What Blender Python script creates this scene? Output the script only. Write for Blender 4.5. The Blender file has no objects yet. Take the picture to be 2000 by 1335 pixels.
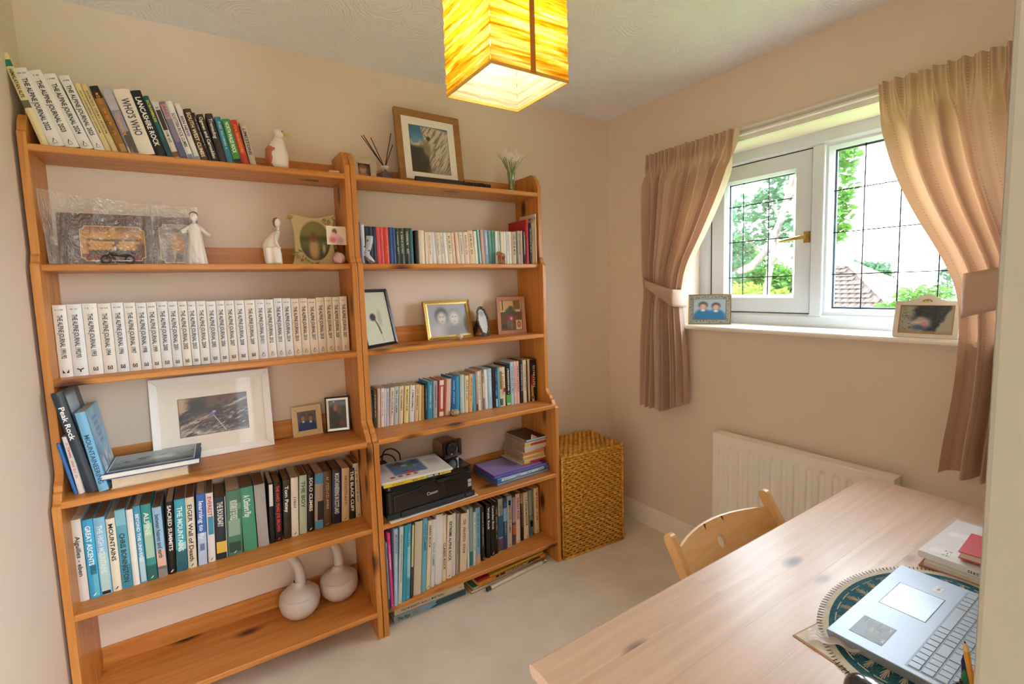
import bpy, bmesh, math, random
import numpy as np
from math import sin, cos, pi, radians
from mathutils import Matrix, Vector
random.seed(7)
NR = np.random.RandomState(11)
SC = bpy.context.scene
COL = SC.collection
# ---------------------------------------------------------------- camera, sky, lights, exposure
cam_d = bpy.data.cameras.new('camera')
cam = bpy.data.objects.new('camera', cam_d)
COL.objects.link(cam)
cam_d.sensor_width = 36.0
cam_d.lens = 16.92
cam_d.shift_x = 0.0031
cam_d.shift_y = -0.0108
cam_d.clip_start = 0.01
cam_d.clip_end = 300
CAMROT = [[0.83629, 0.075827, -0.543018, 0.0], [-0.547404, 0.059302, -0.834764, 0.0], [-0.031096, 0.995356, 0.091102, 1.4283], [0.0, 0.0, 0.0, 1.0]]
cam.matrix_world = Matrix(CAMROT)
SC.camera = cam
world = bpy.data.worlds.new('overcast_sky')
SC.world = world
world.use_nodes = True
bg = world.node_tree.nodes['Background']
bg.inputs[0].default_value = (0.82, 0.92, 1.0, 1)
bg.inputs[1].default_value = 5.2
SC.view_settings.view_transform = 'Standard'
SC.view_settings.look = 'None'
SC.view_settings.exposure = 2.22
SC.view_settings.gamma = 1.0
SC.view_settings.use_curve_mapping = False
SC.cycles.max_bounces = 12
SC.cycles.diffuse_bounces = 8
SC.cycles.glossy_bounces = 4
SC.cycles.transmission_bounces = 8
SC.cycles.transparent_max_bounces = 16
SC.cycles.sample_clamp_indirect = 6.0
def portal(name, loc, rot, sx, sy):
    l = bpy.data.lights.new(name, 'AREA')
    l.shape = 'RECTANGLE'
    l.size = sx
    l.size_y = sy
    l.cycles.is_portal = True
    o = bpy.data.objects.new(name, l)
    o.location = loc
    o.rotation_euler = rot
    COL.objects.link(o)
portal('landing_portal', (.90, -1.36, 1.4), (radians(90), 0, 0), 1.58, 1.66)
portal('window_portal', (2.40, 1.05, 1.63), (0, radians(90), 0), 0.86, 1.2)
LAMP_STRENGTH = 15.0      # filament lamp inside the paper shade
LANDING_STRENGTH = 30.0   # fill light added on the landing ceiling behind the doorway
# ---------------------------------------------------------------- helpers
def lin(c):
    return c / 12.92 if c <= 0.04045 else ((c + 0.055) / 1.055) ** 2.4
def hx(h):
    return tuple(lin(int(h[i:i + 2], 16) / 255) for i in (0, 2, 4)) + (1,)
MATS = {}
def base_mat(name):
    m = bpy.data.materials.new(name)
    m.use_nodes = True
    return m, m.node_tree.nodes, m.node_tree.links, m.node_tree.nodes['Principled BSDF']
def mat(h, rough=0.55, metal=0.0, grain=0.06, emit=0, spec=0.5, coat=0.0):
    key = (h, rough, metal, grain, emit, spec, coat)
    if key in MATS:
        return MATS[key]
    m, n, l, p = base_mat('paint_' + h)
    p.inputs['Roughness'].default_value = rough
    p.inputs['Metallic'].default_value = metal
    p.inputs['Specular IOR Level'].default_value = spec
    p.inputs['Coat Weight'].default_value = coat
    c = hx(h)
    if grain:
        nz = n.new('ShaderNodeTexNoise')
        nz.inputs['Scale'].default_value = 60
        nz.inputs['Detail'].default_value = 3
        tc = n.new('ShaderNodeTexCoord')
        l.new(tc.outputs['Object'], nz.inputs['Vector'])
        mx = n.new('ShaderNodeMix')
        mx.data_type = 'RGBA'
        mx.inputs[6].default_value = tuple(x * (1 - grain) for x in c[:3]) + (1,)
        mx.inputs[7].default_value = tuple(min(1, x * (1 + grain)) for x in c[:3]) + (1,)
        l.new(nz.outputs['Fac'], mx.inputs[0])
        l.new(mx.outputs[2], p.inputs['Base Color'])
    else:
        p.inputs['Base Color'].default_value = c
    if emit:
        p.inputs['Emission Color'].default_value = c
        p.inputs['Emission Strength'].default_value = emit
    MATS[key] = m
    return m
def wood(name, axis, c1, c2, cd, rough=0.32, knot=1.0, fine=1.0, coat=0.25):
    key = ('wood', name, axis)
    if key in MATS:
        return MATS[key]
    m, n, l, p = base_mat(name + '_' + axis)
    tc = n.new('ShaderNodeTexCoord')
    oi = n.new('ShaderNodeObjectInfo')
    off = n.new('ShaderNodeMath')
    off.operation = 'MULTIPLY'
    off.inputs[1].default_value = 37.0
    l.new(oi.outputs['Random'], off.inputs[0])
    add = n.new('ShaderNodeVectorMath')
    add.operation = 'ADD'
    l.new(tc.outputs['Object'], add.inputs[0])
    l.new(off.outputs[0], add.inputs[1])
    def mapped(a, s):
        mp = n.new('ShaderNodeMapping')
        sc = [s, s, s]
        sc['xyz'.index(axis)] = s * a
        mp.inputs['Scale'].default_value = sc
        l.new(add.outputs[0], mp.inputs['Vector'])
        return mp
    nz = n.new('ShaderNodeTexNoise')
    nz.inputs['Scale'].default_value = 1.0
    nz.inputs['Detail'].default_value = 6
    nz.inputs['Roughness'].default_value = 0.62
    nz.inputs['Distortion'].default_value = 0.6
    l.new(mapped(0.045, 45 * fine).outputs[0], nz.inputs['Vector'])
    rp = n.new('ShaderNodeValToRGB')
    rp.color_ramp.elements[0].position = 0.3
    rp.color_ramp.elements[0].color = hx(c2)
    rp.color_ramp.elements[1].position = 0.68
    rp.color_ramp.elements[1].color = hx(c1)
    l.new(nz.outputs['Fac'], rp.inputs[0])
    # knots: cells stretched along the grain, dark only near a few centres
    vo = n.new('ShaderNodeTexVoronoi')
    vo.inputs['Scale'].default_value = 1.0
    l.new(mapped(0.42, 9.0).outputs[0], vo.inputs['Vector'])
    k = n.new('ShaderNodeMapRange')
    k.inputs[1].default_value = 0.07 * knot
    k.inputs[2].default_value = 0.19 * knot
    k.inputs[3].default_value = 1.0
    k.inputs[4].default_value = 0.0
    l.new(vo.outputs['Distance'], k.inputs[0])
    sp = n.new('ShaderNodeSeparateColor')
    l.new(vo.outputs['Color'], sp.inputs[0])
    gt = n.new('ShaderNodeMath')
    gt.operation = 'GREATER_THAN'
    gt.inputs[1].default_value = 0.42
    l.new(sp.outputs[0], gt.inputs[0])
    mu = n.new('ShaderNodeMath')
    mu.operation = 'MULTIPLY'
    l.new(k.outputs[0], mu.inputs[0])
    l.new(gt.outputs[0], mu.inputs[1])
    mx = n.new('ShaderNodeMix')
    mx.data_type = 'RGBA'
    mx.inputs[7].default_value = hx(cd)
    l.new(mu.outputs[0], mx.inputs[0])
    l.new(rp.outputs[0], mx.inputs[6])
    l.new(mx.outputs[2], p.inputs['Base Color'])
    p.inputs['Roughness'].default_value = rough
    p.inputs['Coat Weight'].default_value = coat
    p.inputs['Coat Roughness'].default_value = 0.2
    bp = n.new('ShaderNodeBump')
    bp.inputs['Strength'].default_value = 0.06
    bp.inputs['Distance'].default_value = 0.002
    l.new(nz.outputs['Fac'], bp.inputs['Height'])
    l.new(bp.outputs[0], p.inputs['Normal'])
    MATS[key] = m
    return m
def pine(axis):
    return wood('orange_pine', axis, 'd6944a', 'b56c2a', '47200a', rough=.40, coat=.0, knot=1.35)
def beech(axis):
    return wood('beech', axis, 'dcae74', 'cb9a60', 'a87840', rough=0.4, knot=0.0)
def vcol_mat():
    if 'vcol' in MATS:
        return MATS['vcol']
    m, n, l, p = base_mat('printed_picture')
    a = n.new('ShaderNodeAttribute')
    a.attribute_name = 'Col'
    l.new(a.outputs['Color'], p.inputs['Base Color'])
    p.inputs['Roughness'].default_value = 0.35
    MATS['vcol'] = m
    return m
def clear_mat(name, gloss=0.08, tint=(1, 1, 1, 1), rough=0.02, haze=0.0, hazecol=(0.9, 0.9, 0.9, 1), wrinkle=0):
    if name in MATS:
        return MATS[name]
    m = bpy.data.materials.new(name)
    m.use_nodes = True
    n, l = m.node_tree.nodes, m.node_tree.links
    n.remove(n['Principled BSDF'])
    t = n.new('ShaderNodeBsdfTransparent')
    t.inputs[0].default_value = tint
    g = n.new('ShaderNodeBsdfGlossy')
    g.inputs['Roughness'].default_value = rough
    mx = n.new('ShaderNodeMixShader')
    mx.inputs[0].default_value = gloss
    l.new(t.outputs[0], mx.inputs[1])
    l.new(g.outputs[0], mx.inputs[2])
    last = mx
    if haze:
        d = n.new('ShaderNodeBsdfDiffuse')
        d.inputs[0].default_value = hazecol
        m2 = n.new('ShaderNodeMixShader')
        m2.inputs[0].default_value = haze
        l.new(mx.outputs[0], m2.inputs[1])
        l.new(d.outputs[0], m2.inputs[2])
        last = m2
    if wrinkle:
        nz = n.new('ShaderNodeTexNoise')
        nz.inputs['Scale'].default_value = wrinkle
        nz.inputs['Detail'].default_value = 2
        bp = n.new('ShaderNodeBump')
        bp.inputs['Strength'].default_value = 0.9
        bp.inputs['Distance'].default_value = 0.01
        l.new(nz.outputs['Fac'], bp.inputs['Height'])
        l.new(bp.outputs[0], g.inputs['Normal'])
    l.new(last.outputs[0], n['Material Output'].inputs[0])
    MATS[name] = m
    return m

class MB:
    """collects shapes; build() links them as ONE mesh object"""
    def __init__(self):
        self.v = []
        self.f = []
    def add(self, vs, fs):
        o = len(self.v)
        self.v += [tuple(map(float, x)) for x in vs]
        self.f += [tuple(i + o for i in f) for f in fs]
        return self
    def box(self, a, b):
        x0, y0, z0 = a
        x1, y1, z1 = b
        return self.add([(x0, y0, z0), (x1, y0, z0), (x1, y1, z0), (x0, y1, z0), (x0, y0, z1), (x1, y0, z1), (x1, y1, z1), (x0, y1, z1)],
                        [(0, 3, 2, 1), (4, 5, 6, 7), (0, 1, 5, 4), (1, 2, 6, 5), (2, 3, 7, 6), (3, 0, 4, 7)])
    def quad(self, *p):
        return self.add(p, [tuple(range(len(p)))])
    def prism(self, pts, axis, a, b):
        """extrude a polygon along axis: pts are the other two coordinates in x,y,z order"""
        k = 'xyz'.index(axis)
        n = len(pts)
        def mk(p, t):
            q = list(p)
            q.insert(k, t)
            return q
        vs = [mk(p, a) for p in pts] + [mk(p, b) for p in pts]
        fs = [tuple(range(n))[::-1], tuple(range(n, 2 * n))] + [(i, (i + 1) % n, n + (i + 1) % n, n + i) for i in range(n)]
        return self.add(vs, fs)
    def lathe(self, prof, n=32, c=(0, 0, 0), cap=True, fold=None):
        vs, fs = [], []
        for (r, z) in prof:
            for i in range(n):
                a = 2 * pi * i / n
                rr = r * (fold(a, z) if fold else 1)
                vs.append((c[0] + rr * cos(a), c[1] + rr * sin(a), c[2] + z))
        m = len(prof)
        for j in range(m - 1):
            for i in range(n):
                fs.append((j * n + i, j * n + (i + 1) % n, (j + 1) * n + (i + 1) % n, (j + 1) * n + i))
        if cap:
            fs.append(tuple(range(n))[::-1])
            fs.append(tuple((m - 1) * n + i for i in range(n)))
        return self.add(vs, fs)
    def tube(self, pts, r, n=10, cap=True):
        """tube along a path; r is a number, a list, or list of (ra, rb) ellipses"""
        P = [Vector(p) for p in pts]
        R = r if isinstance(r, (list, tuple)) else [r] * len(P)
        vs, fs = [], []
        up = Vector((0, 0, 1))
        t0 = (P[1] - P[0]).normalized()
        if abs(t0.dot(up)) > 0.9:
            up = Vector((0, 1, 0))
        a = t0.cross(up).normalized()
        for i, p in enumerate(P):
            t = (P[min(i + 1, len(P) - 1)] - P[max(i - 1, 0)]).normalized()
            a = (a - t * a.dot(t)).normalized()
            b = t.cross(a)
            ra, rb = R[i] if isinstance(R[i], (list, tuple)) else (R[i], R[i])
            for k in range(n):
                an = 2 * pi * k / n
                vs.append(p + a * (ra * cos(an)) + b * (rb * sin(an)))
        for i in range(len(P) - 1):
            for k in range(n):
                fs.append((i * n + k, i * n + (k + 1) % n, (i + 1) * n + (k + 1) % n, (i + 1) * n + k))
        if cap:
            fs.append(tuple(range(n))[::-1])
            fs.append(tuple((len(P) - 1) * n + k for k in range(n)))
        return self.add(vs, fs)
    def ball(self, c, r, n=16, m=10):
        rx, ry, rz = r if isinstance(r, (list, tuple)) else (r, r, r)
        vs = [(c[0], c[1], c[2] - rz)]
        for j in range(1, m):
            t = pi * j / m
            for i in range(n):
                a = 2 * pi * i / n
                vs.append((c[0] + rx * sin(t) * cos(a), c[1] + ry * sin(t) * sin(a), c[2] - rz * cos(t)))
        vs.append((c[0], c[1], c[2] + rz))
        fs = [(0, 1 + (i + 1) % n, 1 + i) for i in range(n)]
        for j in range(m - 2):
            for i in range(n):
                fs.append((1 + j * n + i, 1 + j * n + (i + 1) % n, 1 + (j + 1) * n + (i + 1) % n, 1 + (j + 1) * n + i))
        L = len(vs) - 1
        fs += [(L, 1 + (m - 2) * n + i, 1 + (m - 2) * n + (i + 1) % n) for i in range(n)]
        return self.add(vs, fs)
    def torus(self, c, R, r, axis='y', n=28, m=8):
        vs, fs = [], []
        for i in range(n):
            a = 2 * pi * i / n
            for j in range(m):
                b = 2 * pi * j / m
                q = ((R + r * cos(b)) * cos(a), (R + r * cos(b)) * sin(a))
                h = r * sin(b)
                vs.append({'y': (c[0] + q[0], c[1] + h, c[2] + q[1]), 'z': (c[0] + q[0], c[1] + q[1], c[2] + h), 'x': (c[0] + h, c[1] + q[0], c[2] + q[1])}[axis])
        for i in range(n):
            for j in range(m):
                fs.append((i * m + j, ((i + 1) % n) * m + j, ((i + 1) % n) * m + (j + 1) % m, i * m + (j + 1) % m))
        return self.add(vs, fs)
    def grid(self, nu, nv, fn):
        vs = [fn(i / nu, j / nv) for j in range(nv + 1) for i in range(nu + 1)]
        fs = [(j * (nu + 1) + i, j * (nu + 1) + i + 1, (j + 1) * (nu + 1) + i + 1, (j + 1) * (nu + 1) + i) for j in range(nv) for i in range(nu)]
        return self.add(vs, fs)
    def xf(self, M, start=0):
        for i in range(start, len(self.v)):
            self.v[i] = tuple(M @ Vector(self.v[i]))
        return self
    def mesh(self, name):
        me = bpy.data.meshes.new(name)
        me.from_pydata(self.v, [], self.f)
        me.update()
        return me
    def build(self, name, m=None, parent=None, smooth=False, bevel=0, loc=None, rot=None, solid=0, fix=True, sub=0):
        me = self.mesh(name)
        if fix:
            b = bmesh.new()
            b.from_mesh(me)
            bmesh.ops.recalc_face_normals(b, faces=b.faces)
            b.to_mesh(me)
            b.free()
        if smooth:
            me.shade_smooth() if smooth is True else me.set_sharp_from_angle(angle=radians(smooth))
            if smooth is not True:
                for p in me.polygons:
                    p.use_smooth = True
        return put(name, me, m, parent, loc, rot, bevel, solid, sub)
def put(name, me, m=None, parent=None, loc=None, rot=None, bevel=0, solid=0, sub=0):
    o = bpy.data.objects.new(name, me)
    COL.objects.link(o)
    if m and not me.materials:
        me.materials.append(m)
    if parent:
        o.parent = parent
    if loc:
        o.location = loc
    if rot:
        o.rotation_euler = rot
    if solid:
        md = o.modifiers.new('thickness', 'SOLIDIFY')
        md.thickness = solid
        md.offset = 0
    if bevel:
        md = o.modifiers.new('bevel', 'BEVEL')
        md.width = bevel
        md.segments = 2
        md.limit_method = 'ANGLE'
        md.angle_limit = radians(40)
    if sub:
        md = o.modifiers.new('sub', 'SUBSURF')
        md.levels = sub
        md.render_levels = sub
    return o
USED = {}
def tag(o, label, cat, group=None):
    w = len(label.split())
    if not 4 <= w <= 16:
        print('LABEL LENGTH', w, label)
    if label in USED:
        print('LABEL TWICE', label)
    USED[label] = 1
    o['label'] = label
    o['category'] = cat
    if group:
        o['group'] = group
    return o
def thing(name, label, cat, loc=(0, 0, 0), rot=(0, 0, 0), group=None):
    o = bpy.data.objects.new(name, None)
    o.empty_display_size = 0.02
    COL.objects.link(o)
    o.location = loc
    o.rotation_euler = rot
    return tag(o, label, cat, group)
def struct(name, mb, m, parent=None, **k):
    o = mb.build(name, m, parent, **k)
    if not parent:
        o['kind'] = 'structure'
    return o
# ---------------------------------------------------------------- lettering
GLY = {}
def glyphs(s):
    """outline of a line of text from Blender's built-in font, cap height about 1"""
    if s in GLY:
        return GLY[s]
    cu = bpy.data.curves.new('lettering', 'FONT')
    cu.body = s
    cu.size = 1.4
    cu.resolution_u = 2
    cu.offset = 0.03
    o = bpy.data.objects.new('lettering', cu)
    COL.objects.link(o)
    dg = bpy.context.evaluated_depsgraph_get()
    me = bpy.data.meshes.new_from_object(o.evaluated_get(dg))
    v = np.array([x.co[:2] for x in me.vertices], float).reshape(-1, 2)
    f = [tuple(p.vertices) for p in me.polygons]
    bpy.data.objects.remove(o)
    bpy.data.curves.remove(cu)
    bpy.data.meshes.remove(me)
    v[:, 0] -= v[:, 0].min()
    GLY[s] = (v, f, v[:, 0].max())
    return GLY[s]
def marks(n, rs):
    """print too small to read: a row of uneven strokes, cap height 1"""
    mb = MB()
    x = 0
    for i in range(n):
        if rs.random() < 0.16:
            x += 0.55
            continue
        w = rs.uniform(0.35, 0.75)
        k = rs.randint(0, 3)
        if k == 0:
            mb.add([(x, 0, 0), (x + .22, 0, 0), (x + .22, 1, 0), (x, 1, 0)], [(0, 1, 2, 3)])
            mb.add([(x + w - .1, 0, 0), (x + w, 0, 0), (x + w, .8, 0), (x + w - .1, .8, 0)], [(0, 1, 2, 3)])
        elif k == 1:
            mb.add([(x, .1, 0), (x + w, 0, 0), (x + w, .3, 0), (x, .35, 0)], [(0, 1, 2, 3)])
            mb.add([(x, .62, 0), (x + w, .65, 0), (x + w, .95, 0), (x, 1, 0)], [(0, 1, 2, 3)])
        elif k == 2:
            mb.add([(x, 0, 0), (x + .25, 0, 0), (x + w, 1, 0), (x + w - .25, 1, 0)], [(0, 1, 2, 3)])
        else:
            mb.add([(x, .25, 0), (x + w * .9, .05, 0), (x + w, .8, 0), (x + .1, .95, 0)], [(0, 1, 2, 3)])
        x += w + .16
    return np.array([p[:2] for p in mb.v], float).reshape(-1, 2), mb.f, x
def letter_mb(mb, s, org, du, dv, h, length=None, rs=random, n=12):
    """adds text: org corner, du reading direction, dv letter-up direction, h cap height, length wanted"""
    v, f, L = marks(n, rs) if s == '~' else glyphs(s)
    sx = h
    if length:
        sx = min(h * 1.35, length / L)
    du, dv, org = Vector(du), Vector(dv), Vector(org)
    return mb.add([org + du * (a * sx) + dv * (b * h) for a, b in v], f)
# ---------------------------------------------------------------- pictures: flat prints with painted vertices
def vnoise(u, v, s, seed=0):
    rs = np.random.RandomState(seed)
    g = rs.rand(64, 64)
    x, y = u * s, v * s
    i, j = np.floor(x).astype(int), np.floor(y).astype(int)
    a, b = x - i, y - j
    a, b = a * a * (3 - 2 * a), b * b * (3 - 2 * b)
    G = lambda p, q: g[p % 64, q % 64]
    return (G(i, j) * (1 - a) + G(i + 1, j) * a) * (1 - b) + (G(i, j + 1) * (1 - a) + G(i + 1, j + 1) * a) * b
def fbm(u, v, s, seed=0, o=4):
    t, w, k = 0, 0.5, 0
    for q in range(o):
        t = t + w * vnoise(u, v, s * 2 ** q, seed + q)
        k += w
        w *= .55
    return t / k
def sstep(a, b, x):
    t = np.clip((x - a) / (b - a), 0, 1)
    return t * t * (3 - 2 * t)
def rgb(h):
    return np.array([int(h[i:i + 2], 16) / 255 for i in (0, 2, 4)])
class Pic:
    def __init__(self, u, v, base):
        self.u, self.v = u, v
        self.c = np.ones((len(u), 3)) * rgb(base)
    def lay(self, m, h):
        col = rgb(h) if isinstance(h, str) else h
        m = np.clip(m, 0, 1)[:, None]
        self.c = self.c * (1 - m) + col * m
        return self
    def ell(self, cx, cy, rx, ry, h, soft=.35):
        d = np.hypot((self.u - cx) / rx, (self.v - cy) / ry)
        return self.lay(1 - sstep(1 - soft, 1 + soft, d), h)
    def rect(self, a, b, c, d, h, s=.01):
        m = sstep(a - s, a + s, self.u) * (1 - sstep(b - s, b + s, self.u)) * sstep(c - s, c + s, self.v) * (1 - sstep(d - s, d + s, self.v))
        return self.lay(m, h)
    def line(self, a, b, w, h):
        ax, ay = a
        dx, dy = b[0] - ax, b[1] - ay
        t = np.clip(((self.u - ax) * dx + (self.v - ay) * dy) / (dx * dx + dy * dy), 0, 1)
        d = np.hypot(self.u - ax - t * dx, self.v - ay - t * dy)
        return self.lay(1 - sstep(w * .6, w * 1.4, d), h)
def picture(name, parent, w, h, fn, nx=70, ny=50, loc=(0, 0, 0), rot=None, oval=False):
    """printed sheet in the x-z plane facing -y, lower left corner at loc"""
    mb = MB()
    if oval:
        mb.grid(nx, ny, lambda a, b: (w * .5 * (1 + b * cos(2 * pi * a)), 0, h * .5 * (1 + b * sin(2 * pi * a))))
    else:
        mb.grid(nx, ny, lambda a, b: (a * w, 0, b * h))
    me = mb.mesh(name)
    P = np.array(mb.v)
    u, v = P[:, 0] / w, P[:, 2] / h
    c = np.clip(fn(u, v).c, 0, 1)
    c = np.where(c <= .04045, c / 12.92, ((c + .055) / 1.055) ** 2.4)
    at = me.color_attributes.new('Col', 'FLOAT_COLOR', 'POINT')
    at.data.foreach_set('color', np.concatenate([c, np.ones((len(c), 1))], 1).astype(np.float32).ravel())
    return put(name, me, vcol_mat(), parent, loc, rot)
def bars(mb, x0, x1, z0, z1, wd, y0, y1, ins=0):
    """four mitred bars of a frame with a sloping inner lip"""
    o = [(x0, z0), (x1, z0), (x1, z1), (x0, z1)]
    i = [(x0 + wd, z0 + wd), (x1 - wd, z0 + wd), (x1 - wd, z1 - wd), (x0 + wd, z1 - wd)]
    for k in range(4):
        a, b, c, d = o[k], o[(k + 1) % 4], i[(k + 1) % 4], i[k]
        vs = [(a[0], y0, a[1]), (b[0], y0, b[1]), (c[0], y0 + ins, c[1]), (d[0], y0 + ins, d[1]),
              (a[0], y1, a[1]), (b[0], y1, b[1]), (c[0], y1, c[1]), (d[0], y1, d[1])]
        mb.add(vs, [(0, 1, 2, 3), (7, 6, 5, 4), (0, 4, 5, 1), (1, 5, 6, 2), (2, 6, 7, 3), (3, 7, 4, 0)])
    return mb
def photo_frame(label, loc, yaw, tilt, w, h, bw, m, fn, mount=0, mount_col='ece6da', dep=.016, ins=0.003, glass=False, stand=True, group=None, inner=None, nx=70, ny=50, name='framed_photo', z_lift=0):
    """frame standing on its lower edge, tilted back by tilt, front face towards local -y"""
    t = thing(name, label, 'photo frame', loc, (0, 0, yaw), group)
    T = Matrix.Rotation(-tilt, 4, 'X')
    def fx(o):
        o.rotation_euler = (-tilt, 0, 0)
        return o
    fx(bars(MB(), -w / 2, w / 2, 0, h, bw, 0, dep, ins).build('frame', m, t, bevel=min(.0015, bw * .1)))
    if inner:
        fx(bars(MB(), -w / 2 + bw, w / 2 - bw, bw, h - bw, inner[0], ins - .001, dep * .6, .001).build('inner_rim', inner[1], t))
    e = bw + (inner[0] if inner else 0)
    if mount:
        fx(bars(MB(), -w / 2 + e - .002, w / 2 - e + .002, e - .002, h - e + .002, mount, ins + .004, ins + .006, .0).build('mount', mat(mount_col, .8), t))
    e += mount
    po = picture('picture', t, w - 2 * e, h - 2 * e, fn, nx, ny)
    q = T @ Vector((-w / 2 + e, ins + .0055, e))
    po.location = q
    fx(po)
    fx(MB().box((-w / 2 + bw * .5, ins + .007, bw * .5), (w / 2 - bw * .5, dep, h - bw * .5)).build('backing_board', mat('6b5a48', .9), t))
    if glass:
        fx(MB().box((-w / 2 + bw - .001, ins + .001, bw - .001), (w / 2 - bw + .001, ins + .0025, h - bw + .001)).build('glass_pane', clear_mat('picture_glass', .004), t))
    if stand:
        a = T @ Vector((0, dep, h * .62))
        d = h * .62 * sin(tilt) + max(.02, h * .14)
        ww = w * .12
        MB().add([(-ww, a.y, a.z), (ww, a.y, a.z), (ww * 1.4, d, 0.0), (-ww * 1.4, d, 0.0), (-ww, a.y + .003, a.z), (ww, a.y + .003, a.z), (ww * 1.4, d + .003, 0.0), (-ww * 1.4, d + .003, 0.0)],
                 [(0, 1, 2, 3), (7, 6, 5, 4), (0, 4, 5, 1), (1, 5, 6, 2), (2, 6, 7, 3), (3, 7, 4, 0)]).build('stand', mat('4a3c30', .9), t)
    return t

# ================================================================ the room
XL, XR, YB, YF, HC = -0.405, 2.161, 2.172, 0.05, 2.40      # left wall, window wall, bookcase wall, doorway wall, ceiling
def wall_mat(name, h, bump=.05, sc=260):
    m, n, l, p = base_mat(name)
    tc = n.new('ShaderNodeTexCoord')
    nz = n.new('ShaderNodeTexNoise')
    nz.inputs['Scale'].default_value = sc
    nz.inputs['Detail'].default_value = 3
    l.new(tc.outputs['Object'], nz.inputs['Vector'])
    bp = n.new('ShaderNodeBump')
    bp.inputs['Strength'].default_value = bump
    bp.inputs['Distance'].default_value = .002
    l.new(nz.outputs['Fac'], bp.inputs['Height'])
    l.new(bp.outputs[0], p.inputs['Normal'])
    n2 = n.new('ShaderNodeTexNoise')
    n2.inputs['Scale'].default_value = 1.6
    n2.inputs['Detail'].default_value = 4
    l.new(tc.outputs['Object'], n2.inputs['Vector'])
    mx = n.new('ShaderNodeMix')
    mx.data_type = 'RGBA'
    c = hx(h)
    mx.inputs[6].default_value = tuple(x * .96 for x in c[:3]) + (1,)
    mx.inputs[7].default_value = tuple(min(1, x * 1.04) for x in c[:3]) + (1,)
    l.new(n2.outputs['Fac'], mx.inputs[0])
    l.new(mx.outputs[2], p.inputs['Base Color'])
    p.inputs['Roughness'].default_value = .75
    p.inputs['Specular IOR Level'].default_value = .3
    return m
M_WALL = wall_mat('magnolia_paint', 'e5d6c6')
M_WHITE = mat('f0eee9', .35, grain=.02)
def ceiling_mat():
    m, n, l, p = base_mat('swirled_plaster')
    tc = n.new('ShaderNodeTexCoord')
    vo = n.new('ShaderNodeTexVoronoi')
    vo.inputs['Scale'].default_value = 4.2
    vo.inputs['Randomness'].default_value = .8
    nzd = n.new('ShaderNodeTexNoise')
    nzd.inputs['Scale'].default_value = 18
    nzd.inputs['Detail'].default_value = 2
    l.new(tc.outputs['Object'], nzd.inputs['Vector'])
    ad = n.new('ShaderNodeMix')
    ad.data_type = 'RGBA'
    ad.blend_type = 'ADD'
    ad.inputs[0].default_value = .03
    l.new(tc.outputs['Object'], ad.inputs[6])
    l.new(nzd.outputs['Color'], ad.inputs[7])
    l.new(ad.outputs[2], vo.inputs['Vector'])
    mu = n.new('ShaderNodeMath')
    mu.operation = 'MULTIPLY'
    mu.inputs[1].default_value = 60
    l.new(vo.outputs['Distance'], mu.inputs[0])
    sn = n.new('ShaderNodeMath')
    sn.operation = 'SINE'
    l.new(mu.outputs[0], sn.inputs[0])
    ab = n.new('ShaderNodeMath')
    ab.operation = 'POWER'
    ab2 = n.new('ShaderNodeMath')
    ab2.operation = 'ABSOLUTE'
    l.new(sn.outputs[0], ab2.inputs[0])
    l.new(ab2.outputs[0], ab.inputs[0])
    ab.inputs[1].default_value = 3
    msk = n.new('ShaderNodeTexNoise')
    msk.inputs['Scale'].default_value = 7
    l.new(tc.outputs['Object'], msk.inputs['Vector'])
    m3 = n.new('ShaderNodeMath')
    m3.operation = 'MULTIPLY'
    l.new(ab.outputs[0], m3.inputs[0])
    l.new(msk.outputs['Fac'], m3.inputs[1])
    bp = n.new('ShaderNodeBump')
    bp.inputs['Strength'].default_value = .5
    bp.inputs['Distance'].default_value = .006
    l.new(m3.outputs[0], bp.inputs['Height'])
    l.new(bp.outputs[0], p.inputs['Normal'])
    p.inputs['Base Color'].default_value = hx('eff1f6')
    p.inputs['Roughness'].default_value = .6
    return m
def carpet_mat():
    m, n, l, p = base_mat('cut_pile_carpet')
    tc = n.new('ShaderNodeTexCoord')
    nz = n.new('ShaderNodeTexNoise')
    nz.inputs['Scale'].default_value = 420
    nz.inputs['Detail'].default_value = 2
    l.new(tc.outputs['Object'], nz.inputs['Vector'])
    n2 = n.new('ShaderNodeTexNoise')
    n2.inputs['Scale'].default_value = 5
    n2.inputs['Detail'].default_value = 4
    l.new(tc.outputs['Object'], n2.inputs['Vector'])
    ad = n.new('ShaderNodeMath')
    ad.operation = 'MULTIPLY_ADD'
    ad.inputs[1].default_value = .5
    l.new(nz.outputs['Fac'], ad.inputs[0])
    mm = n.new('ShaderNodeMath')
    mm.operation = 'MULTIPLY'
    mm.inputs[1].default_value = .5
    l.new(n2.outputs['Fac'], mm.inputs[0])
    l.new(mm.outputs[0], ad.inputs[2])
    rp = n.new('ShaderNodeValToRGB')
    rp.color_ramp.elements[0].position = .3
    rp.color_ramp.elements[0].color = hx('d2c6b6')
    rp.color_ramp.elements[1].position = .7
    rp.color_ramp.elements[1].color = hx('f0e7da')
    l.new(ad.outputs[0], rp.inputs[0])
    l.new(rp.outputs[0], p.inputs['Base Color'])
    bp = n.new('ShaderNodeBump')
    bp.inputs['Strength'].default_value = .6
    bp.inputs['Distance'].default_value = .004
    l.new(nz.outputs['Fac'], bp.inputs['Height'])
    l.new(bp.outputs[0], p.inputs['Normal'])
    p.inputs['Roughness'].default_value = 1
    p.inputs['Specular IOR Level'].default_value = .1
    p.inputs['Sheen Weight'].default_value = .2
    return m
YL = -1.35                       # far wall of the landing behind the camera
struct('floor', MB().box((XL - .1, YL - .1, -.12), (XR + .3, YB + .12, 0)), carpet_mat())
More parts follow.
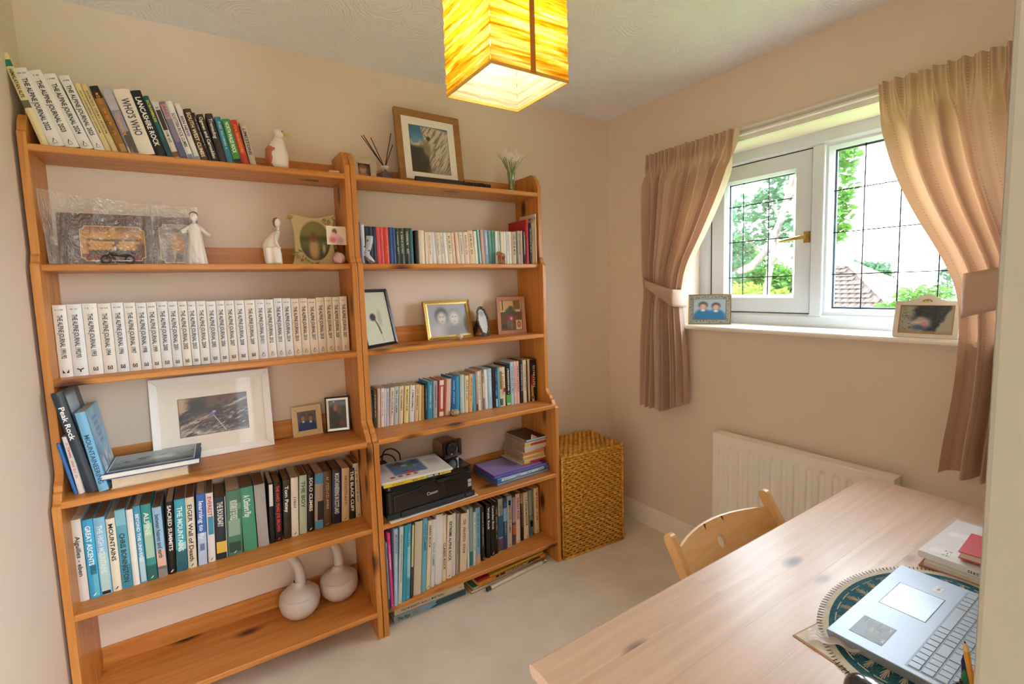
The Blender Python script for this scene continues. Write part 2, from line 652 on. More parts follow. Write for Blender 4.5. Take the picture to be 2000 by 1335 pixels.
struct('ceiling', MB().box((XL - .1, YL - .1, HC), (XR + .3, YB + .12, HC + .1)), ceiling_mat())
struct('wall_back', MB().box((XL - .1, YB, 0), (XR + .25, YB + .12, HC)), M_WALL)
struct('wall_left', MB().box((XL - .1, YF - .11, 0), (XL, YB, HC)), M_WALL)
M_LAND = wall_mat('darkened_landing_paint', 'a89c8c')  # darkened so the unseen landing walls bounce less light onto the jamb
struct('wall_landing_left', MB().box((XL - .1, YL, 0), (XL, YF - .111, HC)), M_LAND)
# window opening in the right wall
OY0, OY1, OZ0, OZ1 = .45, 1.642, 1.183, 2.057
w = MB()
w.box((XR, YL, 0), (XR + .25, YB, OZ0)).box((XR, YL, OZ1), (XR + .25, YB, HC))
w.box((XR, YL, OZ0), (XR + .25, OY0, OZ1)).box((XR, OY1, OZ0), (XR + .25, YB, OZ1))
struct('wall_right', w, M_WALL)
# doorway wall: the camera looks in through its opening
DW = .254
w = MB().box((DW, YF - .11, 0), (XR, YF, HC)).box((XL, YF - .11, 2.04), (DW, YF, HC))
struct('wall_front', w, M_WALL)
struct('trim_2', MB().box((.249, YF - .112, 0), (DW, YF + .001, 2.04)), wall_mat('darkened_jamb_paint', '938e84'), bevel=.002)  # lining board added, paint darkened to offset the strong light on the jamb
w = MB().box((XL, YL - .1, 0), (XR, YL, .55)).box((XL, YL - .1, 2.25), (XR, YL, HC)).box((XL, YL - .1, .55), (.12, YL, 2.25)).box((1.70, YL - .1, .55), (XR, YL, 2.25))
struct('wall_landing', w, M_LAND)
# skirting with a moulded top
def skirting(name, axis, a, b, face, sgn):
    pr = [(0, 0), (.018, 0), (.018, .075), (.015, .082), (.013, .095), (.008, .101), (.006, .11), (0, .112)]
    mb = MB()
    if axis == 'y':
        mb.prism([(face + sgn * p, z) for p, z in pr], 'y', a, b)
    else:
        mb.prism([(face + sgn * p, z) for p, z in pr], 'x', a, b)
    struct(name, mb, mat('f2ebe0', .35))
skirting('baseboard_right', 'y', YF, YB, XR, -1)
skirting('baseboard_back', 'x', XL + .019, XR - .019, YB, -1)
skirting('baseboard_left', 'y', YL, YB, XL, 1)
# ---------------------------------------------------------------- window: white plastic frame, casement left, fixed light right
FX = 2.325                       # room face of the outer frame
M_UPVC = mat('dbe5f1', .28, grain=.01)
win = bpy.data.objects.new('window_1', None)
COL.objects.link(win)
win['kind'] = 'structure'
def wpart(name, mb, m=M_UPVC, **k):
    return mb.build(name, m, win, **k)
def ring(y0, y1, z0, z1, wd, x0, x1, ch=.012):
    """four window profiles with chamfered inner edge, room side at x0"""
    mb = MB()
    o = [(y0, z0), (y1, z0), (y1, z1), (y0, z1)]
    f = [(y0 + wd - ch, z0 + wd - ch), (y1 - wd + ch, z0 + wd - ch), (y1 - wd + ch, z1 - wd + ch), (y0 + wd - ch, z1 - wd + ch)]
    i = [(y0 + wd, z0 + wd), (y1 - wd, z0 + wd), (y1 - wd, z1 - wd), (y0 + wd, z1 - wd)]
    for k in range(4):
        q = (k + 1) % 4
        vs = [(x0, *o[k]), (x0, *o[q]), (x0, *f[q]), (x0, *f[k]), (x0 + ch, *i[q]), (x0 + ch, *i[k]), (x1, *i[q]), (x1, *i[k]), (x1, *o[q]), (x1, *o[k])]
        mb.add(vs, [(0, 1, 2, 3), (3, 2, 4, 5), (5, 4, 6, 7), (7, 6, 8, 9), (9, 8, 1, 0)])
    return mb
MUL = 1.056
wpart('window_frame', ring(OY0, OY1, 1.203, OZ1, .06, FX, FX + .07))
wpart('mullion', MB().box((FX, MUL - .026, 1.255), (FX + .07, MUL + .026, 2.0)), bevel=.006)
wpart('casement_sash', ring(MUL + .024, 1.584, 1.262, 1.999, .088, FX + .012, FX + .065, .014))
wpart('gasket', ring(MUL + .0255, 1.5825, 1.2625, 1.9975, .004, FX + .0095, FX + .03, .001), mat('202226', .6))
wpart('glazing_bead', ring(OY0 + .055, MUL - .02, 1.258, 2.002, .03, FX + .012, FX + .05, .014))
GX = FX + .036
G1 = (1.110, 1.497, 1.335, 1.914)
G2 = (OY0 + .085, MUL - .05, 1.288, 1.972)
for g in (G1, G2):
    wpart('spacer_bar', ring(g[0] - .006, g[1] + .006, g[2] - .006, g[3] + .006, .014, GX + .004, GX + .014, .001), mat('46525e', .45, metal=.6))
    for x in (GX, GX + .018):
        wpart('glass_pane', MB().box((x, g[0] - .004, g[2] - .004), (x + .004, g[1] + .004, g[3] + .004)), clear_mat('window_glass', .05))
LEAD = mat('23262b', .5, metal=.3)
def came(a, b):
    wpart('lead_came', MB().box(a, b), LEAD)
for y in (1.417, 1.289, 1.161):
    came((GX - .0025, y - .0022, G1[2]), (GX, y + .0022, G1[3]))
for y in (.892, .767, .641):
    came((GX - .0025, y - .0022, G2[2]), (GX, y + .0022, G2[3]))
for z in (1.797, 1.619, 1.438):
    came((GX - .003, G1[0], z - .0022), (GX - .0003, G1[1], z + .0022))
    came((GX - .003, G2[0], z - .0022), (GX - .0003, G2[1], z + .0022))
hd = MB().box((FX + .002, 1.088, 1.585), (FX + .012, 1.112, 1.635))
hd.tube([(FX - .002, 1.10, 1.61), (FX - .02, 1.10, 1.61), (FX - .024, 1.115, 1.609), (FX - .022, 1.16, 1.604), (FX - .018, 1.21, 1.598)], [.008, .009, .009, .008, .005], 8)
wpart('window_handle', hd, mat('b89858', .35, metal=.7), smooth=40)
# sill board
struct('trim_1', MB().prism([(2.33, 1.183), (2.33, 1.205), (2.123, 1.205), (2.114, 1.202), (2.110, 1.195), (2.112, 1.187), (2.118, 1.183)], 'y', .43, 1.642), mat('f0ebe2', .3, grain=.02))
# window invented in the unseen far landing wall to let in fill daylight
win2 = bpy.data.objects.new('fill_window', None)
COL.objects.link(win2)
win2['kind'] = 'structure'
q = MB()
bars(q, .12, 1.70, .55, 2.25, .05, YL - .09, YL - .03)
q.box((.895, YL - .085, .6), (.925, YL - .035, 2.2)).build('window_frame', M_UPVC, win2)
MB().box((.16, YL - .062, .59), (1.66, YL - .058, 2.21)).build('glass_pane', clear_mat('window_glass', .05), win2)
# ---------------------------------------------------------------- fill light added on the landing, unseen behind the camera
t = thing('landing_fill_light', 'round fill light added to the ceiling of the unseen landing', 'ceiling light', (.35, -.75, HC))
MB().lathe([(.0, -.012), (.15, -.012), (.15, 0), (0, 0)], 32).build('base', M_WHITE, t)
MB().lathe([(.0, -.075), (.06, -.072), (.11, -.055), (.138, -.03), (.142, -.012)], 32, cap=False).build('diffuser', mat('fff6ea', .5, emit=LANDING_STRENGTH, grain=0), t, smooth=True)
# ================================================================ outdoors
def noisy(name, a, b, sc, rough=.9):
    m, n, l, p = base_mat(name)
    tc = n.new('ShaderNodeTexCoord')
    nz = n.new('ShaderNodeTexNoise')
    nz.inputs['Scale'].default_value = sc
    nz.inputs['Detail'].default_value = 4
    l.new(tc.outputs['Object'], nz.inputs['Vector'])
    rp = n.new('ShaderNodeValToRGB')
    rp.color_ramp.elements[0].position = .35
    rp.color_ramp.elements[0].color = hx(a)
    rp.color_ramp.elements[1].position = .65
    rp.color_ramp.elements[1].color = hx(b)
    l.new(nz.outputs['Fac'], rp.inputs[0])
    l.new(rp.outputs[0], p.inputs['Base Color'])
    p.inputs['Roughness'].default_value = rough
    p.inputs['Specular IOR Level'].default_value = .2
    return m
gd = struct('ground', MB().box((2.6, -60, -2.9), (90, 70, -2.7)), noisy('lawn', '5e7a3a', '7f9650', 2))
# neighbouring house: hipped roof, the ridge runs parallel to the window wall
K = 1.85
rx, ry, rz = 13 * K, 5.14 * K, 1.428 + .252 * K      # right end of the ridge
PT = .70                                               # fall of the roof per metre run
D = 5.0
yl = ry + 14
house = thing('house', 'neighbouring house with brown tiled hip roof beyond the shrubs', 'house', (rx, ry, -2.7))
def hl(p):
    return (p[0] - rx, p[1] - ry, p[2] + 2.7)
zr, ze = rz, rz - PT * D
mb = MB().add([hl((rx, ry, zr)), hl((rx, yl, zr)), hl((rx - D, yl + D, ze)), hl((rx - D, ry - D, ze)), hl((rx + D, ry - D, ze)), hl((rx + D, yl + D, ze))],
              [(0, 1, 2, 3), (0, 3, 4), (0, 4, 5, 1), (1, 5, 2)])
roof = mb.build('roof', noisy('roof_felt', '3a322e', '4a413c', 3), house)
MB().box(hl((rx - D + .4, ry - D + .4, -2.7)), hl((rx + D - .4, yl + D - .4, ze + .05))).build('wall', noisy('brick_wall', 'a8674c', 'b97a5c', 6), house)
# roof tiles: front slope near the hip one by one, the rest joined
gauge, tw = .30, .26
tile_m = noisy('concrete_tile', '3a322f', '554a45', 1.2)
def tile_mb():
    q = MB()
    q.add([(0, -tw / 2 + .008, 0), (0, tw / 2 - .008, 0), (gauge + .04, tw / 2 - .008, .055), (gauge + .04, -tw / 2 + .008, .055),
           (0, -tw / 2 + .008, .02), (0, 0, .05), (0, tw / 2 - .008, .02), (gauge + .04, tw / 2 - .008, .085), (gauge + .04, 0, .115), (gauge + .04, -tw / 2 + .008, .085)],
          [(0, 1, 2, 3), (4, 9, 8, 5), (5, 8, 7, 6), (2, 7, 8, 9, 3), (0, 3, 9, 4), (1, 6, 7, 2)])
    return q
sl = math.atan(PT)
tmesh = tile_mb().mesh('roof_tile')
rest = MB()
cnt = 0
nrow = int(D / cos(sl) / gauge)
for r in range(nrow):
    d = (r * gauge) * cos(sl)
    y0 = ry - d + .12
    c = int((yl - ry + 2 * d) / tw)
    for k in range(c):
        y = y0 + tw * (k + .5 + .5 * (r % 2))
        if y > yl + d:
            continue
        p = hl((rx - d, y, zr - PT * d + .01))
        M = Matrix.Translation(p) @ Matrix.Rotation(pi, 4, 'Z') @ Matrix.Rotation(sl, 4, 'Y')
        if r < 13 and y < ry + 3.2 and cnt < 290:
            o = put('tile', tmesh, tile_m, roof)
            o.matrix_local = M
            cnt += 1
        else:
            s0 = len(rest.v)
            rest.add(tile_mb().v, tile_mb().f)
            rest.xf(M, s0)
ro = rest.build('tile_field', tile_m, roof, fix=False)
ro['kind'] = 'stuff'
# hip and ridge caps
q = MB()
for a, b in (((rx, ry, zr + .06), (rx, yl, zr + .06)), ((rx, ry, zr + .06), (rx - D, ry - D, ze + .06)), ((rx, ry, zr + .06), (rx + D, ry - D, ze + .06))):
    a, b = Vector(hl(a)), Vector(hl(b))
    L = (b - a).length
    k = int(L / .42)
    for i in range(k):
        q.tube([a.lerp(b, i / k), a.lerp(b, (i + .97) / k)], [.13, .15], 8)
q.build('ridge_cap', noisy('ridge_tile', 'a89a92', 'c4b6ac', 3), house, smooth=40)
# trees and shrubs: every one its own crown of leaves and trunk
def leaves(mb, c, r, n, size, rs):
    for i in range(n):
        while True:
            p = rs.uniform(-1, 1, 3)
            q = np.dot(p, p)
            if q < 1 and (q > .25 or rs.rand() < .5):
                break
        p = np.array(c) + p * np.array(r)
        a = rs.uniform(0, 2 * pi)
        e = rs.uniform(-.6, .6)
        s = size * rs.uniform(.6, 1.3)
        u = Vector((cos(a) * cos(e), sin(a) * cos(e), sin(e)))
        n_ = u.cross(Vector(rs.uniform(-1, 1, 3))).normalized()
        P = Vector(p)
        mb.add([P, P + u * s * .5 + n_ * s * .28, P + u * s, P + u * s * .5 - n_ * s * .28], [(0, 1, 2, 3)])
def leaf_mat(name, a, b):
    m = noisy(name, a, b, 1.5, .6)
    p = m.node_tree.nodes['Principled BSDF']
    n, l = m.node_tree.nodes, m.node_tree.links
    tr = n.new('ShaderNodeBsdfTranslucent')
    tr.inputs[0].default_value = hx(b)
    mx = n.new('ShaderNodeMixShader')
    mx.inputs[0].default_value = .4
    l.new(p.outputs[0], mx.inputs[1])
    l.new(tr.outputs[0], mx.inputs[2])
    l.new(mx.outputs[0], n['Material Output'].inputs[0])
    return m
LEAF = {'fresh': leaf_mat('fresh_leaves', '1f4212', '426a24'), 'blue': leaf_mat('grey_green_leaves', '1e3c28', '3c6042'), 'lime': leaf_mat('lime_leaves', '42601a', '708a2c')}
BARK = noisy('grey_bark', '4e4742', '6e6660', 8)
def tree(name, label, base, trunk, clumps, kind, size, seed, cat='tree', group=None):
    rs = np.random.RandomState(seed)
    t = thing(name, label, cat, base, group=group)
    B = Vector(base)
    tb = MB()
    for pts, r0, r1 in trunk:
        k = len(pts)
        tb.tube([Vector(p) - B for p in pts], [r0 + (r1 - r0) * i / (k - 1) for i in range(k)], 8)
    tb.build('trunk', BARK, t, smooth=True)
    lb = MB()
    for c, r, n in clumps:
        leaves(lb, Vector(c) - B, r, n, size, rs)
    o = lb.build('foliage', LEAF[kind], t, fix=False)
    o['kind'] = 'stuff'
    return t
tree('leaning_tree', 'leaning tree with pale forked trunk and thin leaves outside the left pane', (9.0, 6.4, -2.7),
     [([(9, 6.4, -2.7), (9, 6.2, 0), (9, 5.75, 1.5), (9, 5.21, 1.68), (9, 4.87, 2.03), (9, 4.70, 2.47), (9, 4.53, 3.08), (9, 4.47, 3.6), (9.1, 4.4, 4.4)], .11, .03),
      ([(9.1, 5.2, -2.7), (9.05, 5.05, .4), (9, 4.95, 1.0), (9, 4.90, 1.45), (9, 4.80, 2.1)], .08, .05),
      ([(9, 4.7, 2.47), (9.2, 5.0, 2.9), (9.3, 5.3, 3.2)], .03, .01), ([(9, 4.6, 2.8), (8.9, 4.2, 3.1), (8.8, 3.8, 3.3)], .03, .01),
      ([(9, 4.75, 2.2), (8.9, 4.4, 2.35), (8.8, 4.0, 2.6)], .025, .008), ([(9, 5.0, 1.9), (9.1, 5.5, 2.3), (9.2, 5.8, 2.7)], .03, .01)],
     [((9.2, 5.5, 2.75), (.5, .40, .28), 300), ((9.2, 4.98, 2.95), (.4, .28, .2), 220), ((9.3, 4.95, 2.45), (.3, .22, .35), 220), ((9.1, 5.45, 2.2), (.4, .45, .28), 320), ((9.0, 4.75, 3.3), (.3, .25, .22), 150),
      ((8.9, 4.25, 2.35), (.3, .16, .16), 100), ((9.1, 5.6, 1.75), (.4, .35, .35), 320), ((9.1, 4.5, 2.1), (.3, .2, .12), 70), ((8.9, 4.25, 1.75), (.3, .14, .12), 70)], 'blue', .13, 3)
tree('leafy_tree', 'tree with loose green sprays hanging outside the right hand pane', (8.6, 3.9, -2.7),
     [([(8.6, 3.9, -2.7), (8.7, 4.0, 1), (8.8, 3.95, 3), (8.8, 3.9, 4.6)], .06, .02)],
     [((8.6, 3.62, 2.95), (.35, .2, .5), 260), ((8.6, 3.60, 2.45), (.3, .16, .38), 260), ((8.6, 3.52, 3.3), (.3, .16, .2), 150), ((8.6, 3.64, 2.08), (.2, .12, .14), 90), ((8.7, 3.9, 3.9), (.5, .5, .5), 200)], 'fresh', .12, 5)
tree('yellow_shrub', 'yellow green shrub low outside the left pane', (10.6, 5.7, -2.7), [([(10.6, 5.7, -2.7), (10.6, 5.7, .4)], .06, .03)],
     [((10.6, 6.3, .75), (.5, .9, .6), 1800), ((10.6, 5.6, .7), (.5, .7, .5), 1500), ((10.7, 5.0, .75), (.4, .45, .5), 900)], 'lime', .13, 6, 'shrub')
tree('green_bush', 'deep green bush between the leaning trunk and the tiled roof', (12.2, 6.2, -2.7), [([(12.2, 6.2, -2.7), (12.2, 6.2, .8)], .07, .03)],
     [((12.2, 7.2, 1.5), (.6, .9, .8), 1800), ((12.2, 6.4, 1.15), (.6, .8, .55), 1500), ((12.2, 7.6, 2.1), (.5, .6, .6), 900), ((12.2, 5.9, 1.0), (.5, .6, .5), 700)], 'fresh', .14, 7, 'shrub')
tree('round_shrub', 'round bright green shrub covering the foot of the tiled roof', (15, 4.3, -2.7), [([(15, 4.3, -2.7), (15, 4.3, .3)], .08, .04)],
     [((15, 4.3, .55), (.8, .75, .62), 1600), ((15, 5.0, .15), (.8, .5, .6), 700), ((15, 3.6, .4), (.8, .7, .75), 900)], 'fresh', .15, 8, 'shrub')
tree('slender_tree', 'thin young tree rising behind the white photo frame on the sill', (15.5, 4.0, -2.7), [([(15.5, 4.0, -2.7), (15.5, 4.02, 1.0), (15.5, 4.05, 1.6)], .04, .015)],
     [((15.5, 4.05, 1.35), (.2, .14, .4), 160)], 'blue', .12, 9)
for i, (y, z, r) in enumerate(((17.2, 1.9, 1.3), (14.2, 1.6, .9))):
    tree('distant_tree', ['taller distant tree top showing above the left of the roof ridge', 'smaller distant tree top right of the roof ridge end'][i], (40, y, -2.7),
         [([(40, y, -2.7), (40, y, z)], .2, .1)], [((40, y, z), (1.2, r, .8), 700), ((40, y + .9, z + .2), (1, r * .7, .7), 400)], 'blue', .35, 20 + i, group=None)

# ================================================================ bookcases
SHZ = [1.893, 1.540, 1.187, .832, .475, .115]       # upper faces of the six shelves
def upright_profile(mir=1):
    """side view (depth from the lowest front edge, height): three depths joined by small ogee steps"""
    p = [(0, 0), (.0, .815), (.004, .822), (.016, .826), (.022, .834), (.030, .852), (.040, .856), (.046, .872), (.060, .882), (.068, .892), (.075, .902),
         (.075, 1.530), (.078, 1.540), (.088, 1.546), (.092, 1.562), (.1, 1.570), (.1, 1.925), (.108, 1.930), (.112, 1.945), (.122, 1.962), (.140, 1.982), (.156, 1.988), (.300, 1.988), (.300, 0)]
    return p
def bookcase(label, loc, yaw, W):
    t = thing('bookcase', label, 'bookcase', loc, (0, 0, yaw))      # origin: right front corner on the floor, u runs to negative x
    T = .0215
    for x in (0, -(W - T)):
        MB().prism([(a, b) for a, b in upright_profile()], 'x', x - T, x).build('upright', pine('z'), t, bevel=.002)
    dep = [.102, .102, .077, .004, .004, .004]
    for k, z in enumerate(SHZ):
        a = dep[k]
        pr = [(a + .003, z - .021), (a, z - .0175), (a, z - .0035), (a + .003, z), (.296, z), (.296, z - .021)]
        MB().prism(pr, 'x', -(W - T), -T).build('shelf', pine('x'), t)
        MB().box((-(W - T), .284, z), (-T, .298, z + .072)).build('back_rail', pine('x'), t, bevel=.0015)
    return t
YAWL = radians(-1.0)
P0L = Vector((.553, 1.868, 0))
UL = Vector((cos(YAWL), sin(YAWL), 0))
NL = Vector((-sin(YAWL), cos(YAWL), 0))
def PL(u, n, z):
    return P0L + UL * u + NL * n + Vector((0, 0, z))
bookcase('wide orange pine bookcase next to the left wall', P0L, YAWL, .95)
bookcase('orange pine bookcase standing beside the woven basket', (1.4985, 1.868, 0), 0, .942)
# ================================================================ pendant lamp
LX, LY, LZ, LS, LH = .706, 1.064, 1.928, .2245, .31
t = thing('pendant_lamp', 'square yellow crinkled paper pendant lamp hanging from the ceiling', 'lamp', (LX, LY, HC))
def shade_mat():
    m, n, l, p = base_mat('crinkled_paper')
    n.remove(p)
    tc = n.new('ShaderNodeTexCoord')
    mp = n.new('ShaderNodeMapping')
    mp.inputs['Scale'].default_value = (5, 5, 85)
    l.new(tc.outputs['Object'], mp.inputs['Vector'])
    nz = n.new('ShaderNodeTexNoise')
    nz.inputs['Scale'].default_value = 1
    nz.inputs['Detail'].default_value = 5
    nz.inputs['Distortion'].default_value = .8
    l.new(mp.outputs[0], nz.inputs['Vector'])
    rp = n.new('ShaderNodeValToRGB')
    for q, (pos, c) in enumerate(((.36, 'b06a06'), (.45, 'd99a18'), (.55, 'ecc23a'), (.68, 'faeaa0'))):
        e = rp.color_ramp.elements[q] if q < 2 else rp.color_ramp.elements.new(pos)
        e.position = pos
        e.color = hx(c)
    l.new(nz.outputs['Fac'], rp.inputs[0])
    tr = n.new('ShaderNodeBsdfTranslucent')
    df = n.new('ShaderNodeBsdfDiffuse')
    ge = n.new('ShaderNodeNewGeometry')
    inn = n.new('ShaderNodeMix')          # inner side painted white to imitate its blown-out glow
    inn.data_type = 'RGBA'
    l.new(ge.outputs['Backfacing'], inn.inputs[0])
    l.new(rp.outputs[0], inn.inputs[6])
    inn.inputs[7].default_value = hx('fdf3dc')
    l.new(rp.outputs[0], tr.inputs[0])
    l.new(inn.outputs[2], df.inputs[0])
    bp = n.new('ShaderNodeBump')
    bp.inputs['Strength'].default_value = .7
    bp.inputs['Distance'].default_value = .006
    l.new(nz.outputs['Fac'], bp.inputs['Height'])
    l.new(bp.outputs[0], tr.inputs['Normal'])
    l.new(bp.outputs[0], df.inputs['Normal'])
    mx = n.new('ShaderNodeMixShader')
    mx.inputs[0].default_value = .5
    l.new(df.outputs[0], mx.inputs[1])
    l.new(tr.outputs[0], mx.inputs[2])
    l.new(mx.outputs[0], n['Material Output'].inputs[0])
    return m
h2, zb = LS / 2, LZ - HC
mb = MB()
N = 40
rs = np.random.RandomState(4)
cr = rs.uniform(-1, 1, (4, N + 1))
for k in range(4):
    a = k * pi / 2
    ax, ay = cos(a), sin(a)
    def fs(u, v, k=k, ax=ax, ay=ay):
        w_ = .0016 * sin(v * 160 + 9 * sin(u * 5 + k) + k) * min(1, 6 * u * (1 - u)) + .0012 * sin(v * 61)
        s = (u - .5) * LS
        r = h2 + w_ * min(1, 12 * v * (1 - v) + .2)
        return (ax * r - ay * s, ay * r + ax * s, zb + v * LH)
    mb.grid(12, 120, fs)
mb.build('shade', shade_mat(), t, smooth=True)
hem = MB()
bars(hem, -h2 - .001, h2 + .001, -h2 - .001, h2 + .001, .003, zb - .002, zb + .005, 0)
hem.v = [(x, z, y) for x, y, z in hem.v]
hem.build('hem_ring', mat('d9a650', .7), t)
MB().box((-.004, -h2 - .0035, zb), (.010, -h2 - .0015, zb + LH)).build('seam_strip', mat('c07a1c', .7), t)
rg = MB()
for s in (-1, 1):
    rg.tube([(-h2, 0, zb + LH - .03), (h2, 0, zb + LH - .03)], .0015, 6)
    rg.tube([(0, -h2, zb + LH - .03), (0, h2, zb + LH - .03)], .0015, 6)
rg.build('shade_carrier', M_WHITE, t)
MB().lathe([(.0, zb + LH - .10), (.014, zb + LH - .10), (.02, zb + LH - .06), (.02, zb + LH - .02), (.006, zb + LH)], 16).build('lamp_holder', M_WHITE, t, smooth=40)
MB().ball((0, 0, zb + LH - .145), (.03, .03, .045), 16, 12).build('bulb', mat('ffeacb', .5, emit=LAMP_STRENGTH, grain=0), t, smooth=True)
MB().tube([(0, 0, zb + LH - .01), (0, 0, -.02)], .003, 8).build('cord', M_WHITE, t)
MB().lathe([(.0, -.03), (.02, -.03), (.045, -.012), (.05, 0), (0, 0)], 24).build('ceiling_rose', M_WHITE, t, smooth=40)
# ================================================================ radiator
RX, RY0, RY1, RZ0, RZ1 = 2.071, .660, 1.384, .10, .692
t = thing('radiator', 'white panel radiator with vertical flutes under the window', 'radiator', (RX, (RY0 + RY1) / 2, RZ0))
cy = (RY0 + RY1) / 2
M_RAD = mat('f5f1ea', .35, grain=.01)
nfl = 14
pitch = (RY1 - RY0 - .03) / nfl
def rad(u, v):
    y = RY0 + u * (RY1 - RY0)
    z = RZ0 + v * (RZ1 - RZ0 - .012)
    k = (y - RY0 - .015) / pitch
    f = k - math.floor(k)
    d = 0
    if 0 <= k < nfl:
        e = (f - .5) * pitch
        half = .0125
        zt = min((RZ1 - .05 - z), (z - RZ0 - .05))
        if zt > 0:
            q = half if zt > half else math.sqrt(max(0, half ** 2 - (half - zt) ** 2))
            d = .009 * (1 - sstep(q * .75, q * 1.05, np.array(abs(e)))) if q > .002 else 0
    return (float(d) + .0, y - cy, z - RZ0)
MB().grid(nfl * 22 + 8, 60, rad).build('panel', M_RAD, t, smooth=True, solid=0)
MB().box((.012, RY0 - cy + .004, .0), (.05, RY1 - cy - .004, RZ1 - RZ0 - .014)).build('rear_panel', M_RAD, t)
MB().prism([(-.004, RZ1 - RZ0 - .014), (-.004, RZ1 - RZ0 - .003), (.0, RZ1 - RZ0), (.06, RZ1 - RZ0), (.06, RZ1 - RZ0 - .014)], 'y', RY0 - cy - .003, RY1 - cy + .003).build('top_cap', M_RAD, t)
for s, y in ((1, RY1 - cy), (-1, RY0 - cy)):
    MB().box((.001, min(y, y + s * .003), .0), (.055, max(y, y + s * .003), RZ1 - RZ0 - .012)).build('side_panel', M_RAD, t)
for z in (.12, .45):
    for y in (-.26, .26):
        MB().box((.05, y - .015, z - .02), (.0893, y + .015, z + .02)).build('bracket', M_RAD, t)
vy = RY1 - cy + .022
v = MB().tube([(.03, RY1 - cy, .05), (.03, vy, .05)], .008, 10).tube([(.03, vy, -.10), (.03, vy, .07)], .0075, 10)
v.build('valve', mat('8a8078', .3, metal=.9), t, smooth=40)
MB().lathe([(.013, .075), (.016, .085), (.014, .125), (.009, .14), (0, .142)], 14, (.03, vy, 0)).build('valve_cap', M_WHITE, t, smooth=40)
# ================================================================ curtain rail, curtains, tie-backs
t = thing('curtain_rail', 'white double track curtain rail fixed above the window', 'curtain rail', (XR, 1.02, 2.09))
rl = MB().box((-.012, -.8, -.032), (0, .78, .030))
rl.build('mounting_board', mat('e8e4dc', .4), t)
MB().prism([(-.018, .012), (-.03, .012), (-.03, .019), (-.012, .019), (-.012, .009), (-.018, .009)], 'y', -.8, .78).build('track', M_WHITE, t)
MB().prism([(-.012, -.012), (-.034, -.012), (-.034, -.004), (-.012, -.004)], 'y', -.8, .78).build('track', M_WHITE, t)
def cloth_mat():
    m, n, l, p = base_mat('peach_curtain_cloth')
    uv = n.new('ShaderNodeUVMap')
    sx = n.new('ShaderNodeSeparateXYZ')
    l.new(uv.outputs[0], sx.inputs[0])
    def mth(op, a, b=None):
        q = n.new('ShaderNodeMath')
        q.operation = op
        for i, x in enumerate((a, b)):
            if x is None:
                continue
            if isinstance(x, (int, float)):
                q.inputs[i].default_value = x
            else:
                l.new(x, q.inputs[i])
        return q.outputs[0]
    # drawn-thread stitching: dashed vertical lines woven into the cloth
    fu = mth('FRACT', mth('MULTIPLY', sx.outputs[0], 13))
    line = mth('LESS_THAN', mth('ABSOLUTE', mth('SUBTRACT', fu, .5)), .045)
    fv = mth('FRACT', mth('MULTIPLY', sx.outputs[1], 95))
    dash = mth('LESS_THAN', fv, .5)
    msk = mth('MULTIPLY', mth('MULTIPLY', line, dash), .45)
    mx = n.new('ShaderNodeMix')
    mx.data_type = 'RGBA'
    mx.inputs[6].default_value = hx('d2b6a2')
    mx.inputs[7].default_value = hx('8a6650')
    l.new(msk, mx.inputs[0])
    l.new(mx.outputs[2], p.inputs['Base Color'])
    p.inputs['Roughness'].default_value = .75
    p.inputs['Sheen Weight'].default_value = .15
    tr = n.new('ShaderNodeBsdfTranslucent')
    tr.inputs[0].default_value = hx('dcae88')
    ms = n.new('ShaderNodeMixShader')
    ms.inputs[0].default_value = .22
    l.new(p.outputs[0], ms.inputs[1])
    l.new(tr.outputs[0], ms.inputs[2])
    l.new(ms.outputs[0], n['Material Output'].inputs[0])
    return m
M_CLOTH = cloth_mat()
def lerpk(t, ks):
    for (a, va), (b, vb) in zip(ks, ks[1:]):
        if t <= b:
            f = (t - a) / (b - a)
            return va + (vb - va) * f
    return ks[-1][1]
def smoothk(t, ks, w=.09):
    return sum(lerpk(min(1, max(0, t + w * q)), ks) for q in (-1, -.66, -.33, 0, .33, .66, 1)) / 7
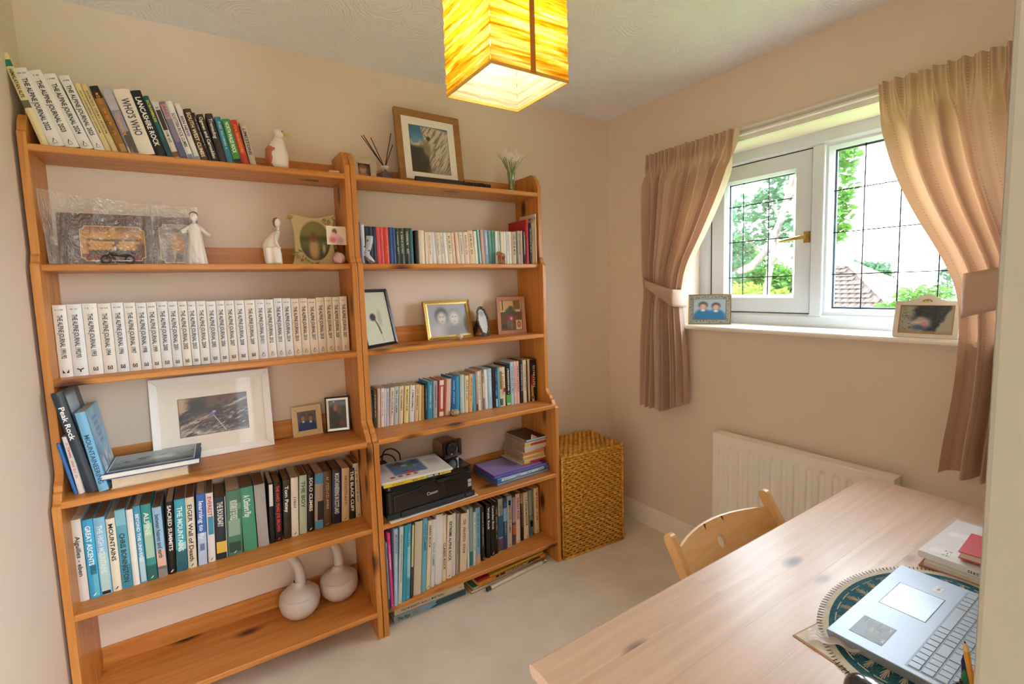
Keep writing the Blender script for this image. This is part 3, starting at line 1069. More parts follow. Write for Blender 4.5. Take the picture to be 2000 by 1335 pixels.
def curtain(label, wall, lead, amp, ztop, zbot, tie, nfold, seed, sgn):
    """wall/lead: y of the wall-side and leading edges by height fraction; tie: fraction where it is gathered"""
    t = thing('curtain', label, 'curtain', (XR - .075, (lerpk(0, wall) + lerpk(0, lead)) / 2, ztop))
    cy = t.location.y
    rs = np.random.RandomState(seed)
    ph = rs.uniform(0, 2 * pi, 6)
    NS, NT = 420, 90
    uvs = []
    def fn(s, q):
        T = q
        z = ztop + (lerpk(s, zbot) - ztop) * T
        yw, yl = smoothk(T, wall), smoothk(T, lead)
        sw = s + .022 * sin(2 * pi * 3 * s + ph[0]) + .012 * sin(2 * pi * 7 * s + ph[1])
        drop = (ztop - z)
        head = max(0, 1 - drop / .105)
        big = sin(2 * pi * nfold * sw + ph[2] + .35 * sin(3 * T + 5 * s)) + .35 * sin(2 * pi * nfold * 1.7 * sw + ph[3] + T * 2)
        fine = sin(2 * pi * nfold * 2.3 * s + ph[4]) + .45 * sin(2 * pi * nfold * 4.1 * s + ph[5])
        k = min(1, max(0, (drop - .05) / .12))
        A = smoothk(T, amp)
        x = A * big * k + (.015 * fine + .004 * sin(60 * s)) * (1 - k)
        pin = math.exp(-((drop - .105) / .018) ** 2)
        x = x * (1 - .45 * pin)
        x = max(-.075, min(.068, x)) + .012 * math.exp(-((T - tie) / .06) ** 2)
        y = yw + (yl - yw) * s
        uvs.append((s, (ztop - z)))
        return (x, y - cy, z - ztop)
    mb = MB().grid(NS, NT, fn)
    me = mb.mesh('cloth')
    ul = me.uv_layers.new(name='UVMap')
    for lp in me.loops:
        ul.data[lp.index].uv = uvs[lp.vertex_index]
    me.shade_smooth()
    put('cloth', me, M_CLOTH, t)
    hk = MB()
    for i in range(7):
        y = lerpk(0, wall) + (lerpk(0, lead) - lerpk(0, wall)) * (i + .5) / 7
        hk.box((-.004 + .03, y - cy - .006, -.012), (.04, y - cy + .006, .006))
    hk.build('curtain_hook', M_WHITE, t)
    return t
curtain('left peach pencil pleat curtain gathered by its tie-back', [(0, 1.80), (.5, 1.812), (1, 1.83)],
        [(0, 1.275), (.12, 1.31), (.30, 1.42), (.52, 1.592), (.58, 1.592), (.75, 1.56), (1, 1.545)],
        [(0, .03), (.15, .036), (.45, .028), (.55, .018), (.7, .030), (1, .036)], 2.103, [(0, .745), (.5, .735), (1, .80)], .54, 9, 2, 1)
curtain('right peach pencil pleat curtain beside the doorway wall', [(0, .20), (.5, .19), (1, .19)],
        [(0, .765), (.06, .755), (.14, .735), (.30, .67), (.5, .53), (.56, .505), (.75, .50), (1, .535)],
        [(0, .03), (.2, .044), (.45, .032), (.55, .02), (.7, .034), (1, .042)], 2.103, [(0, .77), (.5, .75), (1, .765)], .54, 7, 8, -1)
def tieback(label, y0, y1, z0a, z0b, z1a, z1b, hook):
    t = thing('curtain_tieback', label, 'tie-back', (XR - .12, (y0 + y1) / 2, (z0a + z1b) / 2))
    c = t.location
    def fn(u, v):
        y = y0 + (y1 - y0) * u
        top = z0a + (z1a - z0a) * (u ** .8)
        bot = z0b + (z1b - z0b) * (u ** .9)
        bulge = sin(pi * min(1, max(0, u * .94 + .03)))
        f = min(1, u / .4)
        x = XR - .012 - .118 * sin(pi / 2 * f) ** .7 - .004 * sin(pi * v)
        if u > .93:
            x += .09 * ((u - .93) / .07) ** 2
        return (x - c.x, y - c.y, bot + (top - bot) * v - c.z)
    MB().grid(40, 6, fn).build('band', M_CLOTH, t, smooth=True, solid=.004)
    hk = MB().tube([(XR - c.x, hook[0] - c.y, hook[1] - c.z), (XR - .02 - c.x, hook[0] - c.y, hook[1] - c.z), (XR - .028 - c.x, hook[0] - c.y, hook[1] + .012 - c.z)], .003, 8)
    hk.build('hook', mat('6a5232', .35, metal=.8), t)
tieback('peach cloth tie-back wrapped around the left curtain', 1.845, 1.578, 1.475, 1.455, 1.385, 1.295, (1.845, 1.465))
tieback('wide peach cloth tie-back wrapped around the right curtain', .16, .508, 1.505, 1.41, 1.422, 1.280, (.16, 1.45))
# ================================================================ woven basket
BA = radians(-4.5)
BW, BD, BH = .405, .292, .556
t = thing('laundry_basket', 'golden woven lidded basket standing in the corner by the bookcase', 'basket', (1.512, 1.868, 0), (0, 0, BA))
M_WIC = noisy('golden_wicker', 'b4761f', 'e0aa4c', 55, .38)
MB().box((.004, .008, .002), (BW - .004, BD - .006, BH - .02)).build('shade_core', mat('4a2a0c', .8), t)  # dark box added for the shade seen through gaps in the weave
def weave(w_, h_, nc, nr, org, du, dn, vert=True):
    """horizontal strands wave in and out over upright stakes"""
    mb = MB()
    du, dn, org = Vector(du), Vector(dn), Vector(org)
    rh = h_ / nr
    for r in range(nr):
        vs = []
        n = nc * 4
        for i in range(n + 1):
            a = i / n
            off = .0028 * sin(pi * a * nc * 2 / 2 + (r % 2) * pi)
            for e, q in ((0, -.0015), (.5, .0008), (1, -.0015)):
                hgt = (r + .04 + .92 * e) * rh
                p = org + du * (a * w_) + dn * (.003 + off + q)
                vs.append((p.x, p.y, p.z + hgt) if vert else tuple(p + Vector((0, hgt, 0))))
        fs = []
        for i in range(n):
            for k in range(2):
                fs.append((i * 3 + k, i * 3 + 3 + k, i * 3 + 4 + k, i * 3 + 1 + k))
        mb.add(vs, fs)
    return mb
weave(BW, BH - .02, 20, 40, (0, .004, 0), (1, 0, 0), (0, -1, 0)).build('front_panel', M_WIC, t, smooth=True)
weave(BD, BH - .02, 14, 40, (BW - .004, 0, 0), (0, 1, 0), (1, 0, 0)).build('side_panel', M_WIC, t, smooth=True)
weave(BD, BH - .02, 14, 40, (.004, 0, 0), (0, 1, 0), (-1, 0, 0)).build('side_panel', M_WIC, t, smooth=True)
lid = MB().box((-.004, -.004, BH - .018), (BW + .004, BD, BH - .004)).build('lid', M_WIC, t, bevel=.004)
weave(BW, BD, 26, 14, (0, 0, BH - .003), (1, 0, 0), (0, 0, 1), False).build('lid_weave', M_WIC, lid, smooth=True)
ed = MB()
for x in (0, BW):
    ed.tube([(x, -.002, .004), (x, -.002, BH - .02)], .006, 8)
ed.tube([(0, -.002, .006), (BW, -.002, .006)], .006, 8)
ed.build('corner_cane', M_WIC, t, smooth=True)
# ================================================================ desk
def desk_wood(ax):
    return wood('pale_desk_pine', ax, 'd9bfaa', 'c9aa94', '4c4044', rough=.40, knot=1.0, coat=.15)
DX0, DX1, DY0, DY1, DZ = .466, 1.888, .068, .683, .74
t = thing('desk', 'pale pine desk filling the lower right below the window', 'desk', (DX0, DY0, 0))
nst = 7
for i in range(nst):
    a = (DY1 - DY0) * i / nst
    b = (DY1 - DY0) * (i + 1) / nst
    pr = [(a + .0001, DZ - .024), (a + .0001, DZ), (b - .0001, DZ), (b - .0001, DZ - .024)]
    if i == nst - 1:
        pr = [(a + .0001, DZ - .024), (a + .0001, DZ), (b - .007, DZ), (b - .002, DZ - .003), (b, DZ - .010), (b - .003, DZ - .019), (b - .008, DZ - .024)]
    cut = random.uniform(.3, .7) * (DX1 - DX0)
    for x0, x1 in ((0, cut), (cut, DX1 - DX0)):
        MB().prism(pr, 'x', x0 + (.0001 if x0 else 0), x1 - .0001).build('stave', desk_wood('x'), t)
for x in (.03, DX1 - DX0 - .085):
    for y in (.03, DY1 - DY0 - .085):
        MB().box((x, y, 0), (x + .055, y + .055, DZ - .0245)).build('leg', desk_wood('z'), t, bevel=.004)
for y in (.045, DY1 - DY0 - .065):
    MB().box((.085, y, DZ - .115), (DX1 - DX0 - .085, y + .018, DZ - .0245)).build('apron', desk_wood('x'), t)
# ================================================================ folding chair behind the desk
CXL, CXR, CYT, CZT = 1.002, 1.455, .800, .768
t = thing('folding_chair', 'light beech folding chair tucked under the far side of the desk', 'chair', ((CXL + CXR) / 2, .60, 0))
c0 = t.location.copy()
def L(p):
    return Vector(p) - c0
ln = .62                     # lean of the back posts: y per z
for x in (CXL, CXR):
    pts = []
    top = Vector((x, CYT, CZT))
    d = Vector((0, -ln, -1)).normalized()
    nrm = Vector((0, 1, -ln)).normalized()
    wv = .030
    leng = .93
    prof = []
    for k in range(9):
        a = pi * k / 8
        prof.append((wv / 2 * cos(a), -wv / 2 * sin(a) + wv / 2))
    prof = [(q, s) for q, s in prof] + [(-wv / 2, CZT / -d.z), (wv / 2, CZT / -d.z)]
    mb = MB()
    vs = []
    for sx in (-.011, .011):
        for q, s in prof:
            p = top + d * s + nrm * q
            p.z = max(p.z, 0)
            vs.append(L((p.x + sx, p.y, p.z)))
    n = len(prof)
    mb.add(vs, [tuple(range(n))[::-1], tuple(range(n, 2 * n))] + [(i, (i + 1) % n, n + (i + 1) % n, n + i) for i in range(n)])
    mb.build('leg', beech('z'), t, bevel=.003)
for x in (CXL + .03, CXR - .03):
    MB().tube([L((x, .36, .44)), L((x, .86, .012))], [(.010, .016)] * 2, 8).build('leg', beech('z'), t)
# curved back rest with a hole
d = Vector((0, -ln, -1)).normalized()
nrm = Vector((0, 1, -ln)).normalized()
bh_, th = .150, .011
bm = bmesh.new()
nu = 40
front = []
def bp_(u, s, k):
    x = CXL + .011 + (CXR - CXL - .022) * u
    arch = (1 - (2 * u - 1) ** 2)
    p = Vector((x, CYT, CZT)) + d * (.052 - .030 * arch + s) + nrm * (.002 + .038 * arch + k)
    return L(p)
HR, HC_ = .0175, .062
def hole_mesh(k):
    mb = MB()
    wd = CXR - CXL - .022
    # ring of quads around the hole, then plain panels either side
    a0, a1 = .5 - .045 / wd, .5 + .045 / wd
    n = 24
    inner = [(.5 + HR * cos(2 * pi * i / n) / wd, HC_ + HR * sin(2 * pi * i / n)) for i in range(n)]
    outer = []
    for i in range(n):
        c, s = cos(2 * pi * i / n), sin(2 * pi * i / n)
        m_ = max(abs(c) / .045, (s / (bh_ - HC_) if s > 0 else -s / HC_))
        outer.append((.5 + c / m_ / wd, HC_ + s / m_))
    mb.add([bp_(u, s, k) for u, s in inner] + [bp_(u, s, k) for u, s in outer], [(i, (i + 1) % n, n + (i + 1) % n, n + i) for i in range(n)])
    for b0, b1 in ((0, a0), (a1, 1)):
        mb.grid(16, 4, lambda u, v: bp_(b0 + (b1 - b0) * u, v * bh_, k))
    return mb, inner
f1, inner = hole_mesh(0)
f2, _ = hole_mesh(th)
f1.add(f2.v, f2.f)
n = len(inner)
f1.add([bp_(u, s, 0) for u, s in inner] + [bp_(u, s, th) for u, s in inner], [(i, (i + 1) % n, n + (i + 1) % n, n + i) for i in range(n)])
for s in (0, bh_):
    f1.grid(nu, 2, lambda u, v: bp_(u, s, th * v) if s else bp_(u, s - .004 * sin(pi * v), th * v))
f1.build('backrest', beech('x'), t, smooth=50)
for i in range(5):
    y = .36 + .066 * i
    MB().box(L((CXL + .012, y, .438)), L((CXR - .012, y + .055, .452))).build('seat_slat', beech('x'), t, bevel=.003)
MB().tube([L((CXL, .66, .445)), L((CXR, .66, .445))], .008, 8).build('stretcher', beech('x'), t)

BOOKS = {
 'A': [
  (-0.3481, 2.0137, 1.893, 0.0181, 0.2628, 0.2611, 'e6d3a4', '4a3a22', 'HIMALAYAN ALPS', 'cream spined hardback with a green band at the top'),
  (-0.3276, 2.0134, 1.893, 0.0324, 0.2257, 0.2929, 'e9e4df', '1c1a1c', 'THE ALPINE JOURNAL 2022', 'white leaning journal dated 2022'),
  (-0.2927, 2.0128, 1.893, 0.0339, 0.2263, 0.3185, 'e9e4df', '1c1a1c', 'THE ALPINE JOURNAL 2023', 'white leaning journal dated 2023'),
  (-0.2557, 2.0121, 1.893, 0.0302, 0.2237, 0.3279, 'e9e4df', '1c1a1c', 'THE ALPINE JOURNAL 2024', 'white leaning journal dated 2024'),
  (-0.2226, 2.0116, 1.893, 0.0251, 0.2254, 0.3121, 'e9e4df', '1c1a1c', 'THE ALPINE JOURNAL 2025', 'white leaning journal dated 2025'),
  (-0.1951, 2.0111, 1.893, 0.0139, 0.2082, 0.3044, 'dcc48e', '5a4a28', '~', 'thin cream paperback touching the journal dated 2025'),
  (-0.1794, 2.0108, 1.893, 0.0151, 0.2096, 0.3027, 'dcc48e', '5a4a28', '~', 'thin cream paperback touching the brown rock picture spine'),
  (-0.1624, 2.0105, 1.893, 0.0228, 0.2065, 0.2961, '9a6a30', 'd98a30', '~', 'brown spined guide with black top and rock picture'),
  (-0.1374, 2.0101, 1.893, 0.0244, 0.2076, 0.2769, '8f8fa4', 'd9a060', 'Chamonix', 'grey blue spined guide with orange place name'),
  (-0.1109, 2.0096, 1.893, 0.0424, 0.2054, 0.262, 'e8dccb', '4a4642', "WHO'S WHO", 'thick cream book lettered in grey capitals'),
  (-0.0658, 2.0088, 1.893, 0.0289, 0.2096, 0.2678, '17140f', 'f2f0ea', 'LANCASHIRE ROCK', 'black guide with bold white county lettering'),
  (-0.0347, 2.0083, 1.893, 0.0141, 0.1994, 0.2694, '1f5960', 'd9c62f', 'SCRAMBLES', 'dark teal spine with yellow lettering'),
  (-0.0188, 2.008, 1.893, 0.0182, 0.1845, 0.2658, 'd8cfc4', '4b2a26', '~', 'pale spine with dark picture beside the teal one'),
  (0.0018, 2.0076, 1.893, 0.0179, 0.1878, 0.2599, '857d92', 'b4504a', 'LAKES', 'mauve grey spine with small red lettering'),
  (0.0221, 2.0073, 1.893, 0.0186, 0.1915, 0.2735, 'e6e1da', '33333a', 'SCOTTISH ROCK CLIMBS', 'white spine with dark thin climbing title'),
  (0.0427, 2.0069, 1.893, 0.0155, 0.1881, 0.2537, 'dfdbd8', '44444c', 'BEN NEVIS', 'white spine with two word grey mountain title'),
  (0.059, 2.0066, 1.893, 0.0228, 0.1734, 0.2348, '4d3019', 'e8d9b8', 'SOUTH WEST CLIMBS', 'brown spine with cream serif climbing title'),
  (0.0837, 2.0062, 1.893, 0.0085, 0.1649, 0.2516, '1d1a1b', 'd0d0d8', '~', 'very thin black spine between the two brown ones'),
  (0.0938, 2.006, 1.893, 0.0197, 0.1613, 0.2386, '2e261d', 'e8e2d4', 'Ogwen and Carneddau', 'dark brown spine with white two place title'),
  (0.1153, 2.0057, 1.893, 0.0217, 0.1666, 0.2048, '2f2a24', 'dcd6cc', 'Tremadog', 'dark grey brown spine with short white title'),
  (0.1387, 2.0053, 1.893, 0.019, 0.1593, 0.1932, '2f7f92', 'bfe0e6', '~', 'teal blue glossy spine with faint pale lettering'),
  (0.1592, 2.0049, 1.893, 0.024, 0.1555, 0.1833, '3f9143', 'f0f4e6', 'NORTH WALES ROCK', 'bright green spine with black foot and white lettering'),
  (0.1849, 2.0044, 1.893, 0.023, 0.156, 0.1976, 'b63a1d', 'e8964a', '~', 'orange red rounded spine'),
  (0.211, 2.004, 1.893, 0.0196, 0.1528, 0.1761, 'b8ad98', '3a352c', 'LIMESTONE', 'stone grey spine ending the leaning row'),
 ],
 'F': [
  (-0.3713, 2.0342, 1.187, 0.0326, 0.2283, 0, 'eceae6', '26262a', 'THE ALPINE JOURNAL 1991/92', 'white journal dated 1991 to 92'),
  (-0.3376, 2.0336, 1.187, 0.0362, 0.2292, 0, 'e6e9ee', '26262a', 'THE ALPINE JOURNAL 1992/93', 'white journal dated 1992 to 93'),
  (-0.3002, 2.0329, 1.187, 0.0367, 0.2301, 0, 'eceae6', '26262a', 'THE ALPINE JOURNAL 1993', 'white journal dated 1993'),
  (-0.2623, 2.0323, 1.187, 0.0334, 0.2286, 0, 'ebe7df', '26262a', 'THE ALPINE JOURNAL 1994', 'white journal dated 1994'),
  (-0.2276, 2.0316, 1.187, 0.031, 0.2295, 0, 'e9ebef', '26262a', 'THE ALPINE JOURNAL 1996', 'white journal dated 1996'),
  (-0.1954, 2.0311, 1.187, 0.0306, 0.2282, 0, 'ebe7df', '26262a', 'THE ALPINE JOURNAL 1997', 'white journal dated 1997'),
  (-0.1635, 2.0305, 1.187, 0.0278, 0.2267, 0, 'e6e9ee', '26262a', 'THE ALPINE JOURNAL 1998', 'white journal dated 1998'),
  (-0.1344, 2.03, 1.187, 0.0261, 0.2269, 0, 'eceae6', '26262a', 'THE ALPINE JOURNAL 1999', 'white journal dated 1999'),
  (-0.1071, 2.0295, 1.187, 0.0301, 0.2284, 0, 'e6e9ee', '26262a', 'THE ALPINE JOURNAL 2000', 'white journal dated 2000'),
  (-0.0757, 2.029, 1.187, 0.0271, 0.227, 0, 'e9ebef', '26262a', 'THE ALPINE JOURNAL 2001', 'white journal dated 2001'),
  (-0.0473, 2.0285, 1.187, 0.0264, 0.2264, 0, 'ebe7df', '26262a', 'THE ALPINE JOURNAL 2002', 'white journal dated 2002'),
  (-0.0197, 2.028, 1.187, 0.0244, 0.2252, 0, 'e9ebef', '26262a', 'THE ALPINE JOURNAL 2003', 'white journal dated 2003'),
  (0.0061, 2.0276, 1.187, 0.0285, 0.2249, 0, 'eceae6', '26262a', 'THE ALPINE JOURNAL 2004', 'white journal dated 2004'),
  (0.036, 2.027, 1.187, 0.0291, 0.2228, 0, 'e6e9ee', '26262a', 'THE ALPINE JOURNAL 2005', 'white journal dated 2005'),
  (0.0664, 2.0265, 1.187, 0.0263, 0.2238, 0, 'eceae6', '26262a', 'THE ALPINE JOURNAL 2006', 'white journal dated 2006'),
  (0.094, 2.026, 1.187, 0.0288, 0.2233, 0, 'ebe7df', '26262a', 'THE ALPINE JOURNAL 2007', 'white journal dated 2007'),
  (0.1243, 2.0255, 1.187, 0.0307, 0.2229, 0, 'e9ebef', '26262a', 'THE ALPINE JOURNAL 2008', 'white journal dated 2008'),
  (0.1564, 2.0249, 1.187, 0.0341, 0.2226, 0, 'ebe7df', '26262a', 'THE ALPINE JOURNAL 2009', 'white journal dated 2009'),
  (0.1919, 2.0243, 1.187, 0.03, 0.2232, 0, 'e6e9ee', '26262a', 'THE ALPINE JOURNAL 2010/11', 'white journal dated 2010 to 11'),
  (0.2233, 2.0238, 1.187, 0.0292, 0.2219, 0, 'eceae6', '26262a', 'THE ALPINE JOURNAL 2012', 'white journal dated 2012'),
  (0.254, 2.0232, 1.187, 0.0288, 0.2254, 0, 'e6e9ee', '26262a', 'THE ALPINE JOURNAL 2013', 'white journal dated 2013'),
  (0.2842, 2.0227, 1.187, 0.0284, 0.2242, 0, 'e9ebef', '26262a', 'THE ALPINE JOURNAL 2014', 'white journal dated 2014'),
  (0.3142, 2.0222, 1.187, 0.0286, 0.2214, 0, 'e9dccb', '26262a', 'THE ALPINE JOURNAL 2015', 'white journal dated 2015'),
  (0.3443, 2.0217, 1.187, 0.0291, 0.2225, 0, 'e9dccb', '26262a', 'THE ALPINE JOURNAL 2016', 'white journal dated 2016'),
  (0.375, 2.0211, 1.187, 0.0297, 0.219, 0, 'e9dccb', '26262a', 'THE ALPINE JOURNAL 2017', 'white journal dated 2017'),
  (0.4062, 2.0206, 1.187, 0.0305, 0.2227, 0, 'e9dccb', '26262a', 'THE ALPINE JOURNAL 2018', 'white journal dated 2018'),
  (0.4382, 2.02, 1.187, 0.0288, 0.2231, 0, 'e9dccb', '26262a', 'THE ALPINE JOURNAL 2019', 'white journal dated 2019'),
  (0.4686, 2.0195, 1.187, 0.026, 0.222, 0, 'e9dccb', '26262a', 'THE ALPINE JOURNAL 2020', 'white journal dated 2020'),
  (0.4962, 2.019, 1.187, 0.0297, 0.2233, 0, 'e9dccb', '26262a', 'THE ALPINE JOURNAL 2021', 'white journal dated 2021'),
 ],
 'B': [
  (0.58, 1.988, 1.54, 0.0094, 0.1693, 0, '3a62a0', 'c8d8e8', '', 'mid blue spine behind the porcelain shoe'),
  (0.5905, 1.988, 1.54, 0.0144, 0.1595, 0, 'e4e8ee', '8899aa', '', 'white spine half hidden by the porcelain shoe'),
  (0.6065, 1.988, 1.54, 0.0141, 0.1532, 0, '16283f', '8fa8c0', '', 'first navy spine from the left'),
  (0.6216, 1.988, 1.54, 0.014, 0.1524, 0, '162c4a', '8fa8c0', '', 'second navy spine from the left'),
  (0.6369, 1.988, 1.54, 0.0154, 0.1525, 0, '18253c', '8fa8c0', '', 'third navy spine touching the first red one'),
  (0.6533, 1.988, 1.54, 0.0134, 0.1532, 0, 'd2474a', 'f0b0a8', '', 'rosy red spine touching the navy one'),
  (0.6677, 1.988, 1.54, 0.0157, 0.1528, 0, 'd8484a', 'f0b0a8', '', 'middle rosy red spine of the three red ones'),
  (0.6844, 1.988, 1.54, 0.0219, 0.1525, 0, 'd63a20', 'e8856a', '~', 'orange red spine of the three red ones'),
  (0.7076, 1.988, 1.54, 0.0128, 0.1524, 0, '20498c', 'a8c4e8', '', 'left royal blue spine of the pair'),
  (0.7214, 1.988, 1.54, 0.0133, 0.152, 0, '20498c', 'a8c4e8', '', 'right royal blue spine of the pair'),
  (0.7375, 1.988, 1.54, 0.013, 0.1506, 0, '22302c', 'cfd6c8', '~', 'dark green spine with pale lettering beside the blue pair'),
  (0.7515, 1.988, 1.54, 0.0223, 0.1513, 0, '27381f', 'b8c4a4', '~', 'moss green spine with pale lettering'),
  (0.7755, 1.988, 1.54, 0.0228, 0.1526, 0, '2c3324', 'e0dcc0', '~', 'black green spine with thin gold title'),
  (0.7999, 1.988, 1.54, 0.0128, 0.153, 0, '2e6a78', '8fc0c8', '', 'teal spine before the gap'),
  (0.8245, 1.988, 1.54, 0.0152, 0.1446, 0, '1d1b18', '605848', '', 'slim black spine after the gap'),
  (0.8408, 1.988, 1.54, 0.0259, 0.1462, 0, 'e6d9c4', '8c8070', '', 'thick cream spine right of the slim black one'),
  (0.8689, 1.988, 1.54, 0.0103, 0.1388, 0, 'e6dcc8', '8c8070', '', 'thin cream spine with dark line left of it'),
  (0.8805, 1.988, 1.54, 0.022, 0.1393, 0, 'e4d8c6', 'a0988c', '~', 'cream spine with small grey print'),
  (0.905, 1.988, 1.54, 0.0173, 0.139, 0.0512, 'dfe3e6', 'a0a8b0', '', 'pale grey white spine'),
  (0.9239, 1.988, 1.54, 0.0227, 0.1386, 0.053, 'dcd4cc', 'a89ca0', '~', 'greyish white spine with faint print'),
  (0.9477, 1.988, 1.54, 0.0167, 0.1388, 0.0634, 'e2dacc', '787060', '~', 'cream spine with small dark print'),
  (0.9658, 1.988, 1.54, 0.0132, 0.139, 0.0562, 'eef0f4', '9098a0', '', 'bright white thin spine'),
  (0.9812, 1.988, 1.54, 0.0221, 0.1389, 0.0539, 'e3d5bd', '4a4438', '~', 'cream spine with dark print at mid height'),
  (1.0045, 1.988, 1.54, 0.0166, 0.1396, 0.0459, 'ecd6c0', 'b03028', '', 'cream pink spine with red right edge'),
  (1.0241, 1.988, 1.54, 0.017, 0.1427, 0.0637, 'e8d4be', 'a08878', '', 'cream spine right of the red edge'),
  (1.0425, 1.988, 1.54, 0.0209, 0.1433, 0.0556, 'dcd9cd', '78746a', '~', 'grey cream spine with column of print'),
  (1.0651, 1.988, 1.54, 0.0247, 0.1452, 0.0469, 'e8d6ca', '88706a', '~', 'pinkish cream spine with print'),
  (1.0921, 1.988, 1.54, 0.0272, 0.1532, 0.0616, 'e6d3ab', '5a4e38', '~', 'broad buff spine with scrolled dark print'),
  (1.1208, 1.988, 1.54, 0.014, 0.1518, 0.0469, 'eae8e0', '909090', '', 'narrow white spine beside the teal one'),
  (1.1365, 1.988, 1.54, 0.0172, 0.1584, 0.0738, '4d9494', 'b8e0e0', '', 'teal spine with pale right edge'),
  (1.1582, 1.988, 1.54, 0.0157, 0.1603, 0.0449, 'ddb0a6', 'b06a60', '', 'salmon pink spine'),
  (1.1751, 1.988, 1.54, 0.0209, 0.1574, 0.0388, '90b4d4', 'f0f6fc', '~', 'sky blue spine with white script'),
  (1.1984, 1.988, 1.54, 0.0154, 0.157, 0.0352, '6fa0a0', 'd8ecec', '', 'grey teal spine'),
  (1.215, 1.988, 1.54, 0.0167, 0.1589, 0.0408, '3f8f82', '80c0b0', '', 'sea green spine behind the wooden bear'),
  (1.2329, 1.988, 1.54, 0.0134, 0.1559, 0, 'ecebe0', '80a060', '', 'white spine above the wooden bear'),
  (1.2475, 1.988, 1.54, 0.014, 0.1564, 0.0387, 'a8c8c8', '5a8a80', '', 'pale aqua spine above the wooden bear'),
  (1.263, 1.988, 1.54, 0.0133, 0.1546, 0, 'e4dcc0', 'a09878', '', 'cream spine right of the pale aqua one'),
  (1.2777, 1.988, 1.54, 0.0163, 0.1551, 0, 'e6e8e2', '98a098', '', 'white spine right of the wooden bear'),
  (1.2956, 1.988, 1.54, 0.0135, 0.1557, 0, 'dfe2e0', '6a7078', '~', 'thin white spine with speckled print'),
  (1.3106, 1.988, 1.54, 0.0136, 0.1564, 0, 'e6dece', '909080', '', 'thin cream spine left of the beige lettered one'),
  (1.3272, 1.988, 1.54, 0.0268, 0.1569, 0, 'c6b49e', '231f1c', '~', 'beige spine with bold black lettering'),
  (1.3638, 1.988, 1.54, 0.0142, 0.1619, 0, 'bcbcb4', '4a4c50', '~', 'grey spine with dark picture'),
  (1.3793, 1.988, 1.54, 0.0118, 0.1625, 0, 'c8aa9a', '806a60', '', 'dull pink thin spine'),
  (1.3949, 1.988, 1.54, 0.0167, 0.1618, 0, '1c1416', 'b8a8a0', '~', 'black spine touching the red book'),
  (1.4137, 1.988, 1.54, 0.0171, 0.219, 0, 'b3182a', 'd04858', '', 'tall crimson book standing proud of the row'),
  (1.4343, 1.988, 1.54, 0.0147, 0.2035, 0, '23203a', 'c8c8d8', '~', 'dark indigo spine right of the crimson book'),
  (1.4518, 1.988, 1.54, 0.0284, 0.2069, 0, 'd8c184', '3a3428', '~', 'straw yellow spine with dark column of letters'),
  (1.4825, 1.988, 1.54, 0.0124, 0.2206, -0.0422, 'd8c6ac', '403c38', '', 'thin beige booklet'),
 ],
 'C': [
  (0.6027, 2.0472, 0.832, 0.0071, 0.1739, 0, 'efe9dd', '706a60', '', 'narrow ivory spine at the extreme left'),
  (0.6107, 2.0468, 0.832, 0.0045, 0.1709, 0, '2b3340', 'd8dce0', '~', 'slim dark slate spine'),
  (0.616, 2.0465, 0.832, 0.0137, 0.1674, -0.0367, '55523c', 'd0ccb8', '~', 'olive brown spine'),
  (0.6317, 2.0456, 0.832, 0.0121, 0.1732, -0.0509, 'e6c8a8', 'c09878', '', 'peach cream spine with red page top'),
  (0.6468, 2.0448, 0.832, 0.0134, 0.1711, -0.0563, 'eeeef2', '70707a', '~', 'white spine with small foot print'),
  (0.6613, 2.0441, 0.832, 0.0069, 0.1692, -0.0547, 'e6e8f0', '9090a0', '', 'narrow bluish white spine'),
  (0.6693, 2.0436, 0.832, 0.0134, 0.1682, -0.0495, 'c6cce2', '606a90', '~', 'lavender spine with navy title'),
  (0.6847, 2.0428, 0.832, 0.0179, 0.1698, -0.0798, 'e0d8cc', '2c2a28', '~', 'pale stone spine, first with bold black title'),
  (0.7044, 2.0417, 0.832, 0.0187, 0.1714, -0.0731, 'bccfdc', '1e2830', '~', 'pale blue spine with bold black title'),
  (0.7253, 2.0406, 0.832, 0.0198, 0.1696, -0.0792, 'e4d8b6', '1e1c18', '~', 'cream spine with bold black title'),
  (0.7507, 2.0393, 0.832, 0.0212, 0.1684, -0.0789, 'e9de9a', '3a3a20', '~', 'pale yellow spine with scribbled title'),
  (0.7753, 2.0379, 0.832, 0.0223, 0.1672, -0.0853, 'dfe6ea', '24303a', '~', 'icy white spine with bold title'),
  (0.7991, 2.0367, 0.832, 0.0185, 0.1672, -0.0916, 'e4c49c', '4a2c18', '~', 'peach spine with brown title'),
  (0.8199, 2.0356, 0.832, 0.0095, 0.1626, -0.065, 'e6d2a2', 'a08858', '', 'thin cream yellow spine'),
  (0.8309, 2.035, 0.832, 0.0155, 0.1604, -0.0439, 'b28a44', 'd0b070', '', 'tan ochre spine'),
  (0.8508, 2.0339, 0.832, 0.0097, 0.161, -0.0433, '26384c', 'b8c8d0', '~', 'slim dark blue spine with speckled foot'),
  (0.8631, 2.0332, 0.832, 0.0236, 0.1743, -0.05, '2f93c0', 'bfe4f4', '~', 'vivid azure spine, thickest in the left half'),
  (0.8902, 2.0318, 0.832, 0.0208, 0.173, -0.0492, 'a9afb4', '23272c', '~', 'silver grey spine with spaced black letters'),
  (0.9164, 2.0304, 0.832, 0.0242, 0.1739, -0.0619, 'c0504a', 'f0dcd8', '~', 'coral red spine with white title panel'),
  (0.9452, 2.0288, 0.832, 0.0305, 0.1743, -0.0884, 'e0c0ae', 'a06a58', '', 'shell pink thick spine behind the tiny pot'),
  (0.98, 2.027, 0.832, 0.0257, 0.1824, -0.0465, '1d68ac', '9cc8ec', '~', 'deep blue thick spine'),
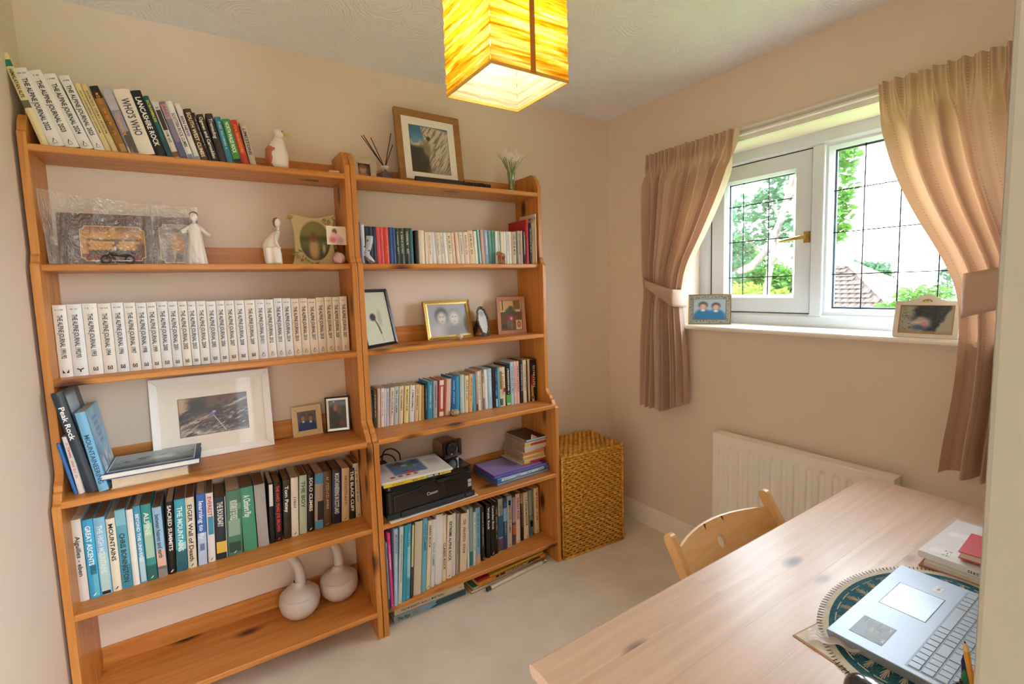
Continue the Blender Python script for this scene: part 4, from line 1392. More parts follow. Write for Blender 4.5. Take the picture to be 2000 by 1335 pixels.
  (1.0061, 2.0256, 0.832, 0.0156, 0.1815, -0.039, '35a0c8', 'a0e0f0', '', 'turquoise spine joined to the deep blue one'),
  (1.0282, 2.0244, 0.832, 0.0208, 0.1856, -0.0358, 'b8d0d6', '7890a0', '', 'pale grey blue spine after the dark gap'),
  (1.0507, 2.0232, 0.832, 0.0187, 0.1782, -0.0514, 'e2d9b4', '54503c', '~', 'cream spine with column of small letters'),
  (1.072, 2.022, 0.832, 0.0197, 0.1844, -0.0615, 'e4b888', 'a06a38', '~', 'apricot spine'),
  (1.0956, 2.0208, 0.832, 0.0168, 0.1821, 0, '54acd2', 'd0f0fa', '', 'bright sky blue spine'),
  (1.1136, 2.0198, 0.832, 0.0092, 0.1914, 0, 'b49a7c', '8a3026', '', 'drab tan spine with red foot'),
  (1.1246, 2.0192, 0.832, 0.0134, 0.1926, 0, 'e8e6e0', '1f4a7c', '~', 'white spine with blue title'),
  (1.1387, 2.0184, 0.832, 0.0072, 0.1975, 0, 'cdb89a', 'a08868', '', 'very thin beige spine'),
  (1.1468, 2.018, 0.832, 0.0133, 0.1991, 0, '7c7a70', 'd8d4c4', '~', 'grey photo spine with pale panel'),
  (1.1607, 2.0173, 0.832, 0.0165, 0.1973, 0, 'e8e8e8', '9aa0a8', '', 'clean white spine'),
  (1.1789, 2.0163, 0.832, 0.0244, 0.199, 0, 'a6cade', 'f0f8fc', '~', 'thick powder blue spine'),
  (1.2047, 2.0149, 0.832, 0.0128, 0.1981, 0, '3a1c26', '80505c', '', 'maroon black spine'),
  (1.2193, 2.0141, 0.832, 0.0135, 0.1978, 0, '23405e', '90c0e0', '~', 'navy photo spine with ice blue foot'),
  (1.234, 2.0133, 0.832, 0.0108, 0.1972, 0, '5aa8bc', 'c8ecf0', '', 'slim teal spine'),
  (1.2472, 2.0126, 0.832, 0.0319, 0.199, 0, 'ddd0b0', 'a82a2c', '~', 'thick cream spine with red spot'),
  (1.2818, 2.0108, 0.832, 0.0273, 0.2092, 0, '1c1e20', 'eceae4', '~', 'black spine with white letters and green foot'),
  (1.3098, 2.0093, 0.832, 0.0169, 0.2188, 0, 'a8d4ea', '44607c', '~', 'baby blue spine'),
  (1.3277, 2.0083, 0.832, 0.0136, 0.2198, 0, 'e2b8b0', '2e2426', '~', 'left pale pink spine of the pink pair'),
  (1.3428, 2.0075, 0.832, 0.0186, 0.2193, 0, 'e2b4ae', '30282a', '~', 'right pale pink spine of the pink pair'),
  (1.3657, 2.0063, 0.832, 0.0173, 0.2215, 0, '1b1c1a', 'd0d4cc', '~', 'black spine with grey block letters'),
  (1.3844, 2.0053, 0.832, 0.0207, 0.2205, 0, 'ddd0b4', '6a604c', '~', 'cream spine right of the black one'),
  (1.406, 2.0041, 0.832, 0.0053, 0.2168, 0, '241a16', '6a5a50', '', 'thin dark spine'),
  (1.4122, 2.0038, 0.832, 0.0144, 0.2221, 0, 'c8a478', 'a08050', '', 'camel brown spine'),
  (1.4309, 2.0028, 0.832, 0.0366, 0.2188, 0, '17100f', 'd8d0c4', '~', 'black spine with red and yellow picture'),
 ],
 'D': [
  (0.58, 1.8638, 0.115, 0.0065, 0.2885, 0.0, '7c94a6', '20282e', 'THE FRENCH ALPS', 'steel blue spine with black foot at extreme left'),
  (0.591, 1.8676, 0.115, 0.011, 0.3236, 0.0, 'd23a86', 'f6e0ec', 'MONT BLANC', 'hot pink spine'),
  (0.6054, 1.8698, 0.115, 0.0148, 0.3404, -0.0515, 'a8c4de', '5a7898', 'MOUNTAINS', 'pale blue spine beside the hot pink one'),
  (0.6238, 1.8728, 0.115, 0.0156, 0.3379, -0.0758, 'c6d4d0', '5a7078', '~', 'pale grey green spine with column title'),
  (0.6417, 1.8756, 0.115, 0.0137, 0.3356, -0.0834, '2f9cb4', 'a0dce8', '', 'narrow turquoise spine'),
  (0.6576, 1.8781, 0.115, 0.0187, 0.3321, -0.0735, '3f9cc0', 'a8dcec', '~', 'cloudy blue spine'),
  (0.6797, 1.8816, 0.115, 0.0098, 0.3253, -0.0767, '3a3a36', 'd8cca0', 'KKY', 'dark spine with cream upper title'),
  (0.6956, 1.8841, 0.115, 0.0337, 0.3244, -0.0767, 'c8bda8', 'a09888', '', 'thick plain oatmeal spine'),
  (0.7338, 1.8901, 0.115, 0.021, 0.3273, -0.0779, '6ab0cc', '2e6a88', 'WILD CLIMBS', 'blue spine with darker blue capitals'),
  (0.7582, 1.894, 0.115, 0.0183, 0.3078, -0.0847, 'e4d8bc', '221e1a', 'HARD ROCK', 'cream spine with two black words at its top'),
  (0.7809, 1.8976, 0.115, 0.0178, 0.305, -0.0799, 'dcdcdc', '2f80a8', 'COLD CLIMBS', 'white spine with blue capitals'),
  (0.8023, 1.9009, 0.115, 0.0343, 0.3185, -0.0724, 'dddce0', 'a0a0a8', '', 'thick shiny white spine'),
  (0.8416, 1.9071, 0.115, 0.0193, 0.3064, -0.0513, 'e2d4b8', '2a2620', 'CLASSIC ROCK', 'cream spine with black title low down'),
  (0.8647, 1.9108, 0.115, 0.0273, 0.2945, -0.0725, 'e6e0d0', '1c1a18', 'EXTREME ALPINE ROCK', 'ivory spine with three word black title'),
  (0.8962, 1.9158, 0.115, 0.0163, 0.2953, -0.0561, 'd4d2d0', '888888', '', 'plain light grey spine'),
  (0.9163, 1.9189, 0.115, 0.0129, 0.2859, -0.0622, 'a8a498', '504c44', '~', 'grey speckled narrow spine'),
  (0.9405, 1.9227, 0.115, 0.0341, 0.2753, -0.0647, 'e0cdb4', '6a5846', '~', 'peach cream spine with widely spaced letters'),
  (0.9829, 1.9294, 0.115, 0.0099, 0.2851, -0.0341, 'e2e6e4', '3a88b0', '~', 'white spine with small blue title'),
  (0.9951, 1.9314, 0.115, 0.0177, 0.2889, -0.0452, '8aa49c', '4a6a70', '', 'sage spine with teal foot'),
  (1.0167, 1.9348, 0.115, 0.0129, 0.2595, -0.0443, 'd8dcdc', '24282c', '~', 'short white spine with black letters'),
  (1.033, 1.9374, 0.115, 0.0246, 0.275, -0.036, '7cb0d0', '2a587c', '~', 'light blue spine with tan foot'),
  (1.0686, 1.943, 0.115, 0.017, 0.2693, -0.0205, '211d18', 'd0c294', '~', 'black spine with pale yellow script'),
  (1.1, 1.9479, 0.115, 0.0232, 0.2677, -0.0234, '121110', 'f0ece4', 'Welsh Rock', 'black spine with bold white title and triangle'),
  (1.1283, 1.9524, 0.115, 0.0209, 0.2671, -0.0283, '121110', 'f0ece4', 'Canadian Rock', 'narrower black spine with white triangle'),
  (1.1533, 1.9563, 0.115, 0.0166, 0.2657, -0.0231, '151310', 'd4c8a0', '~', 'black spine with gold lettering'),
  (1.1757, 1.9599, 0.115, 0.0272, 0.2714, -0.0218, 'a8a49c', '2e587c', '~', 'grey spine with blue lower half'),
  (1.2091, 1.9651, 0.115, 0.0214, 0.2661, -0.0156, '21406e', '9cc0e0', '~', 'navy blue spine with paler sky'),
  (1.2353, 1.9693, 0.115, 0.028, 0.2663, -0.02, 'c0b8a8', '282c34', '~', 'stone spine with black logo near top'),
  (1.269, 1.9746, 0.115, 0.0203, 0.2636, -0.0183, '54424a', 'd86a50', '~', 'dusky photo spine with red patch'),
  (1.2942, 1.9786, 0.115, 0.0263, 0.2589, -0.0141, 'e0ccc4', 'b02a34', 'HIGH RISK', 'off white spine with red capitals'),
  (1.3262, 1.9836, 0.115, 0.0184, 0.2556, -0.0093, '1e1814', 'b89c60', '~', 'black spine with tan top'),
  (1.3513, 1.9876, 0.115, 0.0296, 0.2492, -0.0, 'e2cfae', '2c261e', '~', 'buff spine with black print at top'),
  (1.3891, 1.9936, 0.115, 0.0215, 0.2498, -0.0, '8aa09c', '2a6a78', '', 'misty grey spine with teal foot'),
  (1.4287, 1.9998, 0.115, 0.0298, 0.2495, -0.0, 'e2caa2', 'b04a28', '~', 'cream spine with orange print at extreme right'),
 ],
 'E': [
  (-0.3736, 1.968, 0.475, 0.0226, 0.2689, 0, 'd6d2cc', '2e2c2c', 'Aiguilles - eben', 'pale grey spine at extreme left'),
  (-0.3487, 1.9692, 0.475, 0.0256, 0.2608, 0, '38a8d4', 'f0f8fa', 'GREAT ASCENTS', 'sky blue spine with white capitals'),
  (-0.322, 1.9705, 0.475, 0.0282, 0.2586, 0, '86bede', 'd8ecf4', 'THE HIGH MOUNTAINS', 'pale blue picture spine'),
  (-0.2921, 1.972, 0.475, 0.0229, 0.2464, 0, 'e6e0cc', '1e1c18', 'MOUNTAINS', 'cream spine with tall black one word title'),
  (-0.2682, 1.9731, 0.475, 0.0272, 0.2699, 0, '5aa4ba', '17303c', 'CHRIS BONINGTON', 'blue teal spine with dark long name'),
  (-0.2396, 1.9745, 0.475, 0.0177, 0.2615, 0, 'e8e6e2', 'b0b0b0', '', 'blank white spine'),
  (-0.2204, 1.9755, 0.475, 0.0179, 0.2677, 0, '4c9cc4', 'e8f4f8', 'BEYOND THE UNIVERSE', 'mid blue spine with tight white capitals'),
  (-0.2008, 1.9764, 0.475, 0.0268, 0.2666, 0, '3a9490', 'd8ecdc', 'ALPINE', 'sea green picture spine'),
  (-0.1713, 1.9779, 0.475, 0.025, 0.2476, 0, '98c0dc', '28445c', 'between heaven and earth', 'blue spine fading to pink at the foot'),
  (-0.1435, 1.9792, 0.475, 0.0213, 0.2546, -0.0373, '151212', 'ecece8', 'SACRED SUMMITS', 'black spine with white capitals'),
  (-0.1203, 1.9804, 0.475, 0.0301, 0.2565, -0.0431, '3fa6bc', 'e0f4f6', 'THE MOUNTAINS', 'bright teal spine with dark foot'),
  (-0.0872, 1.982, 0.475, 0.0261, 0.2547, -0.0352, 'dcd3bc', '26221e', 'EIGER Wall of Death', 'cream spine with boxed letters'),
  (-0.0564, 1.9835, 0.475, 0.0267, 0.2583, -0.0459, '3f6cba', 'e6eefa', 'learning to fly', 'royal blue spine fading white below'),
  (-0.0266, 1.985, 0.475, 0.0224, 0.254, -0.0378, 'e2dde0', 'c0383c', 'EVEREST', 'white spine with red top title and blue photo'),
  (-0.0018, 1.9862, 0.475, 0.0352, 0.2311, -0.0383, '1d2b36', 'e4e4dc', 'THE BOUNDARY', 'dark navy spine with yellow band near foot'),
  (0.0352, 1.988, 0.475, 0.0474, 0.2422, -0.0368, '4c7a68', 'e4ecdc', 'MOUNTAINS OF THE WORLD', 'thick mossy green photo spine'),
  (0.0875, 1.9905, 0.475, 0.0442, 0.2436, 0, '479478', 'e2f0e4', 'A Climbers Play', 'thick plain green spine'),
  (0.1356, 1.9929, 0.475, 0.0362, 0.2422, 0, 'a8a4a2', 'd0ccc8', '', 'thick grey cloth spine'),
  (0.1755, 1.9949, 0.475, 0.0172, 0.236, -0.0362, '161414', 'f0f0ec', 'EVEREST', 'black spine with white outlined title'),
  (0.1953, 1.9958, 0.475, 0.0241, 0.2323, -0.0374, '151010', 'dc4440', 'THE HARD YEARS JOE BROWN', 'black spine with red and white title'),
  (0.2247, 1.9973, 0.475, 0.0252, 0.2345, -0.0471, '332c1e', 'f0ece0', 'Tom Patey', 'olive black spine with white title'),
  (0.2527, 1.9986, 0.475, 0.0256, 0.2358, -0.0515, 'e4dccb', '4a586c', '~', 'ivory spine with small blue signature'),
  (0.2819, 2.0001, 0.475, 0.0274, 0.2367, -0.0601, 'b4c4a8', '4a5a48', 'THE BOY', 'pale sage spine'),
  (0.3123, 2.0016, 0.475, 0.0238, 0.2322, -0.0662, '171412', 'f0ece4', 'SOLO CLIMBS', 'black spine with crowded white letters'),
  (0.3398, 2.0029, 0.475, 0.0318, 0.2288, -0.0654, 'a89c90', '3a2c22', '', 'stone spine with blue ends and dark crag'),
  (0.3748, 2.0046, 0.475, 0.0303, 0.2293, -0.0569, '5c4434', 'c8a468', '~', 'brown cloth spine with gilt top'),
  (0.4091, 2.0063, 0.475, 0.0353, 0.2279, -0.0619, '1c2a4a', 'e4e4e8', 'MOUNTAINEERING IN SCOTLAND', 'navy spine with white border'),
  (0.4478, 2.0082, 0.475, 0.0294, 0.2239, -0.0592, 'd4b488', '6a5438', '~', 'buff spine with dotted print'),
  (0.4798, 2.0098, 0.475, 0.0255, 0.2166, -0.0396, '1a1714', 'ece6da', 'THE BLACK CLIFF', 'black spine with rough white title'),
  (0.5079, 2.0111, 0.475, 0.0221, 0.2337, 0, 'cdb79a', '54483a', '~', 'taller beige spine against the upright'),
 ],
 'G': [
  (-0.3529, 1.9416, 0.832, 0.0085, 0.167, 0.166, '2a6ab0', 'dce8f4', '', 'blue thin spine leaning furthest left'),
  (-0.3423, 1.9375, 0.832, 0.0148, 0.1859, 0.1279, 'e2dcd8', 'c04040', '~', 'white thin spine with red print'),
  (-0.3209, 1.9293, 0.832, 0.0262, 0.3248, 0.1767, '2c3844', 'f4f4f2', 'Peak Rock', 'tall black spine with big white title'),
  (-0.2913, 1.9179, 0.832, 0.0241, 0.2573, 0.1413, '76b4d8', '2c5880', 'MOUNTAINEERING', 'light blue spine with sky picture cover'),
 ],
}

# ================================================================ books
PAGE = mat('d9cbb0', .9, grain=.12)
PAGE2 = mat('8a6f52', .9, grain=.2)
def book_cover(w, d, h, rnd, t=.0016):
    """U-shaped cover: spine bulges towards -y, boards run back to depth d"""
    r = min(w * .45, rnd)
    o = [(0, d), (0, r * .9)]
    for k in range(1, 6):
        a = k / 6
        o.append((w * a, r * .9 * (1 - sin(pi * a)) ))
    o += [(w, r * .9), (w, d)]
    i = [(w - t, d), (w - t, r + t), (t, r + t), (t, d)]
    # split into quads/ngons: extrude as one polygon outline
    return MB().prism(o + i, 'z', 0, h)
ROWTXT = {'A': ('on the left bookcase top shelf', 'books leaning on the left bookcase top shelf'),
          'F': ('in the long white row', 'white journals in one long row'),
          'B': ('on the right bookcase second shelf', 'books on the right bookcase second shelf'),
          'C': ('on the right bookcase fourth shelf', 'paperbacks on the right bookcase fourth shelf'),
          'D': ('on the right bookcase lowest shelf', 'large books on the right bookcase lowest shelf'),
          'E': ('on the left bookcase fifth shelf', 'hardbacks on the left bookcase fifth shelf'),
          'G': ('beside the white framed picture', 'books leaning left of the white framed picture')}
rs_t = random.Random(5)
ORD = 'first second third fourth fifth sixth seventh eighth ninth tenth eleventh twelfth thirteenth fourteenth fifteenth sixteenth seventeenth eighteenth nineteenth twentieth'.split()
ORD += ['twenty-' + q for q in ORD[:8]] + ['twenty-ninth']
def put_book(key, idx, row):
    x, y, z, w, h, lean, col, tcol, text, look = row
    yaw = YAWL if key in 'AFEG' else 0
    h = min(h, {'D': .33, 'E': .31}.get(key, 9))
    back = 2.158 + (x * sin(YAWL) * -.3 if key in 'AFEG' else 0)
    d = min(h * .72, back - y - .012)
    if key in 'C':
        d = min(d, .115)
    if key == 'G':
        d = min(h * .75, back - y - .03)
    lab = look + ' ' + ROWTXT[key][0]
    if key == 'F':
        lab = lab.replace(' in the', ', %s from the left in the' % ORD[idx]).replace('white journal', 'cream white journal' if col == 'e9dccb' else 'white journal')
    if key == 'A' and 'journal dated' in look:
        lab = '%s leaning white journal, dated %s, on the left bookcase top shelf' % (ORD[idx - 1], text[-4:])
    # pivot on the lower corner that carries the leaning book
    M = Matrix.Rotation(yaw, 4, 'Z')
    t = thing('book', lab, 'book', (0, 0, 0), (0, 0, 0), ROWTXT[key][1])
    if lean >= 0:
        t.location = (x, y, z)
        off = 0
    else:
        t.location = Vector((x, y, z)) + (M @ Vector((w, 0, 0)))
        off = -w
    t.rotation_mode = 'XYZ'
    t.matrix_basis = Matrix.Translation(t.location) @ M @ Matrix.Rotation(-lean, 4, 'Y')
    rnd = .004 if w > .014 else .0018
    cov = book_cover(w, d, h, rnd)
    cov.v = [(a + off, b, c) for a, b, c in cov.v]
    m = mat(col, .42, grain=.05)
    cov.build('cover', m, t, smooth=35)
    pg = MB().box((off + .0017, rnd + .0017, .002), (off + w - .0017, d - .003, h - .003))
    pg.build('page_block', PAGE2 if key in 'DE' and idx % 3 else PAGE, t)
    # coloured areas that belong to the printed spine
    e = -.00025
    def band(a, b, c, x0=0, x1=1, nm='spine_band'):
        MB().box((off + w * x0 + .0006, e, h * a), (off + w * x1 - .0006, rnd * .9, h * b)).build(nm, mat(c, .42), t)
    for a, b, c, x0, x1 in BANDS.get((key, idx), ()):
        band(a, b, c, x0, x1)
    e = -.0007
    if text:
        mb = MB()
        cap = w * (.50 if text != '~' else .36)
        top, ln_ = TXT.get((key, idx), (.90, .62))
        big = key in 'AF' and 'JOURNAL' in text
        if big:
            top, ln_, cap = (.86, .60, min(w * .50, .0125)) if key == 'F' else (.87, .66, min(w * .46, .0125))
        n_ = max(5, int(h * ln_ / cap / .8))
        letter_mb(mb, text, (off + w / 2 - cap / 2, e, h * top), (0, 0, -1), (1, 0, 0), cap, h * ln_, rs_t, n_)
        if big:
            # volume numbers near the head, publisher's mark at the foot
            for q in (.28, .62):
                letter_mb(mb, '~', (off + w * q - .003, e, h * .925), (1, 0, 0), (0, 0, 1), .004, .009, rs_t, 4)
            yr = int(text[19:23])
            cx, zb_ = off + w / 2, h * .055
            s = min(w * .20, .006)
            if key == 'A' or yr >= 2010:
                mb.add([(cx - s, e, zb_), (cx - s * .7, e, zb_), (cx + s * .1, e, zb_ + 1.9 * s), (cx - .1 * s, e, zb_ + 2.3 * s)], [(0, 1, 2, 3)])
                mb.add([(cx + s, e, zb_), (cx + s * .8, e, zb_), (cx - .1 * s, e, zb_ + 2.0 * s), (cx - .1 * s, e, zb_ + 2.3 * s)], [(0, 1, 2, 3)])
                mb.add([(cx - s, e, zb_ - .3 * s), (cx + s, e, zb_ - .3 * s), (cx + s, e, zb_ - .5 * s), (cx - s, e, zb_ - .5 * s)], [(0, 1, 2, 3)])
            elif idx == 0:
                mb.add([(cx - 1.3 * s, e, zb_), (cx - .2 * s, e, zb_), (cx - 1.3 * s, e, zb_ + 2 * s)], [(0, 1, 2)])
                mb.add([(cx + 1.3 * s, e, zb_), (cx + .2 * s, e, zb_), (cx + 1.3 * s, e, zb_ + 2 * s)], [(0, 1, 2)])
            elif idx == 1:
                for sg in (-1, 1):
                    mb.add([(cx, e, zb_), (cx + sg * .3 * s, e, zb_), (cx + sg * .35 * s, e, zb_ + 1.4 * s), (cx, e, zb_ + 1.6 * s)], [(0, 1, 2, 3)])
                    mb.add([(cx + sg * .2 * s, e, zb_ + 1.6 * s), (cx + sg * .4 * s, e, zb_ + 1.1 * s), (cx + sg * 1.5 * s, e, zb_ + 1.6 * s), (cx + sg * 1.2 * s, e, zb_ + 2.2 * s)], [(0, 1, 2, 3)])
            else:
                for a, b, c, dd in ((-1, -.6, 0, 2), (.6, 1, 0, 2), (-1, 1, 0, .35), (-.25, .25, .5, 1.5), (-1, -.2, 1.7, 2), (.2, 1, 1.7, 2)):
                    mb.add([(cx + a * s, e, zb_ + c * s), (cx + b * s, e, zb_ + c * s), (cx + b * s, e, zb_ + dd * s), (cx + a * s, e, zb_ + dd * s)], [(0, 1, 2, 3)])
        elif key in 'DE' and idx % 2:
            s = min(.005, w * .25)
            cx = off + w / 2
            mb.add([(cx - s, e, h * .03), (cx - .2 * s, e, h * .03), (cx + s, e, h * .03 + 1.6 * s), (cx + .3 * s, e, h * .03 + 1.6 * s)], [(0, 1, 2, 3)])
        mb.build('spine_lettering', mat(tcol, .5, grain=0), t, fix=False)
    return t
# printed colour areas: (row, index): (from, to, colour, left, right) in fractions of the spine
BANDS = {('A', 0): [(.86, .93, '2f7f5c', 0, 1), (.42, .50, '6f6a4a', 0, 1)], ('A', 3): [], ('A', 7): [(.82, .995, '1f1812', 0, 1), (.3, .5, '7c5226', 0, .6), (.02, .14, 'b58a48', .3, 1)],
         ('A', 8): [(.66, .995, 'b4aeb6', 0, 1), (.02, .34, '5a4a3c', .2, 1), (.0, .12, 'c9b6ac', 0, .6)], ('A', 11): [(.02, .3, '12474c', 0, 1)], ('A', 12): [(.5, .85, '3a2c2c', .15, .9), (.03, .12, '7c4a2a', 0, 1)],
         ('A', 13): [(.02, .3, '5c5a78', 0, 1), (.7, .95, 'a89aa4', 0, 1)], ('A', 14): [(.01, .10, '6f80a8', .1, .9)], ('A', 15): [(.01, .08, '8a98b8', .1, .9)], ('A', 21): [(.005, .12, '14140f', 0, 1)],
         ('A', 22): [(.25, .75, 'cc5422', .2, .8)], ('A', 23): [(.6, .9, 'cfc8b8', .3, .9)],
         ('B', 23): [(.01, .99, 'b83a30', .86, 1)], ('B', 22): [], ('B', 27): [(.01, .45, 'e8d8b4', .45, 1)], ('B', 43): [(.3, .97, '6a6c70', .2, .7)], ('B', 47): [], ('B', 29): [(.01, .99, 'a8d8dc', .5, 1)], ('B', 46): [(.55, .85, 'c0c0d0', .1, .6)],
         ('C', 18): [(.22, .82, 'ead2cc', .30, .85), (.86, .99, 'e8dad4', .1, 1), (.02, .14, 'ead6d0', .1, 1)], ('C', 19): [(.01, .99, 'c04e3c', 0, .16)], ('C', 26): [(.0, .17, '8a2e28', 0, 1)], ('C', 29): [(.30, .66, 'd4d0c0', .25, .95)],
         ('C', 33): [(.02, .22, 'a8d4ec', .2, .9), (.3, .42, '2f74a8', 0, 1)], ('C', 35): [(.36, .46, 'a82a2c', .55, 1), (.45, .9, '8a7a58', .05, .4), (.03, .2, '4a6a74', 0, .5)], ('C', 36): [(.06, .26, '5cae4c', 0, 1), (.01, .06, 'd8dcd4', .1, .9)],
         ('C', 44): [(.38, .64, 'b4242c', .05, .5), (.06, .42, 'c89a30', .02, .4), (.0, .12, 'd8c8a8', .1, .5)],
         ('D', 0): [(.0, .16, '22252a', 0, 1)], ('D', 1): [(.55, .85, 'e060a4', .15, .85)], ('D', 6): [(.42, .98, 'd2c690', 0, 1)], ('D', 5): [(.3, .7, '8cc8dc', .1, .9)], ('D', 18): [(.03, .26, '2f7a80', 0, 1)], ('D', 20): [(.0, .15, 'c4a684', 0, 1)],
         ('D', 25): [(.28, .68, '2a5a84', 0, 1), (.02, .25, '5a4a58', 0, 1)], ('D', 26): [(.55, .80, '8ab4d8', 0, 1)], ('D', 27): [(.80, .97, '9cbcd4', 0, 1), (.82, .92, '20262c', .2, .75)], ('D', 28): [(.2, .40, 'c45a40', 0, 1), (.45, .95, 'a8a0a8', 0, 1)], ('D', 30): [(.78, .99, 'a48a54', 0, 1)],
         ('D', 32): [(.25, .45, '6c8484', 0, 1), (.02, .22, '2f7a80', 0, .6), (.2, .34, '2a2420', .2, 1)],
         ('E', 1): [(.02, .35, '62bede', .5, 1), (.3, .42, '1f6a90', .3, .9)], ('E', 2): [(.05, .55, 'b4d4d0', .1, .9), (.01, .05, '1c2024', .1, .9)], ('E', 4): [(.0, .3, '3f8aa4', 0, 1), (.8, .99, '7cbccc', 0, 1)], ('E', 6): [(.02, .34, 'b4d4e2', .1, .95)], ('E', 7): [(.3, .75, 'a4c8b0', .1, .95), (.0, .2, '1f6460', 0, 1)],
         ('E', 8): [(.12, .40, 'e0b4a4', 0, 1), (.0, .16, '8a8488', 0, 1)], ('E', 10): [(.0, .30, '1d6070', 0, 1), (.3, .4, 'a4d4dc', .3, 1)], ('E', 11): [(.5, .9, 'eae2cc', .15, .85)], ('E', 12): [(.0, .45, 'b4c8e4', 0, 1), (.2, .3, '8aa0d4', .2, .8)], ('E', 13): [(.40, .66, '3c8cac', .15, .95)],
         ('E', 14): [(.10, .28, 'e0b848', .05, .95), (.01, .99, 'e4e0d8', .92, 1)], ('E', 15): [(.3, .55, '8aa898', .1, .9), (.05, .2, '2c4a3c', .1, .9), (.7, .8, '6c9484', .3, 1)],
         ('E', 24): [(.82, .99, '4c94c4', 0, 1), (.02, .14, '4c94c4', 0, 1), (.16, .5, '2e261e', .3, 1)], ('E', 26): [(.02, .30, '101a34', .08, .92)], ('E', 18): [(.62, .98, 'dcdcd8', .1, .9)]}
TXT = {('A', 0): (.83, .3), ('A', 8): (.62, .34), ('A', 9): (.86, .56), ('A', 10): (.90, .74), ('A', 11): (.93, .6), ('A', 13): (.97, .25), ('A', 14): (.8, .58), ('A', 15): (.78, .35), ('A', 16): (.93, .85), ('A', 18): (.94, .86), ('A', 19): (.9, .4), ('A', 21): (.93, .68), ('A', 23): (.85, .6),
       ('D', 0): (.93, .72), ('D', 1): (.72, .48), ('D', 2): (.93, .5), ('D', 6): (.95, .5), ('D', 8): (.93, .55), ('D', 9): (.93, .40), ('D', 10): (.66, .4), ('D', 12): (.58, .42), ('D', 13): (.90, .62), ('D', 22): (.95, .55), ('D', 23): (.95, .55), ('D', 29): (.92, .48),
       ('E', 0): (.80, .5), ('E', 1): (.92, .5), ('E', 3): (.93, .55), ('E', 4): (.70, .62), ('E', 9): (.96, .66), ('E', 11): (.90, .8), ('E', 12): (.9, .6), ('E', 13): (.95, .28), ('E', 14): (.92, .4), ('E', 15): (.85, .3), ('E', 16): (.88, .35), ('E', 18): (.96, .32), ('E', 19): (.95, .78), ('E', 23): (.95, .8),
       ('E', 26): (.93, .75), ('E', 28): (.95, .8), ('G', 2): (.86, .34), ('G', 3): (.72, .62), ('E', 21): (.68, .2)}
PLACED = {}
for key, rows_ in BOOKS.items():
    for i, r in enumerate(rows_):
        PLACED[key, i] = put_book(key, i, r)
# the tall black guide has a pale photo panel on its cover; the blue one a painted mountain cover
def cover_art(key, idx, fn, x0=.05, x1=.98, z0=.02, z1=.98, nx=30, ny=40, side=1):
    t = PLACED[key, idx]
    x, y, z, w, h, lean = BOOKS[key][idx][:6]
    o = [c for c in t.children if c.name.startswith('cover')][0]
    ys = [v.co.y for v in o.data.vertices]
    xs = [v.co.x for v in o.data.vertices]
    d = max(ys) - .004
    # right hand board, facing +x
    picture('cover_print', t, d * (x1 - x0), h * (z1 - z0), fn, nx, ny, (max(xs) + .0006, .004 + d * x0, h * z0), (0, 0, pi / 2))
def art_sky(u, v):
    p = Pic(u, v, '7cb8dc')
    n = fbm(u, v, 5, 3)
    p.lay(sstep(.45, .7, n) * .5, 'b8dcf0')
    p.lay(sstep(.1, -.1, v - .45 + .5 * (u - .2)) * 1, '5a94c4')
    p.lay(sstep(.52, .62, fbm(u * 2, v + u, 9, 5)) * sstep(.55, .3, v), 'e8f2f8')
    p.ell(.75, .12, .2, .1, 'c8a85a')
    for k in range(5):
        p.rect(.25 + .03 * k, .62, .86 - .08 * k, .89 - .08 * k, '5878b4', .012)
    return p
cover_art('G', 3, art_sky)
def art_panel(u, v):
    p = Pic(u, v, '39424c')
    p.rect(.05, .7, .5, .97, 'a8bccc', .02)
    p.lay(sstep(.5, .7, fbm(u, v, 6, 2)) * .3, '6c7c8a')
    return p
cover_art('G', 2, art_panel)
# two books lying flat in front of the white frame
def flat_book(label, loc, yaw, w, d, th, col, spine='back', tilt=(0, 0), page=PAGE, group=None, name='book'):
    t = thing(name, label, 'book', loc, (tilt[0], tilt[1], yaw), group)
    cv = mat(col, .4)
    MB().box((0, 0, 0), (w, d, .0022)).build('cover', cv, t)
    MB().box((0, 0, th - .0022), (w, d, th)).build('cover', cv, t)
    pb = MB().box((.003, .003, .0022), (w - .003, d - .003, th - .0022)).build('page_block', page, t)
    s = {'back': ((0, d - .0022, .0022), (w, d, th - .0022)), 'front': ((0, 0, .0022), (w, .0022, th - .0022)), 'left': ((0, 0, .0022), (.0022, d, th - .0022)), 'right': ((w - .0022, 0, .0022), (w, d, th - .0022))}[spine]
    MB().box(*s).build('spine', cv, t)
    return t
b1 = flat_book('thick book with cream page edges lying under the blue picture book', (-.262, 1.922, .8322), radians(1), .205, .15, .034, 'd8c8a8', 'back')
b2 = flat_book('blue book with seascape cover lying on the cream page edged book', (-.285, 1.915, .8668), radians(-2), .262, .20, .019, '2a4a78', 'back', page=mat('e8e6e2', .9))
def art_sea(u, v):
    p = Pic(u, v, '7c98a4')
    p.rect(0, 1, .55, 1, 'a8bcc4', .05)
    p.lay(sstep(.5, .62, fbm(u * 3, v * 2, 4, 8)) * sstep(.2, .4, v) * sstep(.75, .55, v), '2c4450')
    p.rect(0, 1, 0, .2, '24343c', .1)
    p.rect(.45, .75, .35, .62, 'c0d0d4', .06)
    return p
picture('cover_print', b2, .225, .165, art_sea, 40, 30, (.018, .018, .0195), (radians(-90), 0, 0))
bd = MB()
bars(bd, .014, .247, .014, .187, .003, 0, .0004)
bd.v = [(x, z, .0193 + y) for x, y, z in bd.v]
bd.build('cover_border', mat('e6ecf0', .5), b2)

